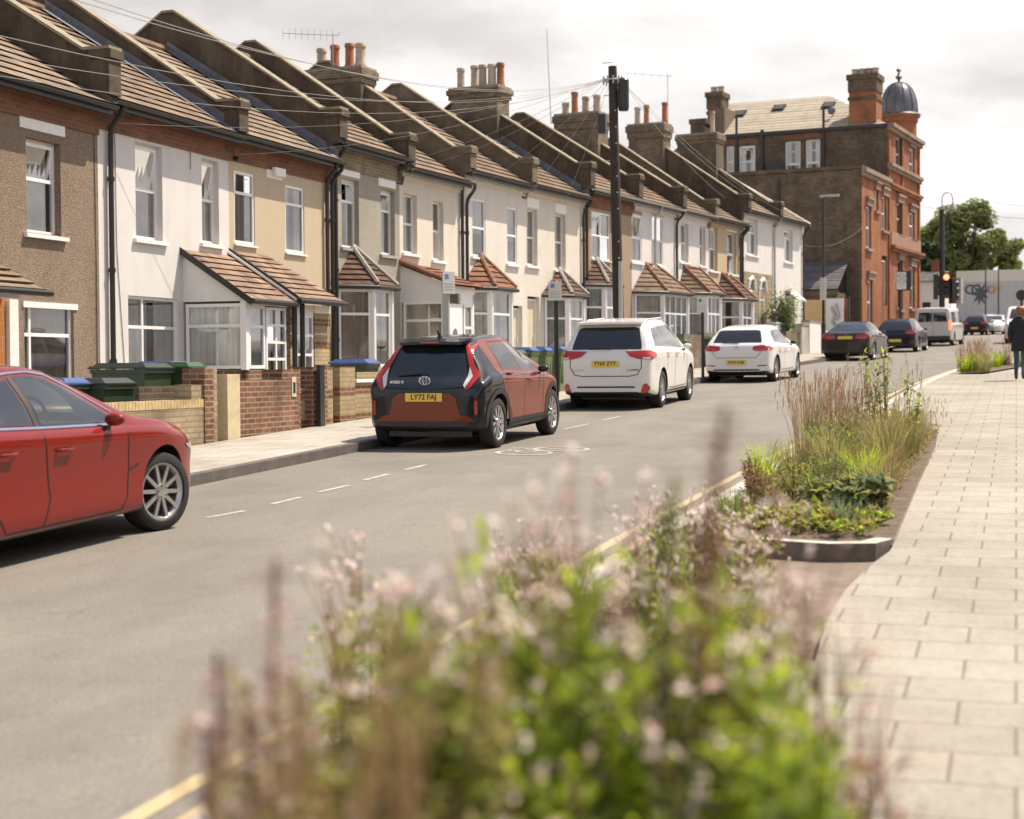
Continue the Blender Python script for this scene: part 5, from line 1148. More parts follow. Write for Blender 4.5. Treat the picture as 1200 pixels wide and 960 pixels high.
ec = sk1.hit('rear', 0, .905)[0] + Vector((-.035, 0, .02)); mb = MB(); ring(mb, ec, .078, .055, .008); ring(mb, ec, .026, .052, .006); ring(mb, ec + Vector((0, 0, .022)), .060, .026, .006); mb.build('emblem', M['chrome'], car1)
textobj('AYGO X', .052, 'lettering', M['chrome'], car1, Matrix.Translation(sk1.hit('rear', .40, .895)[0] + Vector((-.022, 0, .01))) @ REARM, .002, .001)
mb = MB(); c = sk1.hit('top', .62, 0)[0]; mb.path([c, c + Vector((-.02, 0, .05)), c + Vector((-.09, 0, .11))], [.04, .018, .006], 6); mb.build('roof_aerial', M['blackplastic'], car1)
# --- white sport utility with FY69 ZTT
L = 4.69
OU = dict(L=L, W=1.80, H=1.71, roofw=1.22, wr=.352, tw=.225, rim=.235, axles=(.98, 3.65), spokes=12, style=dict(w0=.018, w1=.03, twist=.06), paint=M['paint_white'],
    top=[(0, .88), (.03, .98), (.08, 1.08), (.13, 1.12), (.22, 1.30), (.34, 1.50), (.42, 1.59), (.52, 1.625), (.9, 1.665), (1.6, 1.70), (2.2, 1.69), (2.6, 1.62), (3.0, 1.40), (3.3, 1.20), (3.5, 1.13), (3.9, 1.07), (4.3, .98), (4.55, .85), (4.66, .70), (4.69, .60)],
    belt=[(0, .80), (.08, 1.02), (.4, 1.10), (1.0, 1.11), (2.0, 1.08), (3.3, 1.03), (4.0, .96), (4.5, .8), (4.69, .55)], plan=PLAN(L), bot=BOT(L, .22, .28),
    side_glass=[[(.55, 1.17), (1.22, 1.16), (1.22, 1.52), (.80, 1.50), (.62, 1.36)], [(1.27, 1.15), (2.05, 1.13), (2.02, 1.55), (1.27, 1.53)], [(2.10, 1.13), (3.12, 1.09), (2.96, 1.24), (2.55, 1.50), (2.34, 1.555), (2.08, 1.555)]],
    shut=[[(2.07, 1.1), (2.09, .6), (2.0, .36)], [(1.24, 1.12), (1.36, .9), (1.36, .72)], [(3.22, 1.04), (3.25, .6), (3.18, .36), (2.0, .35), (1.5, .36)]],
    handles=[(1.42, 1.03), (2.25, 1.01)], mirror=(3.02, 1.12), side_trim=[[(1.44, .23), (3.2, .23), (3.18, .32), (1.46, .32)]], mirrormat=M['paint_white'],
    rear_glass=[[(-.66, 1.12), (.66, 1.12), (.655, 1.2), (.58, 1.50), (.5, 1.53), (-.5, 1.53), (-.58, 1.50), (-.655, 1.2)]], windscreen=[(-.66, 1.22), (.66, 1.22), (.55, 1.58), (-.55, 1.58)],
    rear_bits=[([(.36, 1.085), (.80, 1.10), (.86, 1.06), (.85, .93), (.62, .945), (.46, .99)], 'lens_red', 'tail_light', .010), ([(.70, .98), (.83, .97), (.83, .94), (.70, .945)], 'lens_clear', 'reversing_light', .013),
               ([(.66, .33), (.70, .47), (.76, .50), (.82, .42), (.79, .35), (.71, .315)], 'lens_red', 'rear_reflector', .009),
               ([(-.56, .415), (.56, .415), (.54, .445), (-.54, .445)], 'trim', 'bumper_slot', .006), ([(-.7, .27), (.7, .27), (.6, .34), (-.6, .34)], 'trim', 'lower_bumper', .006)],
    side_bits=[([(.12, .95), (.30, .955), (.40, 1.0), (.36, 1.06), (.1, 1.09)], 'lens_red', 'tail_light', .008)])
ct = gnd(771, 477.5); car2, sk2, bd2 = make_car('parked_car', 'white sport utility car with yellow plate FY69 ZTT', 'car', OU, ct, 0.0)
plate(car2, sk2, 0, .86, 'FY69 ZTT')
sk2.line('rear', [(-.66, 1.09), (-.68, .80), (-.60, .66), (-.45, .63), (.45, .63), (.60, .66), (.68, .80), (.66, 1.09)], 'shut_line', M['trim'], bd2, .008)
mb = MB(); mb.prism([(.30, -.62, 1.62), (.26, 0, 1.63), (.30, .62, 1.62), (.6, .60, 1.65), (.6, -.60, 1.65)], (0, 0, -.04)); mb.build('spoiler', M['paint_white'], car2, 40)
mb = MB(); mb.path([sk2.hit('rear', -.08, 1.14)[0] + Vector((-.02, 0, 0)), sk2.hit('rear', .34, 1.155)[0] + Vector((-.03, 0, 0))], [.022, .012], 6); mb.build('wiper', M['trim'], car2)
mb = MB(); c = sk2.hit('rear', 0, 1.02)[0] + Vector((-.008, 0, 0))
for a in (90, 210, 330):
    u_ = Vector((0, math.cos(R(a)), math.sin(R(a)))); v_ = Vector((0, -u_.z, u_.y)); mb.prism([c + u_ * .002, c + u_ * .022 + v_ * .013, c + u_ * .042, c + u_ * .022 - v_ * .013], (-.006, 0, 0))
mb.build('emblem', M['chrome'], car2)
for sd_ in (-1, 1): mb = MB(); mb.path([(.85, sd_ * .565, 1.63), (1.0, sd_ * .57, 1.668), (2.2, sd_ * .57, 1.692), (2.4, sd_ * .565, 1.64)], .016, 6); mb.build('roof_rail', M['paint_white'], car2)
mb = MB(); c = sk2.hit('top', .75, 0)[0]; mb.prism([c + Vector((-.08, 0, 0)), c + Vector((.1, 0, -.0)), c + Vector((-.06, 0, .06))], (0, .02, 0)); mb.build('roof_aerial', M['paint_white'], car2)
for y, w_ in ((.52, .20), (-.50, .24)): mb = MB(); c = sk2.hit('rear', y, .74)[0]; mb.box(c.x - .008, c.x + .01, y - w_ / 2, y + w_ / 2, .735, .757); mb.build('badge', M['chrome'], car2)
# --- hatchback recipe shared by the white one and the dark one farther on
def hatch(paint, **kw):
    L = 4.26
    d = dict(L=L, W=1.79, H=1.47, roofw=1.18, wr=.322, tw=.21, rim=.222, axles=(.80, 3.42), spokes=10, style=dict(w0=.03, w1=.035), paint=paint, rimmat='alloy',
        top=[(0, .78), (.03, .90), (.07, .97), (.12, 1.0), (.25, 1.14), (.42, 1.31), (.52, 1.375), (.65, 1.405), (1.1, 1.45), (1.7, 1.47), (2.1, 1.445), (2.5, 1.30), (2.9, 1.07), (3.05, 1.0), (3.5, .94), (3.95, .83), (4.15, .70), (4.26, .55)],
        belt=[(0, .72), (.08, .90), (.4, .965), (1.0, .965), (2.0, .93), (2.9, .89), (3.5, .84), (4.0, .72), (4.26, .5)], plan=PLAN(L), bot=BOT(L, .17, .25),
        side_glass=[[(.72, 1.03), (1.56, .98), (1.52, 1.33), (1.05, 1.31), (.82, 1.2)], [(1.61, .98), (2.72, .94), (2.45, 1.14), (2.15, 1.30), (1.9, 1.345), (1.58, 1.34)]],
        shut=[[(1.58, .96), (1.62, .6), (1.55, .3)], [(2.8, .9), (2.82, .5), (2.76, .3), (1.3, .3), (1.15, .6), (.95, .95)]],
        handles=[(1.12, .865), (1.85, .845)], mirror=(2.58, .98), mirrormat=M['blackplastic'],
        rear_glass=[[(-.63, 1.02), (.63, 1.02), (.54, 1.31), (.45, 1.335), (-.45, 1.335), (-.54, 1.31)]], windscreen=[(-.62, 1.06), (.62, 1.06), (.52, 1.38), (-.52, 1.38)],
        rear_bits=[([(.42, .83), (.56, .80), (.80, .815), (.81, .90), (.70, .955), (.44, .93)], 'lens_red', 'tail_light', .010), ([(-.66, .26), (.66, .26), (.58, .35), (-.58, .35)], 'trim', 'lower_bumper', .006),
                   ([(.55, .42), (.78, .43), (.78, .46), (.55, .45)], 'lens_red', 'rear_reflector', .008)],
        side_bits=[([(.12, .82), (.36, .85), (.30, .90), (.12, .94)], 'lens_red', 'tail_light', .008)])
    d.update(kw); return d
ct = gnd(906, 447.3); car3, sk3, bd3 = make_car('parked_car', 'white hatchback with round badge parked beyond the white sport utility car', 'car', hatch(M['paint_white2'], rearglass=M['glass_dark']), ct, 4.5)
plate(car3, sk3, 0, .52, 'EY67 EXB')
sk3.line('rear', [(-.60, .99), (-.63, .78), (-.52, .64), (.52, .64), (.63, .78), (.60, .99)], 'shut_line', M['trim'], bd3, .006)
mb = MB(); mb.path([sk3.hit('rear', -.05, 1.03)[0] + Vector((-.02, 0, 0)), sk3.hit('rear', .38, 1.04)[0] + Vector((-.025, 0, 0))], [.018, .01], 6); mb.build('wiper', M['trim'], car3)
c = sk3.hit('rear', 0, .885)[0] + Vector((-.008, 0, 0)); mb = MB(); ring(mb, c, .052, .052, .007); mb.path([c + Vector((0, .034, .036)), c + Vector((0, .012, -.046)), c + Vector((0, 0, .0)), c + Vector((0, -.012, -.046)), c + Vector((0, -.034, .036))], .005, 5); mb.path([c + Vector((0, .014, .045)), c + Vector((0, 0, .01)), c + Vector((0, -.014, .045))], .005, 5); mb.build('emblem', M['chrome'], car3)
ct = gnd(1073.5, 412.6); car5, sk5, bd5 = make_car('parked_car', 'dark blue hatchback between the dark saloon and the grey van', 'car', hatch(M['paint_navy'], L=4.1), ct, 5.0)
plate(car5, sk5, 0, .52, '')
# --- dark saloon
L = 4.62
SA = dict(L=L, W=1.81, H=1.43, roofw=1.12, wr=.325, tw=.215, rim=.23, axles=(.98, 3.79), spokes=10, style=dict(w0=.03, w1=.03), paint=M['paint_brown'],
    top=[(0, .78), (.03, .92), (.08, 1.0), (.14, 1.03), (.5, 1.06), (.72, 1.08), (1.05, 1.23), (1.4, 1.36), (1.65, 1.41), (2.1, 1.43), (2.5, 1.40), (2.85, 1.27), (3.2, 1.07), (3.35, 1.0), (3.8, .94), (4.3, .83), (4.5, .70), (4.62, .55)],
    belt=[(0, .72), (.08, .93), (.5, .98), (1.2, .97), (2.2, .93), (3.2, .89), (3.8, .84), (4.4, .7), (4.62, .5)], plan=PLAN(L), bot=BOT(L, .16, .25),
    side_glass=[[(1.02, 1.03), (1.92, .98), (1.9, 1.30), (1.62, 1.295), (1.35, 1.2)], [(1.97, .98), (3.0, .95), (2.75, 1.13), (2.5, 1.28), (2.3, 1.32), (1.95, 1.31)]],
    shut=[[(1.94, .96), (1.98, .6), (1.92, .3)], [(3.1, .9), (3.12, .5), (3.06, .3), (1.55, .3), (1.35, .7), (1.25, .96)]], handles=[(1.42, .86), (2.2, .85)], mirror=(2.85, 1.0),
    rear_glass=[[(-.56, 1.10), (.56, 1.10), (.47, 1.33), (-.47, 1.33)]], windscreen=[(-.62, 1.06), (.62, 1.06), (.5, 1.36), (-.5, 1.36)],
    rear_bits=[([(.36, .83), (.66, .80), (.80, .83), (.80, .93), (.68, .97), (.38, .94)], 'lens_red', 'tail_light', .010), ([(-.66, .28), (.66, .28), (.6, .38), (-.6, .38)], 'trim', 'lower_bumper', .006)],
    side_bits=[([(.14, .83), (.36, .86), (.32, .93), (.14, .95)], 'lens_red', 'tail_light', .008)], rearglass=M['glass_dark'])
ct = gnd(1021.5, 422.2); car4, sk4, bd4 = make_car('parked_car', 'dark brown saloon car with red lamps and low boot', 'car', SA, ct, 5.0)
plate(car4, sk4, 0, .85, '')
c = sk4.hit('rear', 0, .965)[0] + Vector((-.006, 0, 0)); mb = MB(); ring(mb, c, .036, .036, .006); mb.build('emblem', M['chrome'], car4)
mb = MB(); c = sk4.hit('top', 1.55, 0)[0]; mb.prism([c + Vector((-.08, 0, 0)), c + Vector((.1, 0, 0)), c + Vector((-.06, 0, .06))], (0, .02, 0)); mb.build('roof_aerial', M['paint_brown'], car4)
# --- red saloon at the left edge (drives up the street, seen from its right)
L = 4.66
RS = dict(L=L, W=1.80, H=1.45, roofw=1.16, wr=.328, tw=.215, rim=.238, axles=(.99, 3.72), ref=1, spokes=10, style=dict(w0=.036, w1=.030), paint=M['paint_red'], steer=R(-14),
    top=[(0, .80), (.03, .92), (.08, 1.0), (.14, 1.04), (.45, 1.08), (.75, 1.14), (1.1, 1.28), (1.5, 1.40), (1.9, 1.45), (2.3, 1.44), (2.65, 1.36), (3.0, 1.19), (3.25, 1.045), (3.36, 1.00), (3.8, .95), (4.2, .86), (4.42, .76), (4.58, .66), (4.66, .55)],
    belt=[(0, .74), (.08, .95), (.6, 1.0), (1.4, .975), (2.4, .935), (3.2, .91), (3.7, .885), (4.1, .81), (4.4, .70), (4.66, .48)],
    plan=[(0, .80), (.04, .885), (.12, .945), (.3, .98), (.7, 1.0), (L - 1.1, 1.0), (L - .8, .99), (L - .55, .955), (L - .32, .87), (L - .15, .74), (L - .05, .6), (L, .48)], bot=[(0, .34), (.15, .27), (.5, .18), (3.95, .18), (4.4, .22), (4.66, .26)],
    side_glass=[[(1.02, 1.04), (1.93, .995), (1.92, 1.345), (1.55, 1.32), (1.25, 1.2)], [(2.02, .985), (3.02, .95), (2.98, 1.03), (2.72, 1.215), (2.42, 1.335), (2.2, 1.362), (2.0, 1.36)]],
    cabin=[[(1.06, 1.06), (1.91, 1.015), (1.90, 1.325), (1.56, 1.30), (1.27, 1.19)], [(2.04, 1.0), (2.98, .968), (2.95, 1.02), (2.70, 1.20), (2.41, 1.315), (2.2, 1.34), (2.02, 1.34)]],
    glassmat=M['glass_car'], screen=[(1.3, 1.0), (3.45, 1.05), (2.76, 1.335), (1.3, 1.335)], waist=.968,
    shut=[[(1.97, .95), (2.0, .75), (2.04, .45), (1.95, .25)], [(3.12, .91), (3.14, .6), (3.10, .34), (3.02, .25), (1.5, .25), (1.32, .5), (1.25, .95)], [(3.13, .56), (3.30, .60)]],
    handles=[(2.22, .80), (1.5, .82)], mirror=(2.86, .985), side_trim=[[(1.94, .985), (2.01, .98), (1.99, 1.365), (1.93, 1.35)]],
    rear_glass=[[(-.56, 1.12), (.56, 1.12), (.48, 1.36), (-.48, 1.36)]], windscreen=[(-.66, 1.06), (.66, 1.06), (.54, 1.38), (-.54, 1.38)],
    rear_bits=[([(.40, .86), (.80, .86), (.80, .95), (.42, .95)], 'lens_red', 'tail_light', .010)],
    side_bits=[([(4.10, .70), (4.36, .70), (4.46, .665), (4.36, .64), (4.2, .655)], 'lens_clear', 'headlight', .008)], front_bits=[([(-.42, .42), (.42, .42), (.48, .62), (-.48, .62)], 'trim', 'grille', .008)])
ct = gnd(183, 621); car0, sk0, bd0 = make_car('red_car', 'glossy red saloon with silver ten spoke wheel entering at the left', 'car', RS, ct, .5)
for axn, sd_ in (('right', -1), ('left', 1)):          # bright strip round the side windows, crease along the doors, sill line
    sk0.line(axn, [(1.0, 1.02), (1.97, .975), (3.06, .935)], 'window_strip', M['chrome'], bd0, .009, .007)
    sk0.line(axn, [(1.25, 1.225), (1.55, 1.345), (1.95, 1.378), (2.2, 1.382), (2.45, 1.352), (2.75, 1.23), (3.06, 1.03)], 'window_strip', M['chrome'], bd0, .007, .007)
for y in (-.38, .38):
    mb = MB(); mb.lathe([(.09, 0), (.12, .04), (.13, .2), (.1, .26), (.05, .27)], 10, 0, (2.0, y, 1.02)); mb.box(1.85, 2.05, y - .22, y + .22, .96, 1.06); mb.build('headrest', M['seat'], car0, 60)
mb = MB(); mb.path([Vector((2.55 + .03 * math.cos(t * math.tau / 20), -.38 + .17 * math.cos(t * math.tau / 20), 1.0 + .17 * math.sin(t * math.tau / 20))) for t in range(21)], .014, 6); mb.build('steering_wheel', M['blackplastic'], car0)
# --- pale grey van
L = 5.1
VA = dict(L=L, W=1.92, H=1.96, roofw=1.62, wr=.335, tw=.21, rim=.20, axles=(.95, 4.2), spokes=6, style=dict(w0=.05, w1=.05), paint=M['paint_silver'], shoulder=.03,
    top=[(0, 1.0), (.02, 1.5), (.05, 1.80), (.10, 1.90), (.3, 1.945), (1.5, 1.96), (3.0, 1.95), (3.4, 1.90), (3.8, 1.62), (4.15, 1.28), (4.35, 1.16), (4.8, 1.02), (5.0, .86), (5.1, .6)],
    belt=[(0, .9), (.05, 1.08), (.5, 1.12), (3.0, 1.12), (4.0, 1.08), (4.6, .98), (5.1, .55)], plan=[(0, .9), (.03, .94), (.12, .98), (.4, 1), (L - 1.0, 1), (L - .5, .95), (L - .15, .8), (L, .62)], bot=BOT(L, .2, .30),
    roofplan=[(0, 1), (9, 1)], side_glass=[[(.3, 1.18), (1.5, 1.18), (1.5, 1.7), (.3, 1.7)], [(2.85, 1.18), (3.95, 1.16), (3.6, 1.55), (3.35, 1.7), (2.85, 1.72)]], shut=[[(2.75, 1.85), (2.75, .35)], [(4.05, 1.1), (4.05, .4)], [(1.6, 1.85), (1.6, .35)]],
    handles=[(2.95, 1.03)], mirror=(3.95, 1.2), mirrormat=M['blackplastic'], rear_glass=[[(-.72, 1.22), (-.03, 1.22), (-.03, 1.70), (-.66, 1.70)], [(.03, 1.22), (.72, 1.22), (.66, 1.70), (.03, 1.70)]],
    windscreen=[(-.72, 1.3), (.72, 1.3), (.62, 1.82), (-.62, 1.82)],
    rear_bits=[([(.79, .82), (.90, .82), (.90, 1.20), (.86, 1.35), (.80, 1.25)], 'brake_lit', 'tail_light', .010), ([(-.85, .33), (.85, .33), (.85, .52), (-.85, .52)], 'trim', 'bumper', .01)])
ct = gnd(1116, 405.3); car6, sk6, bd6 = make_car('parked_van', 'pale grey van with lit brake lamps and two rear windows', 'van', VA, ct, 6.0)
sk6.line('rear', [(0, .55), (0, 1.85)], 'shut_line', M['trim'], bd6, .008)
# --- farther vehicles, copies of the ones above
def recolour(o, table):
    for c in [o] + list(o.children_recursive):
        if c.type == 'MESH' and any(m in table for m in c.data.materials):
            c.data = c.data.copy()
            for k, m in enumerate(c.data.materials):
                if m in table: c.data.materials[k] = table[m]
def again(src, label, loc, rz, table=None, name=None, cat=None):
    c = copy_tree(src); c.location = loc; c.rotation_euler = (0, -math.atan(GR) if math.sin(rz) > 0 else math.atan(GR), rz); c['label'] = label; c['group'] = 'cars beyond the grey van'
    if name: c.name = name
    if table: recolour(c, table)
    return c
def onroad(u, v): p = gnd(u, v); return p
p = gnd(1142, 393); again(car5, 'small dark car beyond the grey van, tail towards the camera', (p.x, p.y, p.z), R(82))
p = gnd(1149.5, 391); again(car3, 'white car parked just beyond the small dark car', (p.x, p.y + 6, GR * (p.y + 6)), R(80))
p = gnd(1172, 392); again(car4, 'white saloon facing the camera on the road near the mural wall', (p.x, p.y + 4.6, GR * (p.y + 4.6)), R(-98), {M['paint_brown']: M['paint_white2']})
p = aty(1203, 366, 88); again(car6, 'white van whose front shows at the right edge behind the walker', (p.x, 93, GR * 93), R(-92), {M['paint_silver']: M['paint_white']}, name='parked_van')
p = aty(952, 385, 72.5); again(car3, 'pale blue grey car nosed into the driveway beyond the end house', (p.x - 2.6, 72.5, GR * 72.5 + .1), R(-3), {M['paint_white2']: carpaint('pale_blue_paint', (.42, .46, .50))})
# ---------------------------------------------------------------- garden walls, bins, posts, wires, walker, far end
def wobj(name, label, cat, u0, u1, vt, off, mat, th=.22, vbase=None, coping=None, zb=None, group='front garden walls', soldier=False):
    """a garden wall along the back of the far pavement from pixel column u0 to u1, top at pixel row vt"""
    a = atkl(u0, vt, off); b = atkl(u1, vt, off); zt = (a.z + b.z) / 2; an = math.atan2(b.y - a.y, b.x - a.x); L = math.dist((a.x, a.y), (b.x, b.y)); g = GR * a.y + .08
    t = thing(name, label, cat, (a.x, a.y, g), (0, 0, an), group); mb = MB(); h = zt - g
    mb.box(0, L, 0, th, -.3, h - (.11 if soldier else 0), 0); mats = [mat, M['coping']]
    mb.build('wall', mats, t)
    if soldier:
        s = MB(); k = 0
        while k < L - .02: s.box(k, min(k + .068, L), -.006, th + .006, h - .11, h - rnd.random() * .006, 0); k += .078
        s.build('capping_course', M['wall_yellow2'], t)
    if coping:
        c = MB(); c.box(-.01, L + .01, -.04, th + .04, h, h + .05); c.build('coping', M[coping], t)
    return t
def pier(name, label, cat, u0, u1, vt, off, mats, depth=.34, split=None, cap=None, group='gate piers'):
    a = atkl(u0, vt, off); b = atkl(u1, vt, off); g = GR * a.y + .08; an = math.atan2(b.y - a.y, b.x - a.x); L = math.dist((a.x, a.y), (b.x, b.y)); L = max(L, .2)
    t = thing(name, label, cat, (a.x, a.y, g), (0, 0, an), group); mb = MB(); h = a.z - g
    if split: mb.box(0, L * split, 0, depth, -.3, h, 0); mb.box(L * split, L, .004, depth - .004, -.3, h - .002, 1)
    else: mb.box(0, L, 0, depth, -.3, h, 0)
    mb.build('pier', [M[m] for m in mats], t)
    if cap: c = MB(); c.box(-.03, L + .03, -.03, depth + .03, h, h + .05); c.build('cap', M[cap], t)
    return t
M['wall_yellow2'] = plain('yellow_brick_ends', (.50, .38, .20), .9, var=.3, vs=9)
OFW = -2.12
wobj('garden_wall', 'yellow brick garden wall with upright capping bricks before the white house', 'wall', 60, 240, 471, OFW, M['wall_yellow'], soldier=True)
wobj('garden_wall', 'short raised yellow block of garden wall beside the dark pier', 'wall', 224, 239, 451, OFW - .02, M['wall_yellow'], th=.26)
pier('gate_pier', 'red and yellow brick gate pier before the white glazed porch', 'pier', 240, 254.5, 432, OFW + .02, ['wall_red', 'wall_yellow'], split=.72)
wobj('dark_fence', 'low dark timber fence panel behind the yellow garden wall', 'fence', 163, 226, 452, OFW - .5, M['stock_dark'], th=.06, group=None)
a = wobj('garden_wall', 'red brick garden wall with pale rendered end before the porches', 'wall', 281, 350, 445, OFW, M['wall_red'], th=.24)
s = MB(); s.box(-.36, 0, .0, .24, -.3, .93); s.build('rendered_end', M['pale_pier'], a)
s = MB(); c = a.matrix_basis; s.box(1.62, 1.76, -.012, 0, .58, .88, 0); s.box(1.655, 1.725, -.018, -.012, .64, .80, 1); s.build('meter_box', [M['door_cream'], M['blackplastic']], a)
pier('gate_pier', 'square red brick pier at the right end of the red wall', 'pier', 331, 352, 433, OFW - .02, ['wall_red'])
wobj('garden_wall', 'low striped brick wall between two gate piers', 'wall', 352, 366, 455, OFW - .1, M['wall_striped'])
pier('gate_pier', 'red and yellow banded gate pier with black post fixed to it', 'pier', 366, 390, 430, OFW + .03, ['wall_red', 'wall_striped'], split=.72)
p0 = atkl(371, 430, OFW + .08); p1 = atkl(376.5, 430, OFW + .08); t = thing('gate_post', 'flat black timber post against the red and yellow pier', 'post', (p0.x, p0.y, GR * p0.y + .1)); mb = MB(); mb.box(0, .06, 0, p1.y - p0.y, 0, p0.z - GR * p0.y - .1); mb.build('post', M['blackpaint'], t); c = MB(); c.box(-.012, .072, -.012, p1.y - p0.y + .012, p0.z - GR * p0.y - .1, p0.z - GR * p0.y - .07); c.build('cap', M['blackpaint'], t)
pier('gate_pier', 'striped yellow and red brick pier before the grey house', 'pier', 398, 416, 430, OFW + .02, ['wall_striped'])
wobj('garden_wall', 'striped yellow and red garden wall behind the black and orange car', 'wall', 416, 520, 447, OFW, M['wall_striped'], coping='white_trim')
wobj('garden_wall', 'raised length of striped wall under the blue lidded bin', 'wall', 418, 470, 436, OFW - .35, M['wall_striped'], th=.2)
wobj('garden_wall', 'cream garden wall behind the white sport utility car', 'wall', 680, 735, 425, OFW, M['cream_pale'])
wobj('garden_wall', 'dark brown brick garden wall beyond the white sport utility car', 'wall', 802, 822, 392, OFW - .1, M['stock'])
wobj('garden_wall', 'brick garden wall beneath the bay with a dark hedge top', 'wall', 824, 862, 391, OFW - .2, M['stock'])
pier('gate_pier', 'white painted pier above the roof of the white hatchback', 'pier', 909, 926, 379, OFW - .5, ['white_render'], cap='white_trim')
pier('gate_pier', 'pale stone pier left of the lamp post by the driveway', 'pier', 939.5, 948, 381, OFW - .1, ['concrete'], cap='coping')
pier('gate_pier', 'white stone pier beside the lamp post by the driveway', 'pier', 949, 962, 377, OFW - .2, ['white_render'], cap='coping')
wobj('garden_wall', 'low brown brick wall before the white end house', 'wall', 921, 939, 389, OFW, M['stock'])
wobj('hedge_wall', 'low dark fence before the stone clad house', 'fence', 880, 909, 382, OFW - .5, M['bin_green'], th=.08, group=None)

# -- wheelie bins
def bin_(label, u, v, off, w, h, lid, body='bin_olive', d=None, yaw=0.0, open_=0.0):
    """u, v: pixel of the middle of the lid's front edge"""
    p = atkl(u, v, off); d = d or w * 1.15; t = thing('wheelie_bin', label, 'bin', (p.x, p.y, p.z - h), (0, 0, R(90 + yaw)), 'wheelie bins in the front gardens')
    mb = MB(); mb.frus(0, d / 2, .05, h - .06, w * .80, d * .74, w * .96, d * .94); mb.box(-w * .5, w * .5, 0.0, d * .98, h - .11, h - .055)
    for k in (-.25, .25): mb.box(w * k - .012, w * k + .012, -.01 + d * .06, d * .1, .3, h - .1)
    mb.box(-w * .36, w * .36, d * .12, d * .88, -.0, .06)
    mb.build('bin_body', M[body], t, 30)
    l_ = MB(); l_.prism([(-w * .51, -.02, h - .05), (w * .51, -.02, h - .05), (w * .51, d + .02, h - .05), (-w * .51, d + .02, h - .05)], (0, 0, .02)); l_.frus(0, d / 2, h - .03, h + .035, w * .98, d * .98, w * .8, d * .78); l_.path([(-w * .36, d + .05, h - .02), (w * .36, d + .05, h - .02)], .016, 6); l_.build('lid', M[lid], t, 30)
    wl = MB()
    for s in (-1, 1): wl.lathe([(.10, -.025), (.10, .025)], 14, 0, (s * w * .40, d * .84, .10), 'x')
    wl.build('bin_wheels', M['tyre'], t, 40); return t
bin_('dark green bin with a bright blue lid behind the yellow wall', 92, 446, OFW - .95, .58, 1.05, 'bin_lid_blue', 'bin_green')
bin_('dark green bin with a dark lid beside the blue lidded one', 142, 446, OFW - .75, .78, 1.02, 'bin_lid_black', 'bin_green')
bin_('wide dark green bin with dark lid below the white house window', 188, 428, OFW - 1.3, .80, 1.08, 'bin_lid_black', 'bin_green')
bin_('green bin with blue lid against the white porch', 214, 426, OFW - 1.5, .58, 1.06, 'bin_lid_blue', 'bin_green')
bin_('green bin with green lid tucked by the brick pier', 231, 427, OFW - 1.15, .52, 1.02, 'bin_lid_green', 'bin_green')
bin_('dark bin with pale blue lid under the grey house bay', 438, 423, OFW - .6, .62, 1.0, 'bin_lid_blue', 'bin_green')
for (lab, u, v, o, w, l_) in (('green bin with blue lid just beyond the black and orange car', 628, 409, OFW + .75, .58, 'bin_lid_blue'), ('green bin with green lid at the left of the pavement bins', 614, 412, OFW + .7, .56, 'bin_lid_green'),
    ('green bin with blue lid immediately right of the black sign post', 663, 408, OFW + .6, .58, 'bin_lid_blue'), ('green bin with blue lid half hidden behind the black sign post', 645, 409, OFW + .65, .56, 'bin_lid_blue')):
    bin_(lab, u, v, o, w, 1.07, l_)
bin_('green bin with pale lid beside the white sport utility car bonnet', 806, 399, OFW + .3, .62, 1.1, 'bin_lid_green')
bin_('dark green bin behind the left lamp of the white hatchback', 838, 396, OFW + .1, .62, 1.12, 'bin_lid_green', 'bin_green')
bin_('black commercial bin in front of the red brick building', 1003, 378, OFW + .4, 1.1, 1.2, 'bin_lid_black', 'blackplastic')
bin_('small dark bin in front of the white sport utility car garden', 868, 392, OFW - .2, .5, 1.0, 'bin_lid_black', 'bin_green')

# -- posts and poles
def postbase(u, y): d = ray(u, 400); x = d.x / d.y * y; return Vector((x, y, GR * y + .115))
def sign_post(label, u, y, vt, r, mat, plates):
    b = postbase(u, y); z = aty(u, vt, y).z - b.z; t = thing('sign_post', label, 'sign post', b, (0, 0, 0), 'parking sign posts'); mb = MB(); mb.tube((0, 0, -.05), (0, 0, z), r, n=12); mb.lathe([(r * 1.0, z), (r * .7, z + .015)], 12, 0, (0, 0, 0)); mb.build('post', mat, t, 40)
    for k, (zz, w, h, yaw, blue) in enumerate(plates):
        p = MB(); p.M = Matrix.Translation((0, 0, z - zz)) @ Matrix.Rotation(R(yaw), 4, 'Z'); p.box(-w / 2, w / 2, -r - .015, -r - .008, -h, 0, 0)
        p.box(-w * .34, -w * .02, -r - .0165, -r - .0155, -h * .34, -h * .12, 1); 
        for q in range(3): p.box(-w * .4, w * .38, -r - .0165, -r - .0155, -h * (.58 + q * .13), -h * (.53 + q * .13), 2)
        p.build('sign_plate', [M['sign_white'], M['sign_blue'], M['greypaint']], t)
    return t
sign_post('slim black post with a small parking plate behind the black and orange car', 652, 29.5, 330, .042, M['blackpaint'], [(0.0, .26, .36, -8, 1)])
sign_post('pale grey post with parking plate before the lean-to porch', 523, 23.7, 321, .06, M['greypaint'], [(-.03, .24, .34, 60, 1)])
sign_post('thin dark post with pale plate between the two white cars', 823.5, 41.5, 348, .04, M['blackpaint'], [(0.0, .26, .40, -10, 1)])
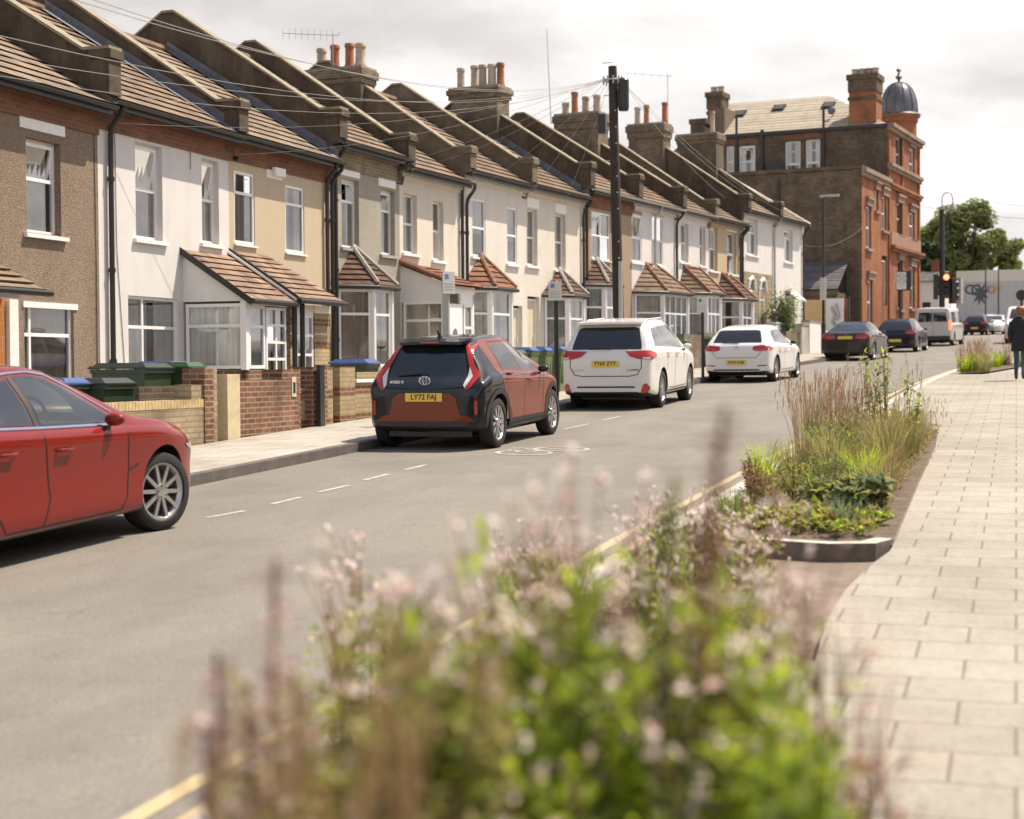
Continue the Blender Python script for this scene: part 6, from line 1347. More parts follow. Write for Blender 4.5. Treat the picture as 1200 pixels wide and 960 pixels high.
# telegraph pole
b = postbase(726.5, 37); zt = aty(717.5, 78, 37).z - b.z; tx_ = (aty(717.5, 78, 37) - aty(726.5, 450, 37)).x
TP = thing('telegraph_pole', 'tall dark telegraph pole carrying a fan of wires', 'telegraph pole', b, (0, 0, 0)); mb = MB(); mb.path([(0, 0, -.1), (tx_ * .5, 0, zt * .5), (tx_, 0, zt)], [.135, .12, .10], 14); pole = mb.build('pole', M['wood_pole'], TP, 40)
mb = MB(); mb.box(tx_ + .14, tx_ + .36, -.1, .1, zt - .95, zt - .35); mb.lathe([(.11, zt - 1.05), (.13, zt - .98), (.13, zt - .34), (.1, zt - .3)], 12, 0, (tx_ + .27, -.04, 0)); mb.build('terminal_box', M['blackplastic'], TP)
mb = MB(); mb.box(tx_ - .34, tx_ - .16, -.08, .08, zt - 1.55, zt - 1.1); mb.build('junction_box', M['blackplastic'], TP)
mb = MB(); mb.path([Vector((tx_ + .22 * math.cos(k * math.tau / 16), .22 * math.sin(k * math.tau / 16), zt - .32)) for k in range(17)], .014, 5)
for k in range(10): a = k * math.tau / 10; mb.tube((tx_ + .22 * math.cos(a), .22 * math.sin(a), zt - .42), (tx_ + .22 * math.cos(a), .22 * math.sin(a), zt - .24), .02, n=6)
mb.build('wire_ring', M['greypaint'], TP)
for k in range(14):
    z = 2.6 + k * .38; s = 1 if k % 2 else -1; mb = MB()
    if k % 4 == 3 or k > 11: mb.tube((tx_ * z / zt - .24 * (s > 0), 0, z), (tx_ * z / zt + .24 * (s < 0), 0, z), .011, n=5)
    else: mb.tube((tx_ * z / zt + .08, -.17, z), (tx_ * z / zt + .08, -.13, z), .018, n=5)
    mb.build('climbing_step', M['greypaint'], TP)
mb = MB(); mb.box(.02, .10, -.20, -.14, 0.0, 2.9); mb.build('cable_guard', M['greypaint'], TP)
top = b + Vector((tx_, 0, zt - .3))
def wire(label, a, c, sag, r=.0045):
    a = Vector(a); c = Vector(c); pts = [a.lerp(c, k / 14) - Vector((0, 0, sag * 4 * (k / 14) * (1 - k / 14))) for k in range(15)]
    o = MB().path(pts, r, 4).build('overhead_wire', M['wire']); tag(o, label, 'wire', 'overhead wires from the telegraph pole'); return o
M['wire'] = plain('grey_wire', (.30, .285, .27), .5)
def eave(i, fx): q = HM(i) @ Vector((fx * HW[i], -.12, 5.05)); return q
off = lambda k: Vector((-.22 + .02 * k, -.12 + .05 * k, 0))
for k, (lab, i, fx, sag) in enumerate((('overhead wire from pole to the tan house front', 2, .05, .35), ('overhead wire from pole to the grey house right corner', 3, .62, .22), ('overhead wire from pole to the grey house eaves', 3, .9, .28), ('overhead wire from pole to the white house by its drainpipe', 1, .05, .45), ('overhead wire from pole to the lean-to porch house', 4, .98, .2), ('overhead wire from pole to the red bay house', 5, .95, .12), ('overhead wire from pole to the recessed door house', 6, .6, .08))):
    wire(lab, top + off(k), eave(i, fx), sag)
for k, (lab, u, v, y, sag) in enumerate((('long overhead wire leaving the picture at the top left, upper one', 60, -8, 12, .5), ('long overhead wire leaving the picture at the top left, lower one', 85, -8, 13, .55), ('long overhead wire reaching the left edge above the white house', -30, 62, 14, .5), ('long overhead wire reaching the left edge across the near roofs', -30, 35, 13, .6), ('long overhead wire reaching the left edge lowest of all', -30, 84, 15, .6))):
    wire(lab, top + off(k) * .8, aty(u, v, y), sag)
for k, (lab, u, v, y, sag) in enumerate((('overhead wire descending right from the pole to the stone clad house', 890, 236, 66, .3), ('overhead wire descending right from the pole to the white end house', 925, 252, 69, .35), ('overhead wire descending right from the pole to the ochre house', 850, 232, 60, .25))):
    wire(lab, top + Vector((.2, .1 * k, -.05)), aty(u, v, y), sag)
wire('pale looping cable slung across the wall of the corner building', aty(938, 286, 77), aty(1012, 266, 81), .45, .008)
wire('faint long wire over the trees beyond the corner building, upper', aty(1076, 218, 120), aty(1240, 246, 100), .2, .018); wire('faint long wire over the trees beyond the corner building, lower', aty(1076, 241, 120), aty(1240, 258, 110), .2, .018)
# street lamp
def lamp(label, u, y, vt, kind):
    b = postbase(u, y); z = aty(u, vt, y).z - b.z; t = thing('street_lamp', label, 'street lamp', b, (0, 0, 0)); mb = MB(); mb.tube((0, 0, -.05), (0, 0, 1.2), .085, n=12); mb.tube((0, 0, 1.2), (0, 0, z), .06, .045, 12); mb.build('post', M['blackpaint'], t, 40)
    if kind == 0:
        mb = MB(); mb.path([(0, 0, z - .05), (.1, 0, z + .02), (.25, 0, z + .03)], .03, 6); mb.build('arm', M['blackpaint'], t)
        mb = MB(); mb.prism([(-.12, -.12, z + .02), (.62, -.09, z + .04), (.62, .09, z + .04), (-.12, .12, z + .02)], (0, 0, .09)); mb.build('lamp_head', M['greypaint'], t, 40)
        mb = MB(); mb.M = Matrix.Translation((0, 0, 3.05)); mb.box(.065, .075, -.18, .18, -.7, 0, 0); mb.box(-.13, .13, -.075, -.065, -.9, 0, 0); mb.build('sign_plate', M['sign_white'], t)
    return t, b, z
lamp('slim black street lamp with flat head before the brick building', 965, 66, 232, 0)
# traffic signal with a swan necked lamp
y = 92; b = postbase(1104, y); b.z = GR * y + .1; zh = aty(1104, 246, y).z - b.z; zt = aty(1104, 226, y).z - b.z
t = thing('traffic_signal', 'black signal pole with swan neck lamp and red light showing', 'traffic signal', b, (0, 0, 0)); mb = MB(); mb.tube((0, 0, -.1), (0, 0, zh), .16, .13, 14); mb.build('pole', M['blackpaint'], t, 40)
mb = MB(); mb.path([(0, 0, zh), (0, 0, zt - .35)] + [(.28 - .28 * math.cos(a * math.pi / 8), 0, zt - .35 + .35 * math.sin(a * math.pi / 8)) for a in range(1, 9)] + [(.58, 0, zt - .6)], .035, 8); mb.build('swan_neck', M['greypaint'], t, 40)
mb = MB(); mb.lathe([(.05, 0), (.12, -.15), (.2, -.3), (.2, -.38)], 14, 0, (.58, 0, zt - .55)); mb.build('lamp_head', M['greypaint'], t, 40)
zr = aty(1107, 325, y).z - b.z
def head(nm, x, yaw, z):
    h = bpy.data.objects.new(nm, None); COL.objects.link(h); h.parent = t; h.location = (x, 0, z); h.rotation_euler = (0, 0, R(yaw))
    mb = MB(); mb.box(-.2, .2, -.12, .12, -1.05, .3); mb.build('housing', M['blackplastic'], h)
    for k in range(3):
        v = MB(); v.lathe([(.17, 0), (.17, .2)], 14, 0, (0, -.30, .05 - k * .36), 'y', False); v.build('visor', M['blackplastic'], h)
    return h
h = head('signal_head', .22, 5, zr - .05)
mb = MB(); mb.lathe([(.15, 0), (.15, .02)], 20, 0, (0, -.15, .05), 'y'); mb.build('red_light', M['red_lamp'], h)
for k in (1, 2): mb = MB(); mb.lathe([(.14, 0), (.14, .02)], 20, 0, (0, -.145, .05 - k * .36), 'y'); mb.build('unlit_lens', M['blackplastic'], h)
head('signal_head', -.34, 95, zr - .15); head('signal_head', .55, 120, zr - .4)
b = postbase(1122, 97); t2 = thing('traffic_signal', 'grey backed signal heads just right of the red light', 'traffic signal', b, (0, 0, R(150))); zz = aty(1122, 335, 97).z - b.z
mb = MB(); mb.tube((0, 0, -.1), (0, 0, zz + .3), .07, n=10); mb.build('pole', M['greypaint'], t2, 40); mb = MB(); mb.box(-.28, .28, -.15, .1, zz - 1.0, zz + .45); mb.box(-.2, .2, .1, .14, zz - .9, zz + .35); mb.build('housing', M['greypaint'], t2); mb = MB(); mb.tube((.2, 0, zz - .3), (.62, 0, zz - .3), .03, n=6); mb.box(.5, .8, -.12, .1, zz - .7, zz - .1); mb.build('side_head', M['concrete'], t2)
# crossed circle sign board
y = 80; b = postbase(1056.5, y); a0 = aty(1054, 319, y); a1 = aty(1065, 339, y); t = thing('sign_board', 'white board with a crossed circle on a post by the red brick wall', 'sign', b, (0, 0, R(6))); w = (a1.x - a0.x); h = a0.z - a1.z; zt = a0.z - b.z
mb = MB(); mb.tube((-.05, .06, -.1), (-.05, .06, zt - h), .06, n=10); mb.build('post', M['blackpaint'], t, 40); mb = MB(); mb.box(-w / 2, w / 2 + .22, 0, .22, zt - h - .06, zt + .06, 1); mb.box(-w / 2, w / 2, -.012, -.0, zt - h, zt, 0); mb.build('board', [M['sign_white'], M['blackplastic']], t)
mb = MB(); c = Vector((0, -.018, zt - h * .38)); r_ = h * .27; mb.path([c + Vector((r_ * math.cos(k * math.tau / 24), 0, r_ * math.sin(k * math.tau / 24))) for k in range(25)], .028, 5)
for s in (-1, 1): mb.tube(c + Vector((-r_ * .7, 0, -s * r_ * .7)), c + Vector((r_ * .7, 0, s * r_ * .7)), .026, n=5)
mb.box(-w * .34, w * .34, -.018, -.012, zt - h * .78, zt - h * .74); mb.box(-w * .26, w * .26, -.018, -.012, zt - h * .89, zt - h * .85); mb.build('crossed_circle', M['greypaint'], t)
# dark round sign beyond the walker
y = 60; b = Vector((aty(1197, 346, y).x, y, GR * y + .1)); zc = aty(1197, 346, y).z - b.z; t = thing('round_sign', 'dark back of a round sign on a pole above the walker', 'sign', b); mb = MB(); mb.tube((0, .03, -.1), (0, .03, zc), .04, n=8); mb.build('post', M['blackpaint'], t, 40); mb = MB(); mb.lathe([(.19, -.02), (.19, .0)], 24, 0, (0, 0, zc), 'y'); mb.build('sign_plate', M['blackplastic'], t)

# -- the far end: mural wall, parapet, pale house, trees
y = 141; a = aty(1122, 331, y); a2 = aty(1122, 392, y); t = thing('mural_wall', 'long pale grey wall with faded graffiti letters across the junction', 'wall', (a.x, y, GR * 138), (0, 0, R(-4))); H_ = a.z - GR * 138
mb = MB(); mb.box(0, 46, 0, .4, -.5, H_); mb.build('wall', render_wall('mural_grey', (.50, .485, .475), (.36, .34, .38), .7), t)
mb = MB(); mb.box(-.1, 10, .05, .9, H_ + .002, H_ + .95, 0); mb.box(10, 46, .05, .9, H_ + .002, H_ + .55, 1); mb.box(10, 46, .6, 1.2, H_ + .55, H_ + .95, 2); mb.build('parapet', [M['cream_render'], M['concrete'], M['stock_dark']], t)
M['mural_ink'] = plain('mural_ink', (.10, .10, .11), .8)
def mural(s, u, v, size, mat):
    p = aty(u, v, y); q = (Matrix.Translation(t.location) @ Matrix.Rotation(R(-4), 4, 'Z')).inverted() @ p; return textobj(s, size, 'graffiti_letter', mat, t, Matrix.Translation((q.x, -.02, q.z)) @ Matrix.Rotation(R(90), 4, 'X'), .005, .03)
mural('C', 1136, 340, 1.1, M['mural_ink']); mural('C', 1143.5, 340, 1.1, M['mural_ink']); mural('R', 1157.5, 340, .9, plain('mural_pink', (.45, .26, .30), .8)); mural('O', 1162, 340, .9, plain('mural_pink_deep', (.48, .30, .22), .8)); mural('W', 1168, 340, .9, plain('mural_ochre', (.55, .38, .14), .8))
p = aty(1149, 342, y); q = (Matrix.Translation(t.location) @ Matrix.Rotation(R(-4), 4, 'Z')).inverted() @ p; mb = MB(); n = 9
mb.prism([(q.x + (.75 if k % 2 else .32) * math.cos(k * math.tau / (2 * n)), -.03, q.z - .2 + (1.0 if k % 2 else .5) * math.sin(k * math.tau / (2 * n))) for k in range(2 * n)], (0, .02, 0)); mb.build('painted_star', plain('mural_dark', (.08, .10, .10), .8), t)
# grass along the foot of the mural wall is planted in the plants section
b = Vector((aty(1077, 360, 118).x, 118, GR * 118)); t = thing('pale_house', 'small pale rendered building beyond the corner building', 'building', b, (0, 0, R(-4))); w = aty(1104, 350, 118).x - b.x; h1 = aty(1080, 330, 118).z - b.z; h2 = aty(1080, 316, 118).z - b.z
mb = MB(); mb.box(0, w, 0, 6, -.4, h1); mb.build('wall', M['cream_pale'], t); mb = MB(); tiled(mb, (-.2, -.3, h1), (w + .2, -.3, h1), (w + .2, 3, h2), (-.2, 3, h2), 6, .03); mb.prism([(w, 0, h1), (w, 3, h2), (w, 6, h1)], (-.1, 0, 0)); mb.poly([(-.2, 6.3, h1), (w + .2, 6.3, h1), (w + .2, 3, h2), (-.2, 3, h2)]); mb.build('roof', M['dark_slate'], t)
mb = MB(); mb.box(w * .15, w * .5, -.03, 0, h1 * .35, h1 * .62); mb.build('window', M['glass_dark'], t); mb = MB(); mb.box(w * .3, w * .3 + .6, 3, 3.6, h2 - .2, h2 + .8); mb.build('chimney', M['red_brick'], t)
lamp('thin grey street lamp far off before the mural wall', 1155, 128, 296, 1); lamp('thin post beside the faded mural letters', 1170, 132, 312, 1)

# -- houses on the near side, out of the picture to the right: what the car sides and windows mirror
def near_house(y0, lab, hh, mat):
    """front faces the street (-x): local x runs down the street, local y away from it"""
    t = thing('brick_house', lab, 'house', (11.5, y0, GR * y0), (0, 0, R(-90)), None); W_ = 6.2
    ops = [(.8, 2.4, .8, 2.5), (4.2, 5.2, 0, 2.2), (.9, 2.2, 3.4, 5.0), (3.9, 5.0, 3.4, 5.0)]
    mb = MB(); wall_open(mb, 0, W_, -.6, hh, ops, depth=.12); mb.box(0, W_, .4, 8, -.6, hh); mb.build('wall', M[mat], t)
    r = MB()
    for a, c in ((-.3, 4), (8.3, 4)): r.poly([(-.05, a, hh), (W_ + .05, a, hh), (W_ + .05, c, hh + 2.6), (-.05, c, hh + 2.6)])
    for x in (0, W_): r.poly([(x, -.2, hh), (x, 8.2, hh), (x, 4, hh + 2.55)])
    r.build('roof', M['tile_brown'], t)
    for o in ops:
        w_ = MB(); w_.box(o[0], o[1], .05, .09, o[2], o[3], 0); w_.box(o[0], o[1], .03, .1, (o[2] + o[3]) / 2 - .03, (o[2] + o[3]) / 2 + .03, 1); w_.build('window' if o[2] > 0 else 'door', [M['glass_dark'] if o[2] > 0 else M['door_brown'], M['upvc']], t)
for k, (lab, hh, mat) in enumerate((('brown brick house on the near side, nearest the crossing', 5.6, 'stock'), ('red brick house on the near side opposite the telegraph pole', 5.7, 'red_brick'), ('second brown brick house on the near side', 5.5, 'stock_dark'), ('dark brick house on the near side opposite the white sport utility car', 5.7, 'stock'),
    ('red brick house on the near side opposite the black and orange car', 5.6, 'red_brick'), ('brown house on the near side opposite the tan house', 5.6, 'stock_dark'), ('brick house on the near side beside the planting beds', 5.7, 'stock'), ('red house on the near side behind the camera', 5.6, 'red_brick'), ('last brown house on the near side behind the camera', 5.6, 'stock'))):
    near_house(50 - k * 6.3, lab, hh, mat)
# ---------------------------------------------------------------- plants
PR = random.Random(5)
def blade(mb, base, h, lean, az, w, n=5, m=0, droop=.35):
    """a tapering curved blade of grass"""
    d = Vector((math.cos(az), math.sin(az), 0)); s = Vector((-d.y, d.x, 0)); tw = PR.uniform(-.6, .6); s = (s * math.cos(tw) + d * math.sin(tw)); prev = None
    for k in range(n + 1):
        t = k / n; c = Vector(base) + d * (lean * t ** 1.8) + Vector((0, 0, h * (t - droop * t ** 3 * .5))); ww = w * (1 - t) ** .6 * .5 + .0004
        q = (c - s * ww, c + s * ww)
        if prev: mb.f.append([mb.p(prev[0]), mb.p(prev[1]), mb.p(q[1]), mb.p(q[0])]); mb.m.append(m)
        prev = q
    return c
def leaf(mb, c, d, L, w, m=0, fold=.25):
    """a folded pointed leaf from c along d"""
    d = Vector(d).normalized(); s = d.cross(Vector((PR.uniform(-.4, .4), PR.uniform(-.4, .4), 1))).normalized(); u = s.cross(d).normalized(); c = Vector(c)
    a = mb.p(c); b = mb.p(c + d * L); e = mb.p(c + d * L * .45 + s * w / 2 + u * w * fold); f = mb.p(c + d * L * .45 - s * w / 2 + u * w * fold); g = mb.p(c + d * L * .5)
    for q in ((a, e, g), (e, b, g), (a, g, f), (g, b, f)): mb.f.append(list(q)); mb.m.append(m)
def rdir(zmin=-.3):
    while True:
        v = Vector((PR.uniform(-1, 1), PR.uniform(-1, 1), PR.uniform(zmin, 1)))
        if .05 < v.length < 1: return v.normalized()
def gz(x, y, off=.18): return GR * y + off
def grass(name, label, x, y, h, r, n, mat, w=.006, lean=.3, heads=None, group=None, base=None, hv=.35, cat='grass tuft'):
    z = gz(x, y) if base is None else base; t = thing(name, label, cat, (x, y, z), (0, 0, 0), group); mb = MB(); tips = []
    for k in range(n):
        a = PR.uniform(0, math.tau); rr = r * math.sqrt(PR.random()) * .55; hh = h * PR.uniform(1 - hv, 1.05)
        tips.append(blade(mb, (rr * math.cos(a), rr * math.sin(a), 0), hh, lean * PR.uniform(.2, 1.2) * h, a + PR.uniform(-.7, .7), w * PR.uniform(.7, 1.3)))
    mb.build('blades', M[mat], t, fix=False)
    if heads:
        hm, frac, hl = heads; mb = MB()
        for tip in tips:
            if PR.random() < frac:
                for j in range(9): leaf(mb, tip - Vector((0, 0, hl * j / 9)), rdir(.2) + Vector((0, 0, 1.2)), hl * .28, .008)
        mb.build('seed_heads', M[hm], t, fix=False)
    return t
def bushy(name, label, x, y, r, h, n, L, w, mats, cat='plant', base=None, group=None, stems=10, flower=None, squash=1.0, zlow=.1):
    """leafy clump: stems that fan out, leaves set along and between them"""
    z = gz(x, y) if base is None else base; t = thing(name, label, cat, (x, y, z), (0, 0, 0), group); st = MB(); lf = MB(); ends = []
    for k in range(stems):
        a = PR.uniform(0, math.tau); rr = r * math.sqrt(PR.random()); e = Vector((rr * math.cos(a), rr * math.sin(a) * squash, h * PR.uniform(.7, 1.05) * (1 - .35 * (rr / r) ** 2))); b0 = e * .18; b0.z = 0
        st.path([b0, b0.lerp(e, .5) + Vector((0, 0, h * .06)), e], [.005, .004, .002], 4); ends.append((b0, e))
    for k in range(n):
        b0, e = ends[k % len(ends)]; tt = PR.uniform(zlow, 1.0) ** .7; c = b0.lerp(e, tt) + Vector((PR.gauss(0, r * .10), PR.gauss(0, r * .10), PR.gauss(0, h * .03))); c.z = max(.01, c.z)
        leaf(lf, c, rdir(-.35), L * PR.uniform(.6, 1.3), w * PR.uniform(.7, 1.2), PR.randrange(len(mats)))
    st.build('stems', M['leaf_mid'], t, fix=False); lf.build('leaves', [M[m] for m in mats], t, fix=False)
    if flower:
        fm, nf, fs, up = flower; fl = MB(); fst = MB()
        for k in range(nf):
            b0, e = PR.choice(ends); c = e + Vector((PR.gauss(0, r * .22), PR.gauss(0, r * .22), PR.uniform(-.05, up))); fst.path([e * .9, c], .0015, 3); ax = rdir(-.1); s = ax.orthogonal().normalized(); u = ax.cross(s)
            for j in range(4): an = j * math.tau / 4 + PR.uniform(-.2, .2); leaf(fl, c, s * math.cos(an) + u * math.sin(an) + ax * .3, fs, fs * .8, PR.randrange(len(fm)), .05)
        fst.build('flower_stems', M['grass_red'], t, fix=False); fl.build('blossoms', [M[m] for m in fm], t, fix=False)
    return t
def spike(label, x, y, h, hl, lean, base=None, az=0.0, mat='spike', group='dried flower spikes in the near bed', dens=150, rad=.035):
    z = gz(x, y) if base is None else base; t = thing('flower_spike', label, 'flower spike', (x, y, z), (0, 0, az), group); st = MB(); e = Vector((lean, 0, h)); pts = [Vector((lean * (k / 6) ** 1.6, 0, h * k / 6)) for k in range(7)]; st.path(pts, .004, 5); st.build('stem', M['bark'], t, fix=False)
    mb = MB()
    for k in range(dens):
        q = 1 - PR.random() * hl / h; c = Vector((lean * q ** 1.6, 0, h * q)); taper = .35 + .65 * min(1, (1 - q) * h / (hl * .5)); leaf(mb, c + Vector((PR.gauss(0, rad * .45), PR.gauss(0, rad * .45), 0)), rdir(-.2), rad * taper * PR.uniform(.6, 1.5), rad * .6, 0 if PR.random() < .72 else 1)
    mb.build('seed_pods', [M[mat], M['petal_pink'] if mat == 'spike' else M[mat]], t, fix=False); return t

# ---- beds: soil, kerb edging
def bed(name, outline, off=.165):
    sheet(name, outline, off, M['soil'])
b1 = [(-2.3, .8), (.25, .8), (.25, 4.2), (-.75, 5.0), (-1.12, 6.4), (-1.22, 8.0), (-1.36, 8.9), (-1.65, 9.65), (-2.05, 10.1), (-2.3, 10.15)]
bed('bed_soil', b1, .16)
e2 = [(-2.05, 11.33), (-1.6, 11.12), (-1.2, 11.02), (-.9, 11.1), (-.80, 11.35)]
bed('bed_soil', e2 + [(-.86, 15.5), (-.90, 19.5), (-.98, 22.0), (-2.1, 22.0), (-2.22, 19.5), (-2.30, 15.5)], .165)
bed('bed_soil', [(-1.38, 42.4), (-.75, 42.4), (.05, 46.5), (.3, 50), (-.95, 50)], .18)
M['bed_edge'] = plain('paving_edge', (.40, .36, .305), .85, var=.15, vs=6, bmp=.3)
def edging(pts, w, h0, h1, mat, name='bed_kerb'):
    mb = MB()
    for (xa, ya), (xb, yb) in zip(pts, pts[1:]):
        d = Vector((xb - xa, yb - ya, 0)).normalized(); n_ = Vector((-d.y, d.x, 0)) * w; A = Vector((xa, ya, GR * ya)); B = Vector((xb, yb, GR * yb)); a2, b2 = A + n_, B + n_
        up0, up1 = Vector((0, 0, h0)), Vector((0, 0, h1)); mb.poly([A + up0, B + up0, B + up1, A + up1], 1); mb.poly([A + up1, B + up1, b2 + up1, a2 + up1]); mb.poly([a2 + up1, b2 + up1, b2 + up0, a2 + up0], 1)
    tag(mb.build(name, [mat, M['kerb_shaded']]), kind='structure')  # top in its own colour, sides in the painted shade tone
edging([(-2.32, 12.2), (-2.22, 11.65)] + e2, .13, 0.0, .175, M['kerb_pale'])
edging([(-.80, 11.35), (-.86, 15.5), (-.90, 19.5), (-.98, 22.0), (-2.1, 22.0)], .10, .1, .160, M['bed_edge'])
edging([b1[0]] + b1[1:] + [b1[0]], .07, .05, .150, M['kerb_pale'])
def cover(name, outline_fn, n, mats, L, w, hmax):
    mb = MB()
    for k in range(n):
        x, y, z = outline_fn(); leaf(mb, (x, y, z + PR.random() * hmax), rdir(0), L * PR.uniform(.5, 1.3), w * PR.uniform(.6, 1.2), PR.randrange(len(mats)))
    o = mb.build(name, [M[m] for m in mats], None, fix=False); tag(o, None, None, None, 'stuff'); return o
def in2():
    y = PR.uniform(11.4, 21.8); x = PR.uniform(-2.2, -.95); return x, y, GR * y + .165
def in3():
    y = PR.uniform(42.6, 49.5); x = -1.3 + (y - 42.4) * .05 + PR.random() * (.55 + (y - 42.4) * .13); return x, y, GR * y + .18
cover('ground_cover', in2, 9500, ['grass_olive', 'leaf_mid', 'brown_leaf', 'grass_tan'], .07, .018, .10)
def in1(): return PR.uniform(-2.3, .2), PR.uniform(.95, 4.1), GR * 2.5 + .17
cover('ground_cover', in1, 2500, ['leaf_mid', 'grass_olive', 'brown_leaf'], .06, .02, .12)
# ---- second bed
G2 = 'tall dry grasses in the second bed'
for lab, px, py, h, n in (('tallest clump of tan grass in the second bed, by the road edge', -2.02, 16.6, 1.12, 210), ('tan grass clump behind the tallest one in the second bed', -1.86, 17.8, 1.10, 170), ('loose tan grass clump at the middle of the second bed', -1.62, 17.2, .98, 150)):
    grass('dry_grass', lab, px, py, h, .26, n, 'grass_tan', .005, .18, ('grass_red', .45, .10), G2)
grass('grass_tuft', 'pale olive grass mound at the right of the second bed', -1.20, 16.2, .72, .32, 330, 'grass_olive', .006, .5, ('grass_tan', .25, .06), 'olive grass mounds in the second bed')
grass('grass_tuft', 'olive grass mound at the right edge farther up the second bed', -1.16, 17.8, .78, .32, 320, 'grass_olive', .006, .45, ('grass_tan', .3, .06), 'olive grass mounds in the second bed')
grass('grass_tuft', 'olive grass mound low in the middle of the second bed', -1.62, 15.3, .62, .32, 280, 'grass_olive', .006, .5, None, 'olive grass mounds in the second bed')
grass('grass_tuft', 'fresh green grass tuft leaning over the kerb of the second bed', -2.18, 14.6, .52, .18, 120, 'leaf_fresh', .008, .45)
grass('grass_tuft', 'small green grass tuft at the near corner of the second bed', -2.02, 11.9, .34, .16, 110, 'leaf_mid', .008, .5)
grass('grass_tuft', 'bluish green tuft at the near right of the second bed', -1.18, 11.75, .30, .13, 130, 'leaf_dark', .005, .5)
for lab, px, py in (('reddish dead stems near the kerb of the second bed', -2.02, 12.9), ('reddish dead stems beside the yellow lines in the second bed', -2.1, 13.5), ('reddish dead stems behind the small green tuft', -1.88, 12.5)):
    bushy('dead_plant', lab, px, py, .12, .40, 160, .05, .02, ['brown_leaf', 'grass_red'], 'dead plant', group='reddish dead stems in the second bed', stems=12)
bushy('leafy_plant', 'round bluish leaved plant at the right of the second bed', -1.12, 12.7, .24, .30, 420, .11, .07, ['leaf_dark', 'leaf_mid', 'grass_olive', 'leaf_dark'], stems=16)
bushy('leafy_plant', 'smaller bluish leaved plant left of the round one', -1.48, 12.9, .17, .25, 220, .10, .06, ['leaf_dark', 'leaf_mid', 'leaf_yellow'], stems=12)
bushy('creeping_plant', 'yellow green creeping plant at the front of the second bed', -1.38, 11.95, .34, .14, 420, .07, .045, ['leaf_yellow', 'leaf_fresh', 'leaf_mid', 'leaf_yellow'], stems=24)
bushy('creeping_plant', 'yellow leaved creeper along the front kerb of the second bed', -1.72, 12.0, .28, .13, 300, .06, .04, ['leaf_yellow', 'leaf_fresh', 'brown_leaf'], stems=20)
bushy('shrubby_plant', 'grey green shrubby plant in the middle of the second bed', -1.52, 14.0, .30, .42, 620, .05, .016, ['leaf_mid', 'grass_olive', 'leaf_dark'], stems=26)
bushy('shrubby_plant', 'dark green shrubby plant under the tall tan grass', -1.72, 16.4, .34, .62, 700, .06, .02, ['leaf_mid', 'leaf_dark', 'leaf_fresh'], stems=26)
bushy('shrubby_plant', 'low olive shrubby plant beside the round leaved one', -1.78, 13.6, .24, .34, 420, .05, .016, ['grass_olive', 'leaf_fresh', 'grass_tan'], stems=20)
for lab, px, py, h in (('tall leafy weed rising at the back of the second bed', -1.28, 17.2, 1.28), ('thin leafy weed left of the tallest weed', -1.48, 17.5, 1.18), ('leafy weed at the right edge of the second bed', -1.05, 16.8, 1.05)):
    bushy('tall_weed', lab, px, py, .14, h, 120, .075, .035, ['leaf_fresh', 'leaf_mid', 'grass_olive'], 'weed', group='tall weeds in the second bed', stems=5, zlow=.35)
grass('dry_grass', 'wispy pale flowering grass over the weeds', -1.35, 17.6, 1.25, .2, 60, 'grass_tan', .004, .3, ('grass_olive', .8, .2), G2)
for k, (px, py, h, m) in enumerate(((-1.12, 13.4, .28, 'grass_olive'), (-1.12, 14.4, .36, 'grass_olive'), (-1.16, 15.2, .42, 'grass_tan'), (-1.14, 18.6, .5, 'grass_olive'), (-1.2, 19.6, .45, 'grass_olive'), (-1.3, 14.8, .46, 'leaf_fresh'), (-2.05, 15.6, .45, 'grass_olive'), (-2.1, 18.2, .5, 'leaf_fresh'), (-1.5, 18.8, .6, 'grass_olive'), (-1.9, 19.8, .55, 'grass_tan'))):
    grass('grass_tuft', 'olive or straw coloured grass tuft filling the second bed', px, py, h, .26, 190, m, .006, .5, None, 'filler grasses of the second bed')
# ---- third bed, far up the pavement
for k in range(16):
    x, y, z = in3(); lab = 'low green grass tuft in the far bed beside the walker' ; grass('grass_tuft', lab, x, y, PR.uniform(.35, .6), .3, 110, PR.choice(['leaf_fresh', 'leaf_mid', 'grass_olive']), .012, .5, None, 'grass tufts in the far bed')
for k in range(7):
    x, y, z = in3(); grass('dry_grass', 'reddish dry grass in the far bed beside the walker', x - .1, y, PR.uniform(.8, 1.1), .2, 50, PR.choice(['grass_red', 'grass_tan']), .008, .2, ('grass_red', .6, .12), 'reddish grasses in the far bed')
# grass at the foot of the mural wall
mb = MB()
for k in range(2600): x = PR.uniform(-6, 26); blade(mb, (x, 140.2 + PR.uniform(-.5, .4), GR * 138 - .1), PR.uniform(.4, 1.1), .3, PR.uniform(0, 6.3), .09, 2)
tag(mb.build('weeds', M['grass_olive'], None, fix=False), kind='stuff')
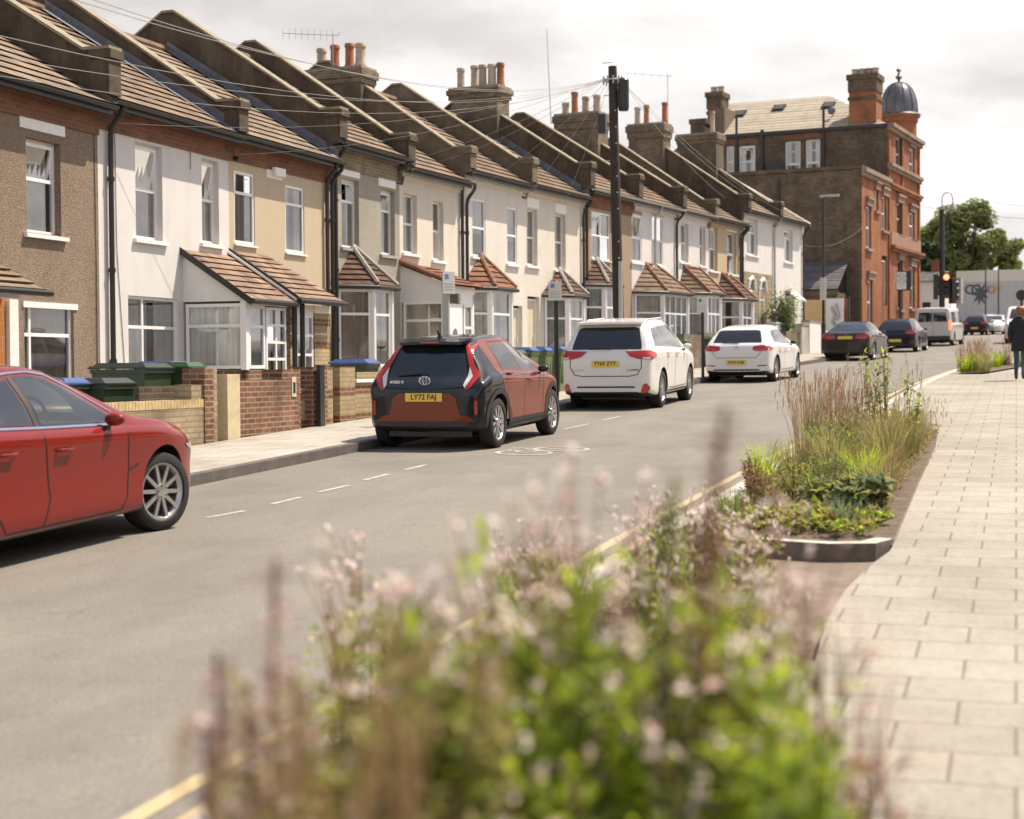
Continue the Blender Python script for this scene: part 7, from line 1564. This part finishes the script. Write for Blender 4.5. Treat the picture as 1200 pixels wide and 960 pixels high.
# ---- the near bed, close to the lens
def npos(u, v, Z):                                   # point at distance Z along the pixel
    return CAM + ray(u, v) * Z
GZ = GR * 2.6 + .17
def near_clump(label, u, vtop, Z, r, n, mats, fl=None, cat='flowering plant', L=.06, w=.019, stems=40, name='flowering_plant', group=None, zlow=.35):
    p = npos(u, vtop, Z); return bushy(name, label, p.x, p.y, r, p.z - GZ, int(n * 1.7), L, w, mats, cat, base=GZ, group=group, stems=stems, flower=fl, zlow=zlow)
M['grass_brown'] = leafmat('brown_grass', (.26, .155, .07), (.42, .28, .14), .4)
PF = ['petal_white', 'petal_white', 'petal_pink']
near_clump('bright green clump with white flowers in the middle of the near bed', 630, 672, 2.55, .24, 2800, ['leaf_fresh', 'leaf_fresh', 'leaf_mid'], (PF, 60, .019, .16), stems=46)
near_clump('broad green clump with pinkish flowers right of the middle one', 800, 665, 2.7, .25, 2900, ['leaf_fresh', 'leaf_fresh', 'leaf_mid', 'leaf_yellow'], (PF, 60, .019, .15), stems=52)
near_clump('green feathery clump at the right of the near bed', 895, 735, 2.35, .15, 1700, ['leaf_fresh', 'leaf_fresh', 'leaf_mid'], (PF, 16, .015, .12), stems=36)
near_clump('olive green clump with scattered pale flowers, left in the near bed', 500, 725, 2.35, .19, 2000, ['grass_olive', 'leaf_fresh', 'leaf_mid', 'leaf_yellow'], (PF, 50, .017, .16), stems=36)
near_clump('darker low clump at the bottom right of the near bed', 925, 905, 2.2, .12, 900, ['leaf_dark', 'leaf_mid'], None, 'plant', stems=20, name='leafy_plant')
near_clump('low yellowish clump at the bottom of the near bed', 690, 880, 1.9, .12, 800, ['leaf_yellow', 'leaf_fresh', 'leaf_dark', 'grass_olive'], (PF, 10, .015, .08), 'plant', stems=20, name='leafy_plant')
near_clump('dark brownish green clump at the bottom left of the near bed', 410, 800, 2.15, .14, 1200, ['grass_olive', 'brown_leaf', 'leaf_mid'], (PF, 8, .014, .08), 'plant', stems=20, name='leafy_plant')
near_clump('sparse airy sprays of white flowers above the green clumps', 650, 632, 2.9, .36, 150, ['leaf_mid', 'leaf_fresh'], (PF, 170, .021, .18), stems=44, zlow=.6)
near_clump('sparse pink sprays leaning over the paving at the right', 985, 760, 2.6, .13, 60, ['grass_red'], (['petal_pink', 'petal_white'], 26, .013, .12), stems=14, zlow=.6)
def nspike(label, ub, vb, ut, vt, Z, hl, dens=170, mat='spike', rad=.02):
    top = npos(ut, vt, Z); lo = npos(ub, vb, Z); sl = (top - lo); k = (lo.z - GZ) / max(.05, sl.z); base = lo - sl * k * .25; base.z = GZ
    h = top.z - GZ; d = top - base; return spike(label, base.x, base.y, h, hl, math.hypot(d.x, d.y), base=GZ, az=math.atan2(d.y, d.x), dens=dens, mat=mat, rad=rad)
nspike('tall dark brown seed spike leaning right over the road', 795, 740, 850, 475, 2.0, .34, 170, 'brown_leaf', .02)
nspike('mauve seed spike standing at the left of the near bed', 318, 950, 322, 655, 2.3, .36, 120, 'spike', .027)
nspike('shorter mauve seed spike at the far left of the near bed', 262, 950, 255, 765, 2.3, .28, 105, 'spike', .026)
nspike('low mauve seed spike between the two left ones', 290, 960, 292, 800, 2.35, .26, 95, 'spike', .027)
p = npos(395, 760, 1.9); grass('dry_grass', 'brown dry grass clump at the left of the near bed', p.x, p.y, p.z - GZ, .09, 90, 'grass_tan', .0035, .14, ('brown_leaf', .2, .05), None, GZ)
p = npos(400, 545, 1.8); grass('dry_grass', 'wispy brown grass stems rising in front of the road', p.x, p.y, p.z - GZ, .16, 46, 'grass_brown', .005, .04, ('grass_brown', .5, .10), None, GZ)
p = npos(478, 510, 1.7); grass('dry_grass', 'few thin tan stems crossing the black and orange car', p.x, p.y, p.z - GZ, .22, 16, 'grass_brown', .005, .03, ('grass_brown', .9, .12), None, GZ)
p = npos(560, 800, 1.7); grass('grass_tuft', 'fine olive grass blades at the bottom of the near bed', p.x, p.y, p.z - GZ, .22, 120, 'grass_olive', .005, .25, None, None, GZ)
for k, (lab, px, py, h) in enumerate((('airy white flowered plant at the far end of the near bed', -1.75, 8.6, .55), ('airy pink flowered plant in the far half of the near bed', -1.6, 7.4, .62), ('airy white flowered plant half way along the near bed', -1.75, 6.2, .66), ('airy flowered plant near the kerb of the near bed', -2.05, 7.0, .55), ('airy pale flowered plant in front of the far ones in the near bed', -1.5, 5.2, .75), ('airy flowered plant by the kerb, nearer the lens', -1.95, 4.7, .78), ('airy pink plant leaning over the brown inlet', -1.38, 8.0, .55), ('airy white plant at the right edge of the near bed far half', -1.28, 6.9, .62), ('small airy plant at the rounded end of the near bed', -1.5, 9.1, .42), ('airy plant between the inlet and the green clumps', -1.0, 5.6, .72))):
    bushy('flowering_plant', lab, px, py, .26, h, 420, .06, .018, ['leaf_fresh', 'grass_olive', 'leaf_mid'], 'flowering plant', group='airy flowers along the near bed', stems=26, flower=(PF, 70, .02, .16), zlow=.1)
near_clump('olive and straw leaved clump over the kerb at the left', 355, 765, 2.5, .20, 1700, ['grass_olive', 'leaf_fresh', 'grass_tan'], (PF, 45, .019, .15), stems=34)
near_clump('pale flowered clump before the yellow lines, left of the middle', 445, 715, 2.7, .21, 1800, ['leaf_fresh', 'grass_olive', 'leaf_yellow'], (PF, 110, .020, .15), stems=46)
near_clump('yellow green clump with white flowers before the yellow lines', 560, 672, 2.95, .23, 2000, ['leaf_fresh', 'leaf_fresh', 'leaf_yellow'], (PF, 130, .020, .15), stems=50)
for k, (lab, u, v, Z) in enumerate((('mauve seed spike low at the bottom left corner of the bed', 240, 850, 2.25), ('pinkish seed spike right of the tall left one', 345, 770, 2.4))):
    nspike(lab, u + 8, 970, u, v, Z, .24, 80, 'spike', .026)
for k, (px, py, m1) in enumerate(((-1.55, 11.55, 'leaf_yellow'), (-1.1, 11.45, 'leaf_yellow'), (-1.9, 11.7, 'leaf_fresh'), (-.98, 12.1, 'leaf_fresh'), (-1.35, 12.45, 'leaf_yellow'))):
    bushy('creeping_plant', 'small yellow green creeper trailing along the curved kerb', px, py, .2, .10, 150, .055, .038, [m1, 'leaf_fresh', 'leaf_mid', 'leaf_yellow'], group='creepers along the curved kerb', stems=18)
near_clump('white flower haze over the middle of the green clumps', 730, 650, 2.6, .22, 60, ['leaf_fresh'], (['petal_white', 'petal_white', 'petal_pink'], 80, .020, .17), stems=30, zlow=.7)
p = npos(345, 640, 2.0); grass('dry_grass', 'upright straw grass at the left of the near bed', p.x, p.y, p.z - GZ, .14, 90, 'grass_tan', .0035, .06, ('grass_tan', .5, .08), None, GZ)
near_clump('sparse pink sprays before the brown inlet', 945, 690, 2.9, .16, 70, ['leaf_fresh', 'grass_red'], (['petal_pink', 'petal_white'], 60, .017, .16), stems=20, zlow=.6)
near_clump('sparse white sprays over the paving edge, right of the green clumps', 900, 665, 3.2, .16, 110, ['leaf_fresh', 'grass_olive'], (PF, 60, .018, .16), stems=20, zlow=.55)
nspike('green budding stalk rising beside the dark spike', 770, 760, 790, 560, 2.2, .12, 40, 'leaf_mid', .02)

# ---- shrub by the stone clad house, and the far trees
q = HM(11) @ Vector((2.6, -.9, 0)); bushy('shrub', 'leafy white flowered shrub before the stone clad house', q.x, q.y, .75, 2.6, 1500, .16, .10, ['leaf_dark', 'leaf_mid'], 'shrub', base=q.z, stems=30, flower=(['petal_white'], 40, .08, .1))
def tree(label, u, vb, vt, y, rx, n, mats, seed, trunk=True):
    rr = random.Random(seed); top = aty(u, vt, y); b = Vector((top.x, y, GR * min(y, 140))); H_ = top.z - b.z; t = thing('broadleaf_tree', label, 'tree', b, (0, 0, 0), 'trees beyond the junction'); zc0 = aty(u, vb, y).z - b.z; mb = MB()
    limbs = []
    if trunk: mb.path([(0, 0, -.2), (.1, 0, H_ * .3), (0, 0, H_ * .6)], [.45, .35, .2], 10)
    blobs = []
    for k in range(34):
        a = rr.uniform(0, math.tau); zz = rr.random(); rad = rx * math.sin(math.pi * (.18 + .72 * zz)) ** .8 * rr.uniform(.35, .88); c = Vector((rad * math.cos(a), rad * math.sin(a) * .7, zc0 + (H_ - zc0) * (zz * .86 + .04))); blobs.append((c, rx * rr.uniform(.14, .34)))
        if trunk and k % 2 == 0: mb.path([(0, 0, H_ * .3), Vector((0, 0, H_ * .3)).lerp(c, .6) + Vector((0, 0, .3)), c], [.16, .09, .03], 6)
    mb.build('trunk', M['bark'], t)
    lf = MB()
    for k in range(n):
        c, r_ = blobs[k % len(blobs)]; 
        while True:
            d = Vector((rr.uniform(-1, 1), rr.uniform(-1, 1), rr.uniform(-1, 1)))
            if .1 < d.length < 1: break
        d = d.normalized() * (d.length ** .45); p = c + Vector((d.x * r_, d.y * r_, d.z * r_ * .8)); L = rr.uniform(.25, .5); s = Vector((rr.uniform(-1, 1), rr.uniform(-1, 1), rr.uniform(-.4, .4))).normalized(); w = Vector((rr.uniform(-1, 1), rr.uniform(-1, 1), rr.uniform(-.6, .6))).cross(s).normalized()
        lf.f.append([lf.p(p - s * L / 2), lf.p(p + w * L * .3), lf.p(p + s * L / 2), lf.p(p - w * L * .3)]); lf.m.append(rr.randrange(len(mats)))
    lf.build('crown', [M[m] for m in mats], t, fix=False); return t
tree('large round green tree behind the mural wall', 1133, 325, 238, 158, 4.4, 12000, ['tree_leaf', 'tree_leaf', 'leaf_mid'], 3)
tree('lower green tree at the right of the large round one', 1162, 325, 272, 162, 3.3, 7000, ['tree_leaf', 'leaf_mid'], 8)
tree('light green tree at the left of the large round one', 1100, 320, 255, 160, 3.0, 6000, ['tree_leaf', 'tree_leaf', 'leaf_mid'], 5)
tree('dark evergreen tree beside the corner building', 1088, 322, 283, 135, 1.7, 5000, ['tree_dark'], 9)
# ---------------------------------------------------------------- the walker, seen from behind at the right edge
def skin_mesh(name, joints, bones, root=0, sub=2):
    me = bpy.data.meshes.new(name); me.from_pydata([j[0] for j in joints], bones, []); o = bpy.data.objects.new(name, me); COL.objects.link(o)
    md = o.modifiers.new('skin', 'SKIN'); md.use_smooth_shade = True; md.branch_smoothing = .5
    for v, j in zip(me.skin_vertices[0].data, joints): v.radius = j[1] if isinstance(j[1], tuple) else (j[1], j[1]); v.use_root = False
    me.skin_vertices[0].data[root].use_root = True
    s = o.modifiers.new('s', 'SUBSURF'); s.levels = s.render_levels = sub
    bpy.context.view_layer.update(); dg = bpy.context.evaluated_depsgraph_get(); m2 = bpy.data.meshes.new_from_object(o.evaluated_get(dg)); o.modifiers.clear(); o.data = m2
    for p in m2.polygons: p.use_smooth = True
    return o
b = gnd(1192, 446, .14)
PS = thing('person', 'walker in black coat and blue jeans seen from behind', 'person', b + Vector((.06, 0, 0)), (0, 0, R(-4)))
S_ = .97
J = [((0, 0, .90), (.135, .10)), ((0, .0, 1.10), (.13, .095)), ((0, .01, 1.30), (.155, .10)), ((0, .02, 1.42), (.10, .075)), ((0, .03, 1.49), (.048, .05)), ((0, .045, 1.56), (.07, .08)), ((0, .05, 1.64), (.078, .092)), ((0, .05, 1.70), (.05, .06)),
     ((-.17, .01, 1.38), (.06, .058)), ((-.215, -.02, 1.12), (.046, .046)), ((-.20, .10, .90), (.035, .035)), ((-.19, .14, .82), (.028, .038)), ((.17, .01, 1.38), (.06, .058)), ((.22, .06, 1.12), (.046, .046)), ((.21, .16, .92), (.035, .035)), ((.20, .20, .84), (.028, .038)),
     ((-.085, .02, .82), (.085, .085)), ((-.09, .10, .46), (.056, .06)), ((-.09, .06, .10), (.04, .042)), ((-.09, .16, .035), (.038, .03)), ((.085, 0, .82), (.085, .085)), ((.085, -.02, .46), (.056, .06)), ((.085, -.22, .14), (.04, .042)), ((.085, -.16, .04), (.038, .03))]
J = [((x * S_, y * S_, z * S_), (r[0] * S_, r[1] * S_)) for (x, y, z), r in J]
BN = [(0, 1), (1, 2), (2, 3), (3, 4), (4, 5), (5, 6), (6, 7), (2, 8), (8, 9), (9, 10), (10, 11), (2, 12), (12, 13), (13, 14), (14, 15), (0, 16), (16, 17), (17, 18), (18, 19), (0, 20), (20, 21), (21, 22), (22, 23)]
body = skin_mesh('body', J, BN); body.parent = PS
for k in ('skin', 'coat', 'jeans', 'shoe', 'hair'): body.data.materials.append(M[k])
for p in body.data.polygons:
    c = p.center; z = c.z / S_
    p.material_index = 3 if z < .085 else 2 if z < .86 and abs(c.x) < .19 else (4 if c.y < .075 * S_ or z > 1.62 else 0) if z > 1.52 else 0 if z > 1.46 else 1 if not (z < .88) else 0
def shell(name, rings, mat):                     # clothing: rings of (z, cx, cy, rx, ry)
    mb = MB(); prev = None; n = 20
    for z, cx, cy, rx, ry in rings:
        q = [mb.p((cx + rx * math.cos(k * math.tau / n), cy + ry * math.sin(k * math.tau / n), z)) for k in range(n)]
        if prev:
            for k in range(n): mb.f.append([prev[k], prev[(k + 1) % n], q[(k + 1) % n], q[k]]); mb.m.append(0)
        prev = q
    return mb.build(name, mat, PS, 60)
shell('coat', [(.66, 0, .0, .20, .15), (.74, 0, 0, .195, .15), (.92, 0, 0, .18, .14), (1.08, 0, .0, .17, .125), (1.26, 0, .01, .195, .13), (1.36, 0, .015, .19, .12), (1.42, 0, .02, .12, .085), (1.45, 0, .025, .07, .07)], M['coat'])
mb = MB()
for s, pts in ((-1, [(-.17, .01, 1.36), (-.222, -.02, 1.10), (-.205, .10, .90)]), (1, [(.17, .01, 1.36), (.227, .06, 1.10), (.215, .16, .91)])):
    mb.path([(x * S_, y * S_, z * S_) for x, y, z in pts], [.072, .06, .052], 12)
mb.build('coat_sleeves', M['coat'], PS, 60)
mb = MB()
for k in range(9):
    t = k / 8; mb
hb = MB(); hb.lathe([(.02, -.10), (.07, -.085), (.10, -.02), (.104, .04), (.085, .09), (.04, .115), (.005, .12)], 16, 0, (0, .035 * S_, 1.615 * S_)); hb.build('hair', M['hair'], PS, 60)
hb = MB(); hb.lathe([(.01, -.05), (.04, -.035), (.05, 0), (.04, .035), (.01, .05)], 12, 0, (0, -.075, 1.66 * S_)); hb.build('hair_bun', M['hair'], PS, 60)
for s, (hx, hy, hz) in ((-1, (-.19, .14, .82)), (1, (.20, .20, .84))):
    fm = MB()
    for f in range(4): fm.path([(hx * S_ + s * .004, (hy - .024 + f * .016) * S_, hz * S_ - .01), (hx * S_ + s * .0, (hy - .026 + f * .018) * S_, hz * S_ - .055 - (.012 if f in (1, 2) else 0)), (hx * S_ - s * .015, (hy - .024 + f * .017) * S_, hz * S_ - .085 - (.012 if f in (1, 2) else 0))], [.009, .008, .006], 6)
    fm.path([(hx * S_ - s * .01, (hy + .03) * S_, hz * S_ + .02), (hx * S_ - s * .02, (hy + .05) * S_, hz * S_ - .02), (hx * S_ - s * .022, (hy + .05) * S_, hz * S_ - .05)], [.010, .009, .007], 6); fm.build('fingers', M['skin'], PS, 60)
# ---------------------------------------------------------------- camera, sky, sun
cd_ = bpy.data.cameras.new('camera'); cam = bpy.data.objects.new('camera', cd_); COL.objects.link(cam)
mm = Matrix((RT, UP, -FW)).transposed().to_4x4(); mm.translation = CAM; cam.matrix_world = mm
cd_.sensor_width = 36; cd_.sensor_fit = 'HORIZONTAL'; cd_.lens = FPX / 1200 * 36; cd_.clip_end = 3000; cd_.clip_start = .05
cd_.dof.use_dof = True; cd_.dof.focus_distance = 21.5; cd_.dof.aperture_fstop = 1.9; cd_.dof.aperture_blades = 9
scene.camera = cam
SUN_EL, SUN_B = R(60), R(42)                         # height, and bearing from +x towards +y
sd = Vector((math.cos(SUN_EL) * math.cos(SUN_B), math.cos(SUN_EL) * math.sin(SUN_B), math.sin(SUN_EL)))
sl = bpy.data.lights.new('sun', 'SUN'); sl.energy = 5.0; sl.angle = R(.55); sl.color = (1, .89, .73)
so = bpy.data.objects.new('sun', sl); COL.objects.link(so); so.rotation_euler = (-sd).to_track_quat('-Z', 'Y').to_euler()
wd = bpy.data.worlds.new('World'); scene.world = wd; wd.use_nodes = True; nt = wd.node_tree; n = nt.nodes; l = nt.links
bg = n['Background']; out = n['World Output']
sk = n.new('ShaderNodeTexSky'); sk.sky_type = 'NISHITA'; sk.sun_disc = False; sk.sun_elevation = SUN_EL; sk.sun_rotation = math.pi / 2 - SUN_B; sk.air_density = 1.2; sk.dust_density = 2.0
l.new(sk.outputs[0], bg.inputs[0]); bg.inputs[1].default_value = .10
tc = n.new('ShaderNodeTexCoord'); sp = n.new('ShaderNodeSeparateXYZ'); l.new(tc.outputs['Generated'], sp.inputs[0])
dv = n.new('ShaderNodeMath'); dv.operation = 'ADD'; dv.inputs[1].default_value = .22; l.new(sp.outputs[2], dv.inputs[0])   # a cloud layer overhead, foreshortened to the horizon
dm_ = n.new('ShaderNodeMath'); dm_.operation = 'MAXIMUM'; dm_.inputs[1].default_value = .08; l.new(dv.outputs[0], dm_.inputs[0])
cx = n.new('ShaderNodeMath'); cx.operation = 'DIVIDE'; l.new(sp.outputs[0], cx.inputs[0]); l.new(dm_.outputs[0], cx.inputs[1])
cy = n.new('ShaderNodeMath'); cy.operation = 'DIVIDE'; l.new(sp.outputs[1], cy.inputs[0]); l.new(dm_.outputs[0], cy.inputs[1])
cc = n.new('ShaderNodeCombineXYZ'); l.new(cx.outputs[0], cc.inputs[0]); l.new(cy.outputs[0], cc.inputs[1]); cc.inputs[2].default_value = 3.7
f1 = noise(n, l, cc.outputs[0], 1.7, 9, .5); f2 = noise(n, l, cc.outputs[0], 2.4, 9, .6)
r1 = ramp(n, [(.36, (.60, .575, .56)), (.45, (.70, .675, .66)), (.53, (.83, .805, .79)), (.62, (.955, .935, .92))]); l.new(f1, r1.inputs['Fac'])
r2 = ramp(n, [(.36, (.86, .85, .845)), (.55, (1, 1, 1))]); l.new(f2, r2.inputs['Fac'])
cl = mixc(n, l, 1.0, r1.outputs['Color'], r2.outputs['Color'], 'MULTIPLY')
b2 = n.new('ShaderNodeBackground'); l.new(cl, b2.inputs[0]); b2.inputs[1].default_value = .95
hm = n.new('ShaderNodeMapRange'); hm.inputs[1].default_value = .27; hm.inputs[2].default_value = .58; hm.inputs[3].default_value = 1.0; hm.inputs[4].default_value = .12; l.new(sp.outputs[2], hm.inputs[0])
mx = n.new('ShaderNodeMixShader'); l.new(hm.outputs[0], mx.inputs[0]); l.new(bg.outputs[0], mx.inputs[1]); l.new(b2.outputs[0], mx.inputs[2]); l.new(mx.outputs[0], out.inputs[0])
scene.view_settings.view_transform = 'Standard'; scene.view_settings.look = 'None'; scene.view_settings.gamma = 1; scene.view_settings.use_curve_mapping = False; scene.view_settings.exposure = 0.55
scene.cycles.use_denoising = True
try: scene.cycles.denoiser = 'OPENIMAGEDENOISE'; scene.cycles.denoising_input_passes = 'RGB_ALBEDO_NORMAL'
except Exception: pass
scene.cycles.max_bounces = 6; scene.cycles.transparent_max_bounces = 14; scene.cycles.diffuse_bounces = 3; scene.cycles.glossy_bounces = 3; scene.cycles.sample_clamp_indirect = 6
scene.cycles.caustics_reflective = False; scene.cycles.caustics_refractive = False; scene.render.use_persistent_data = False
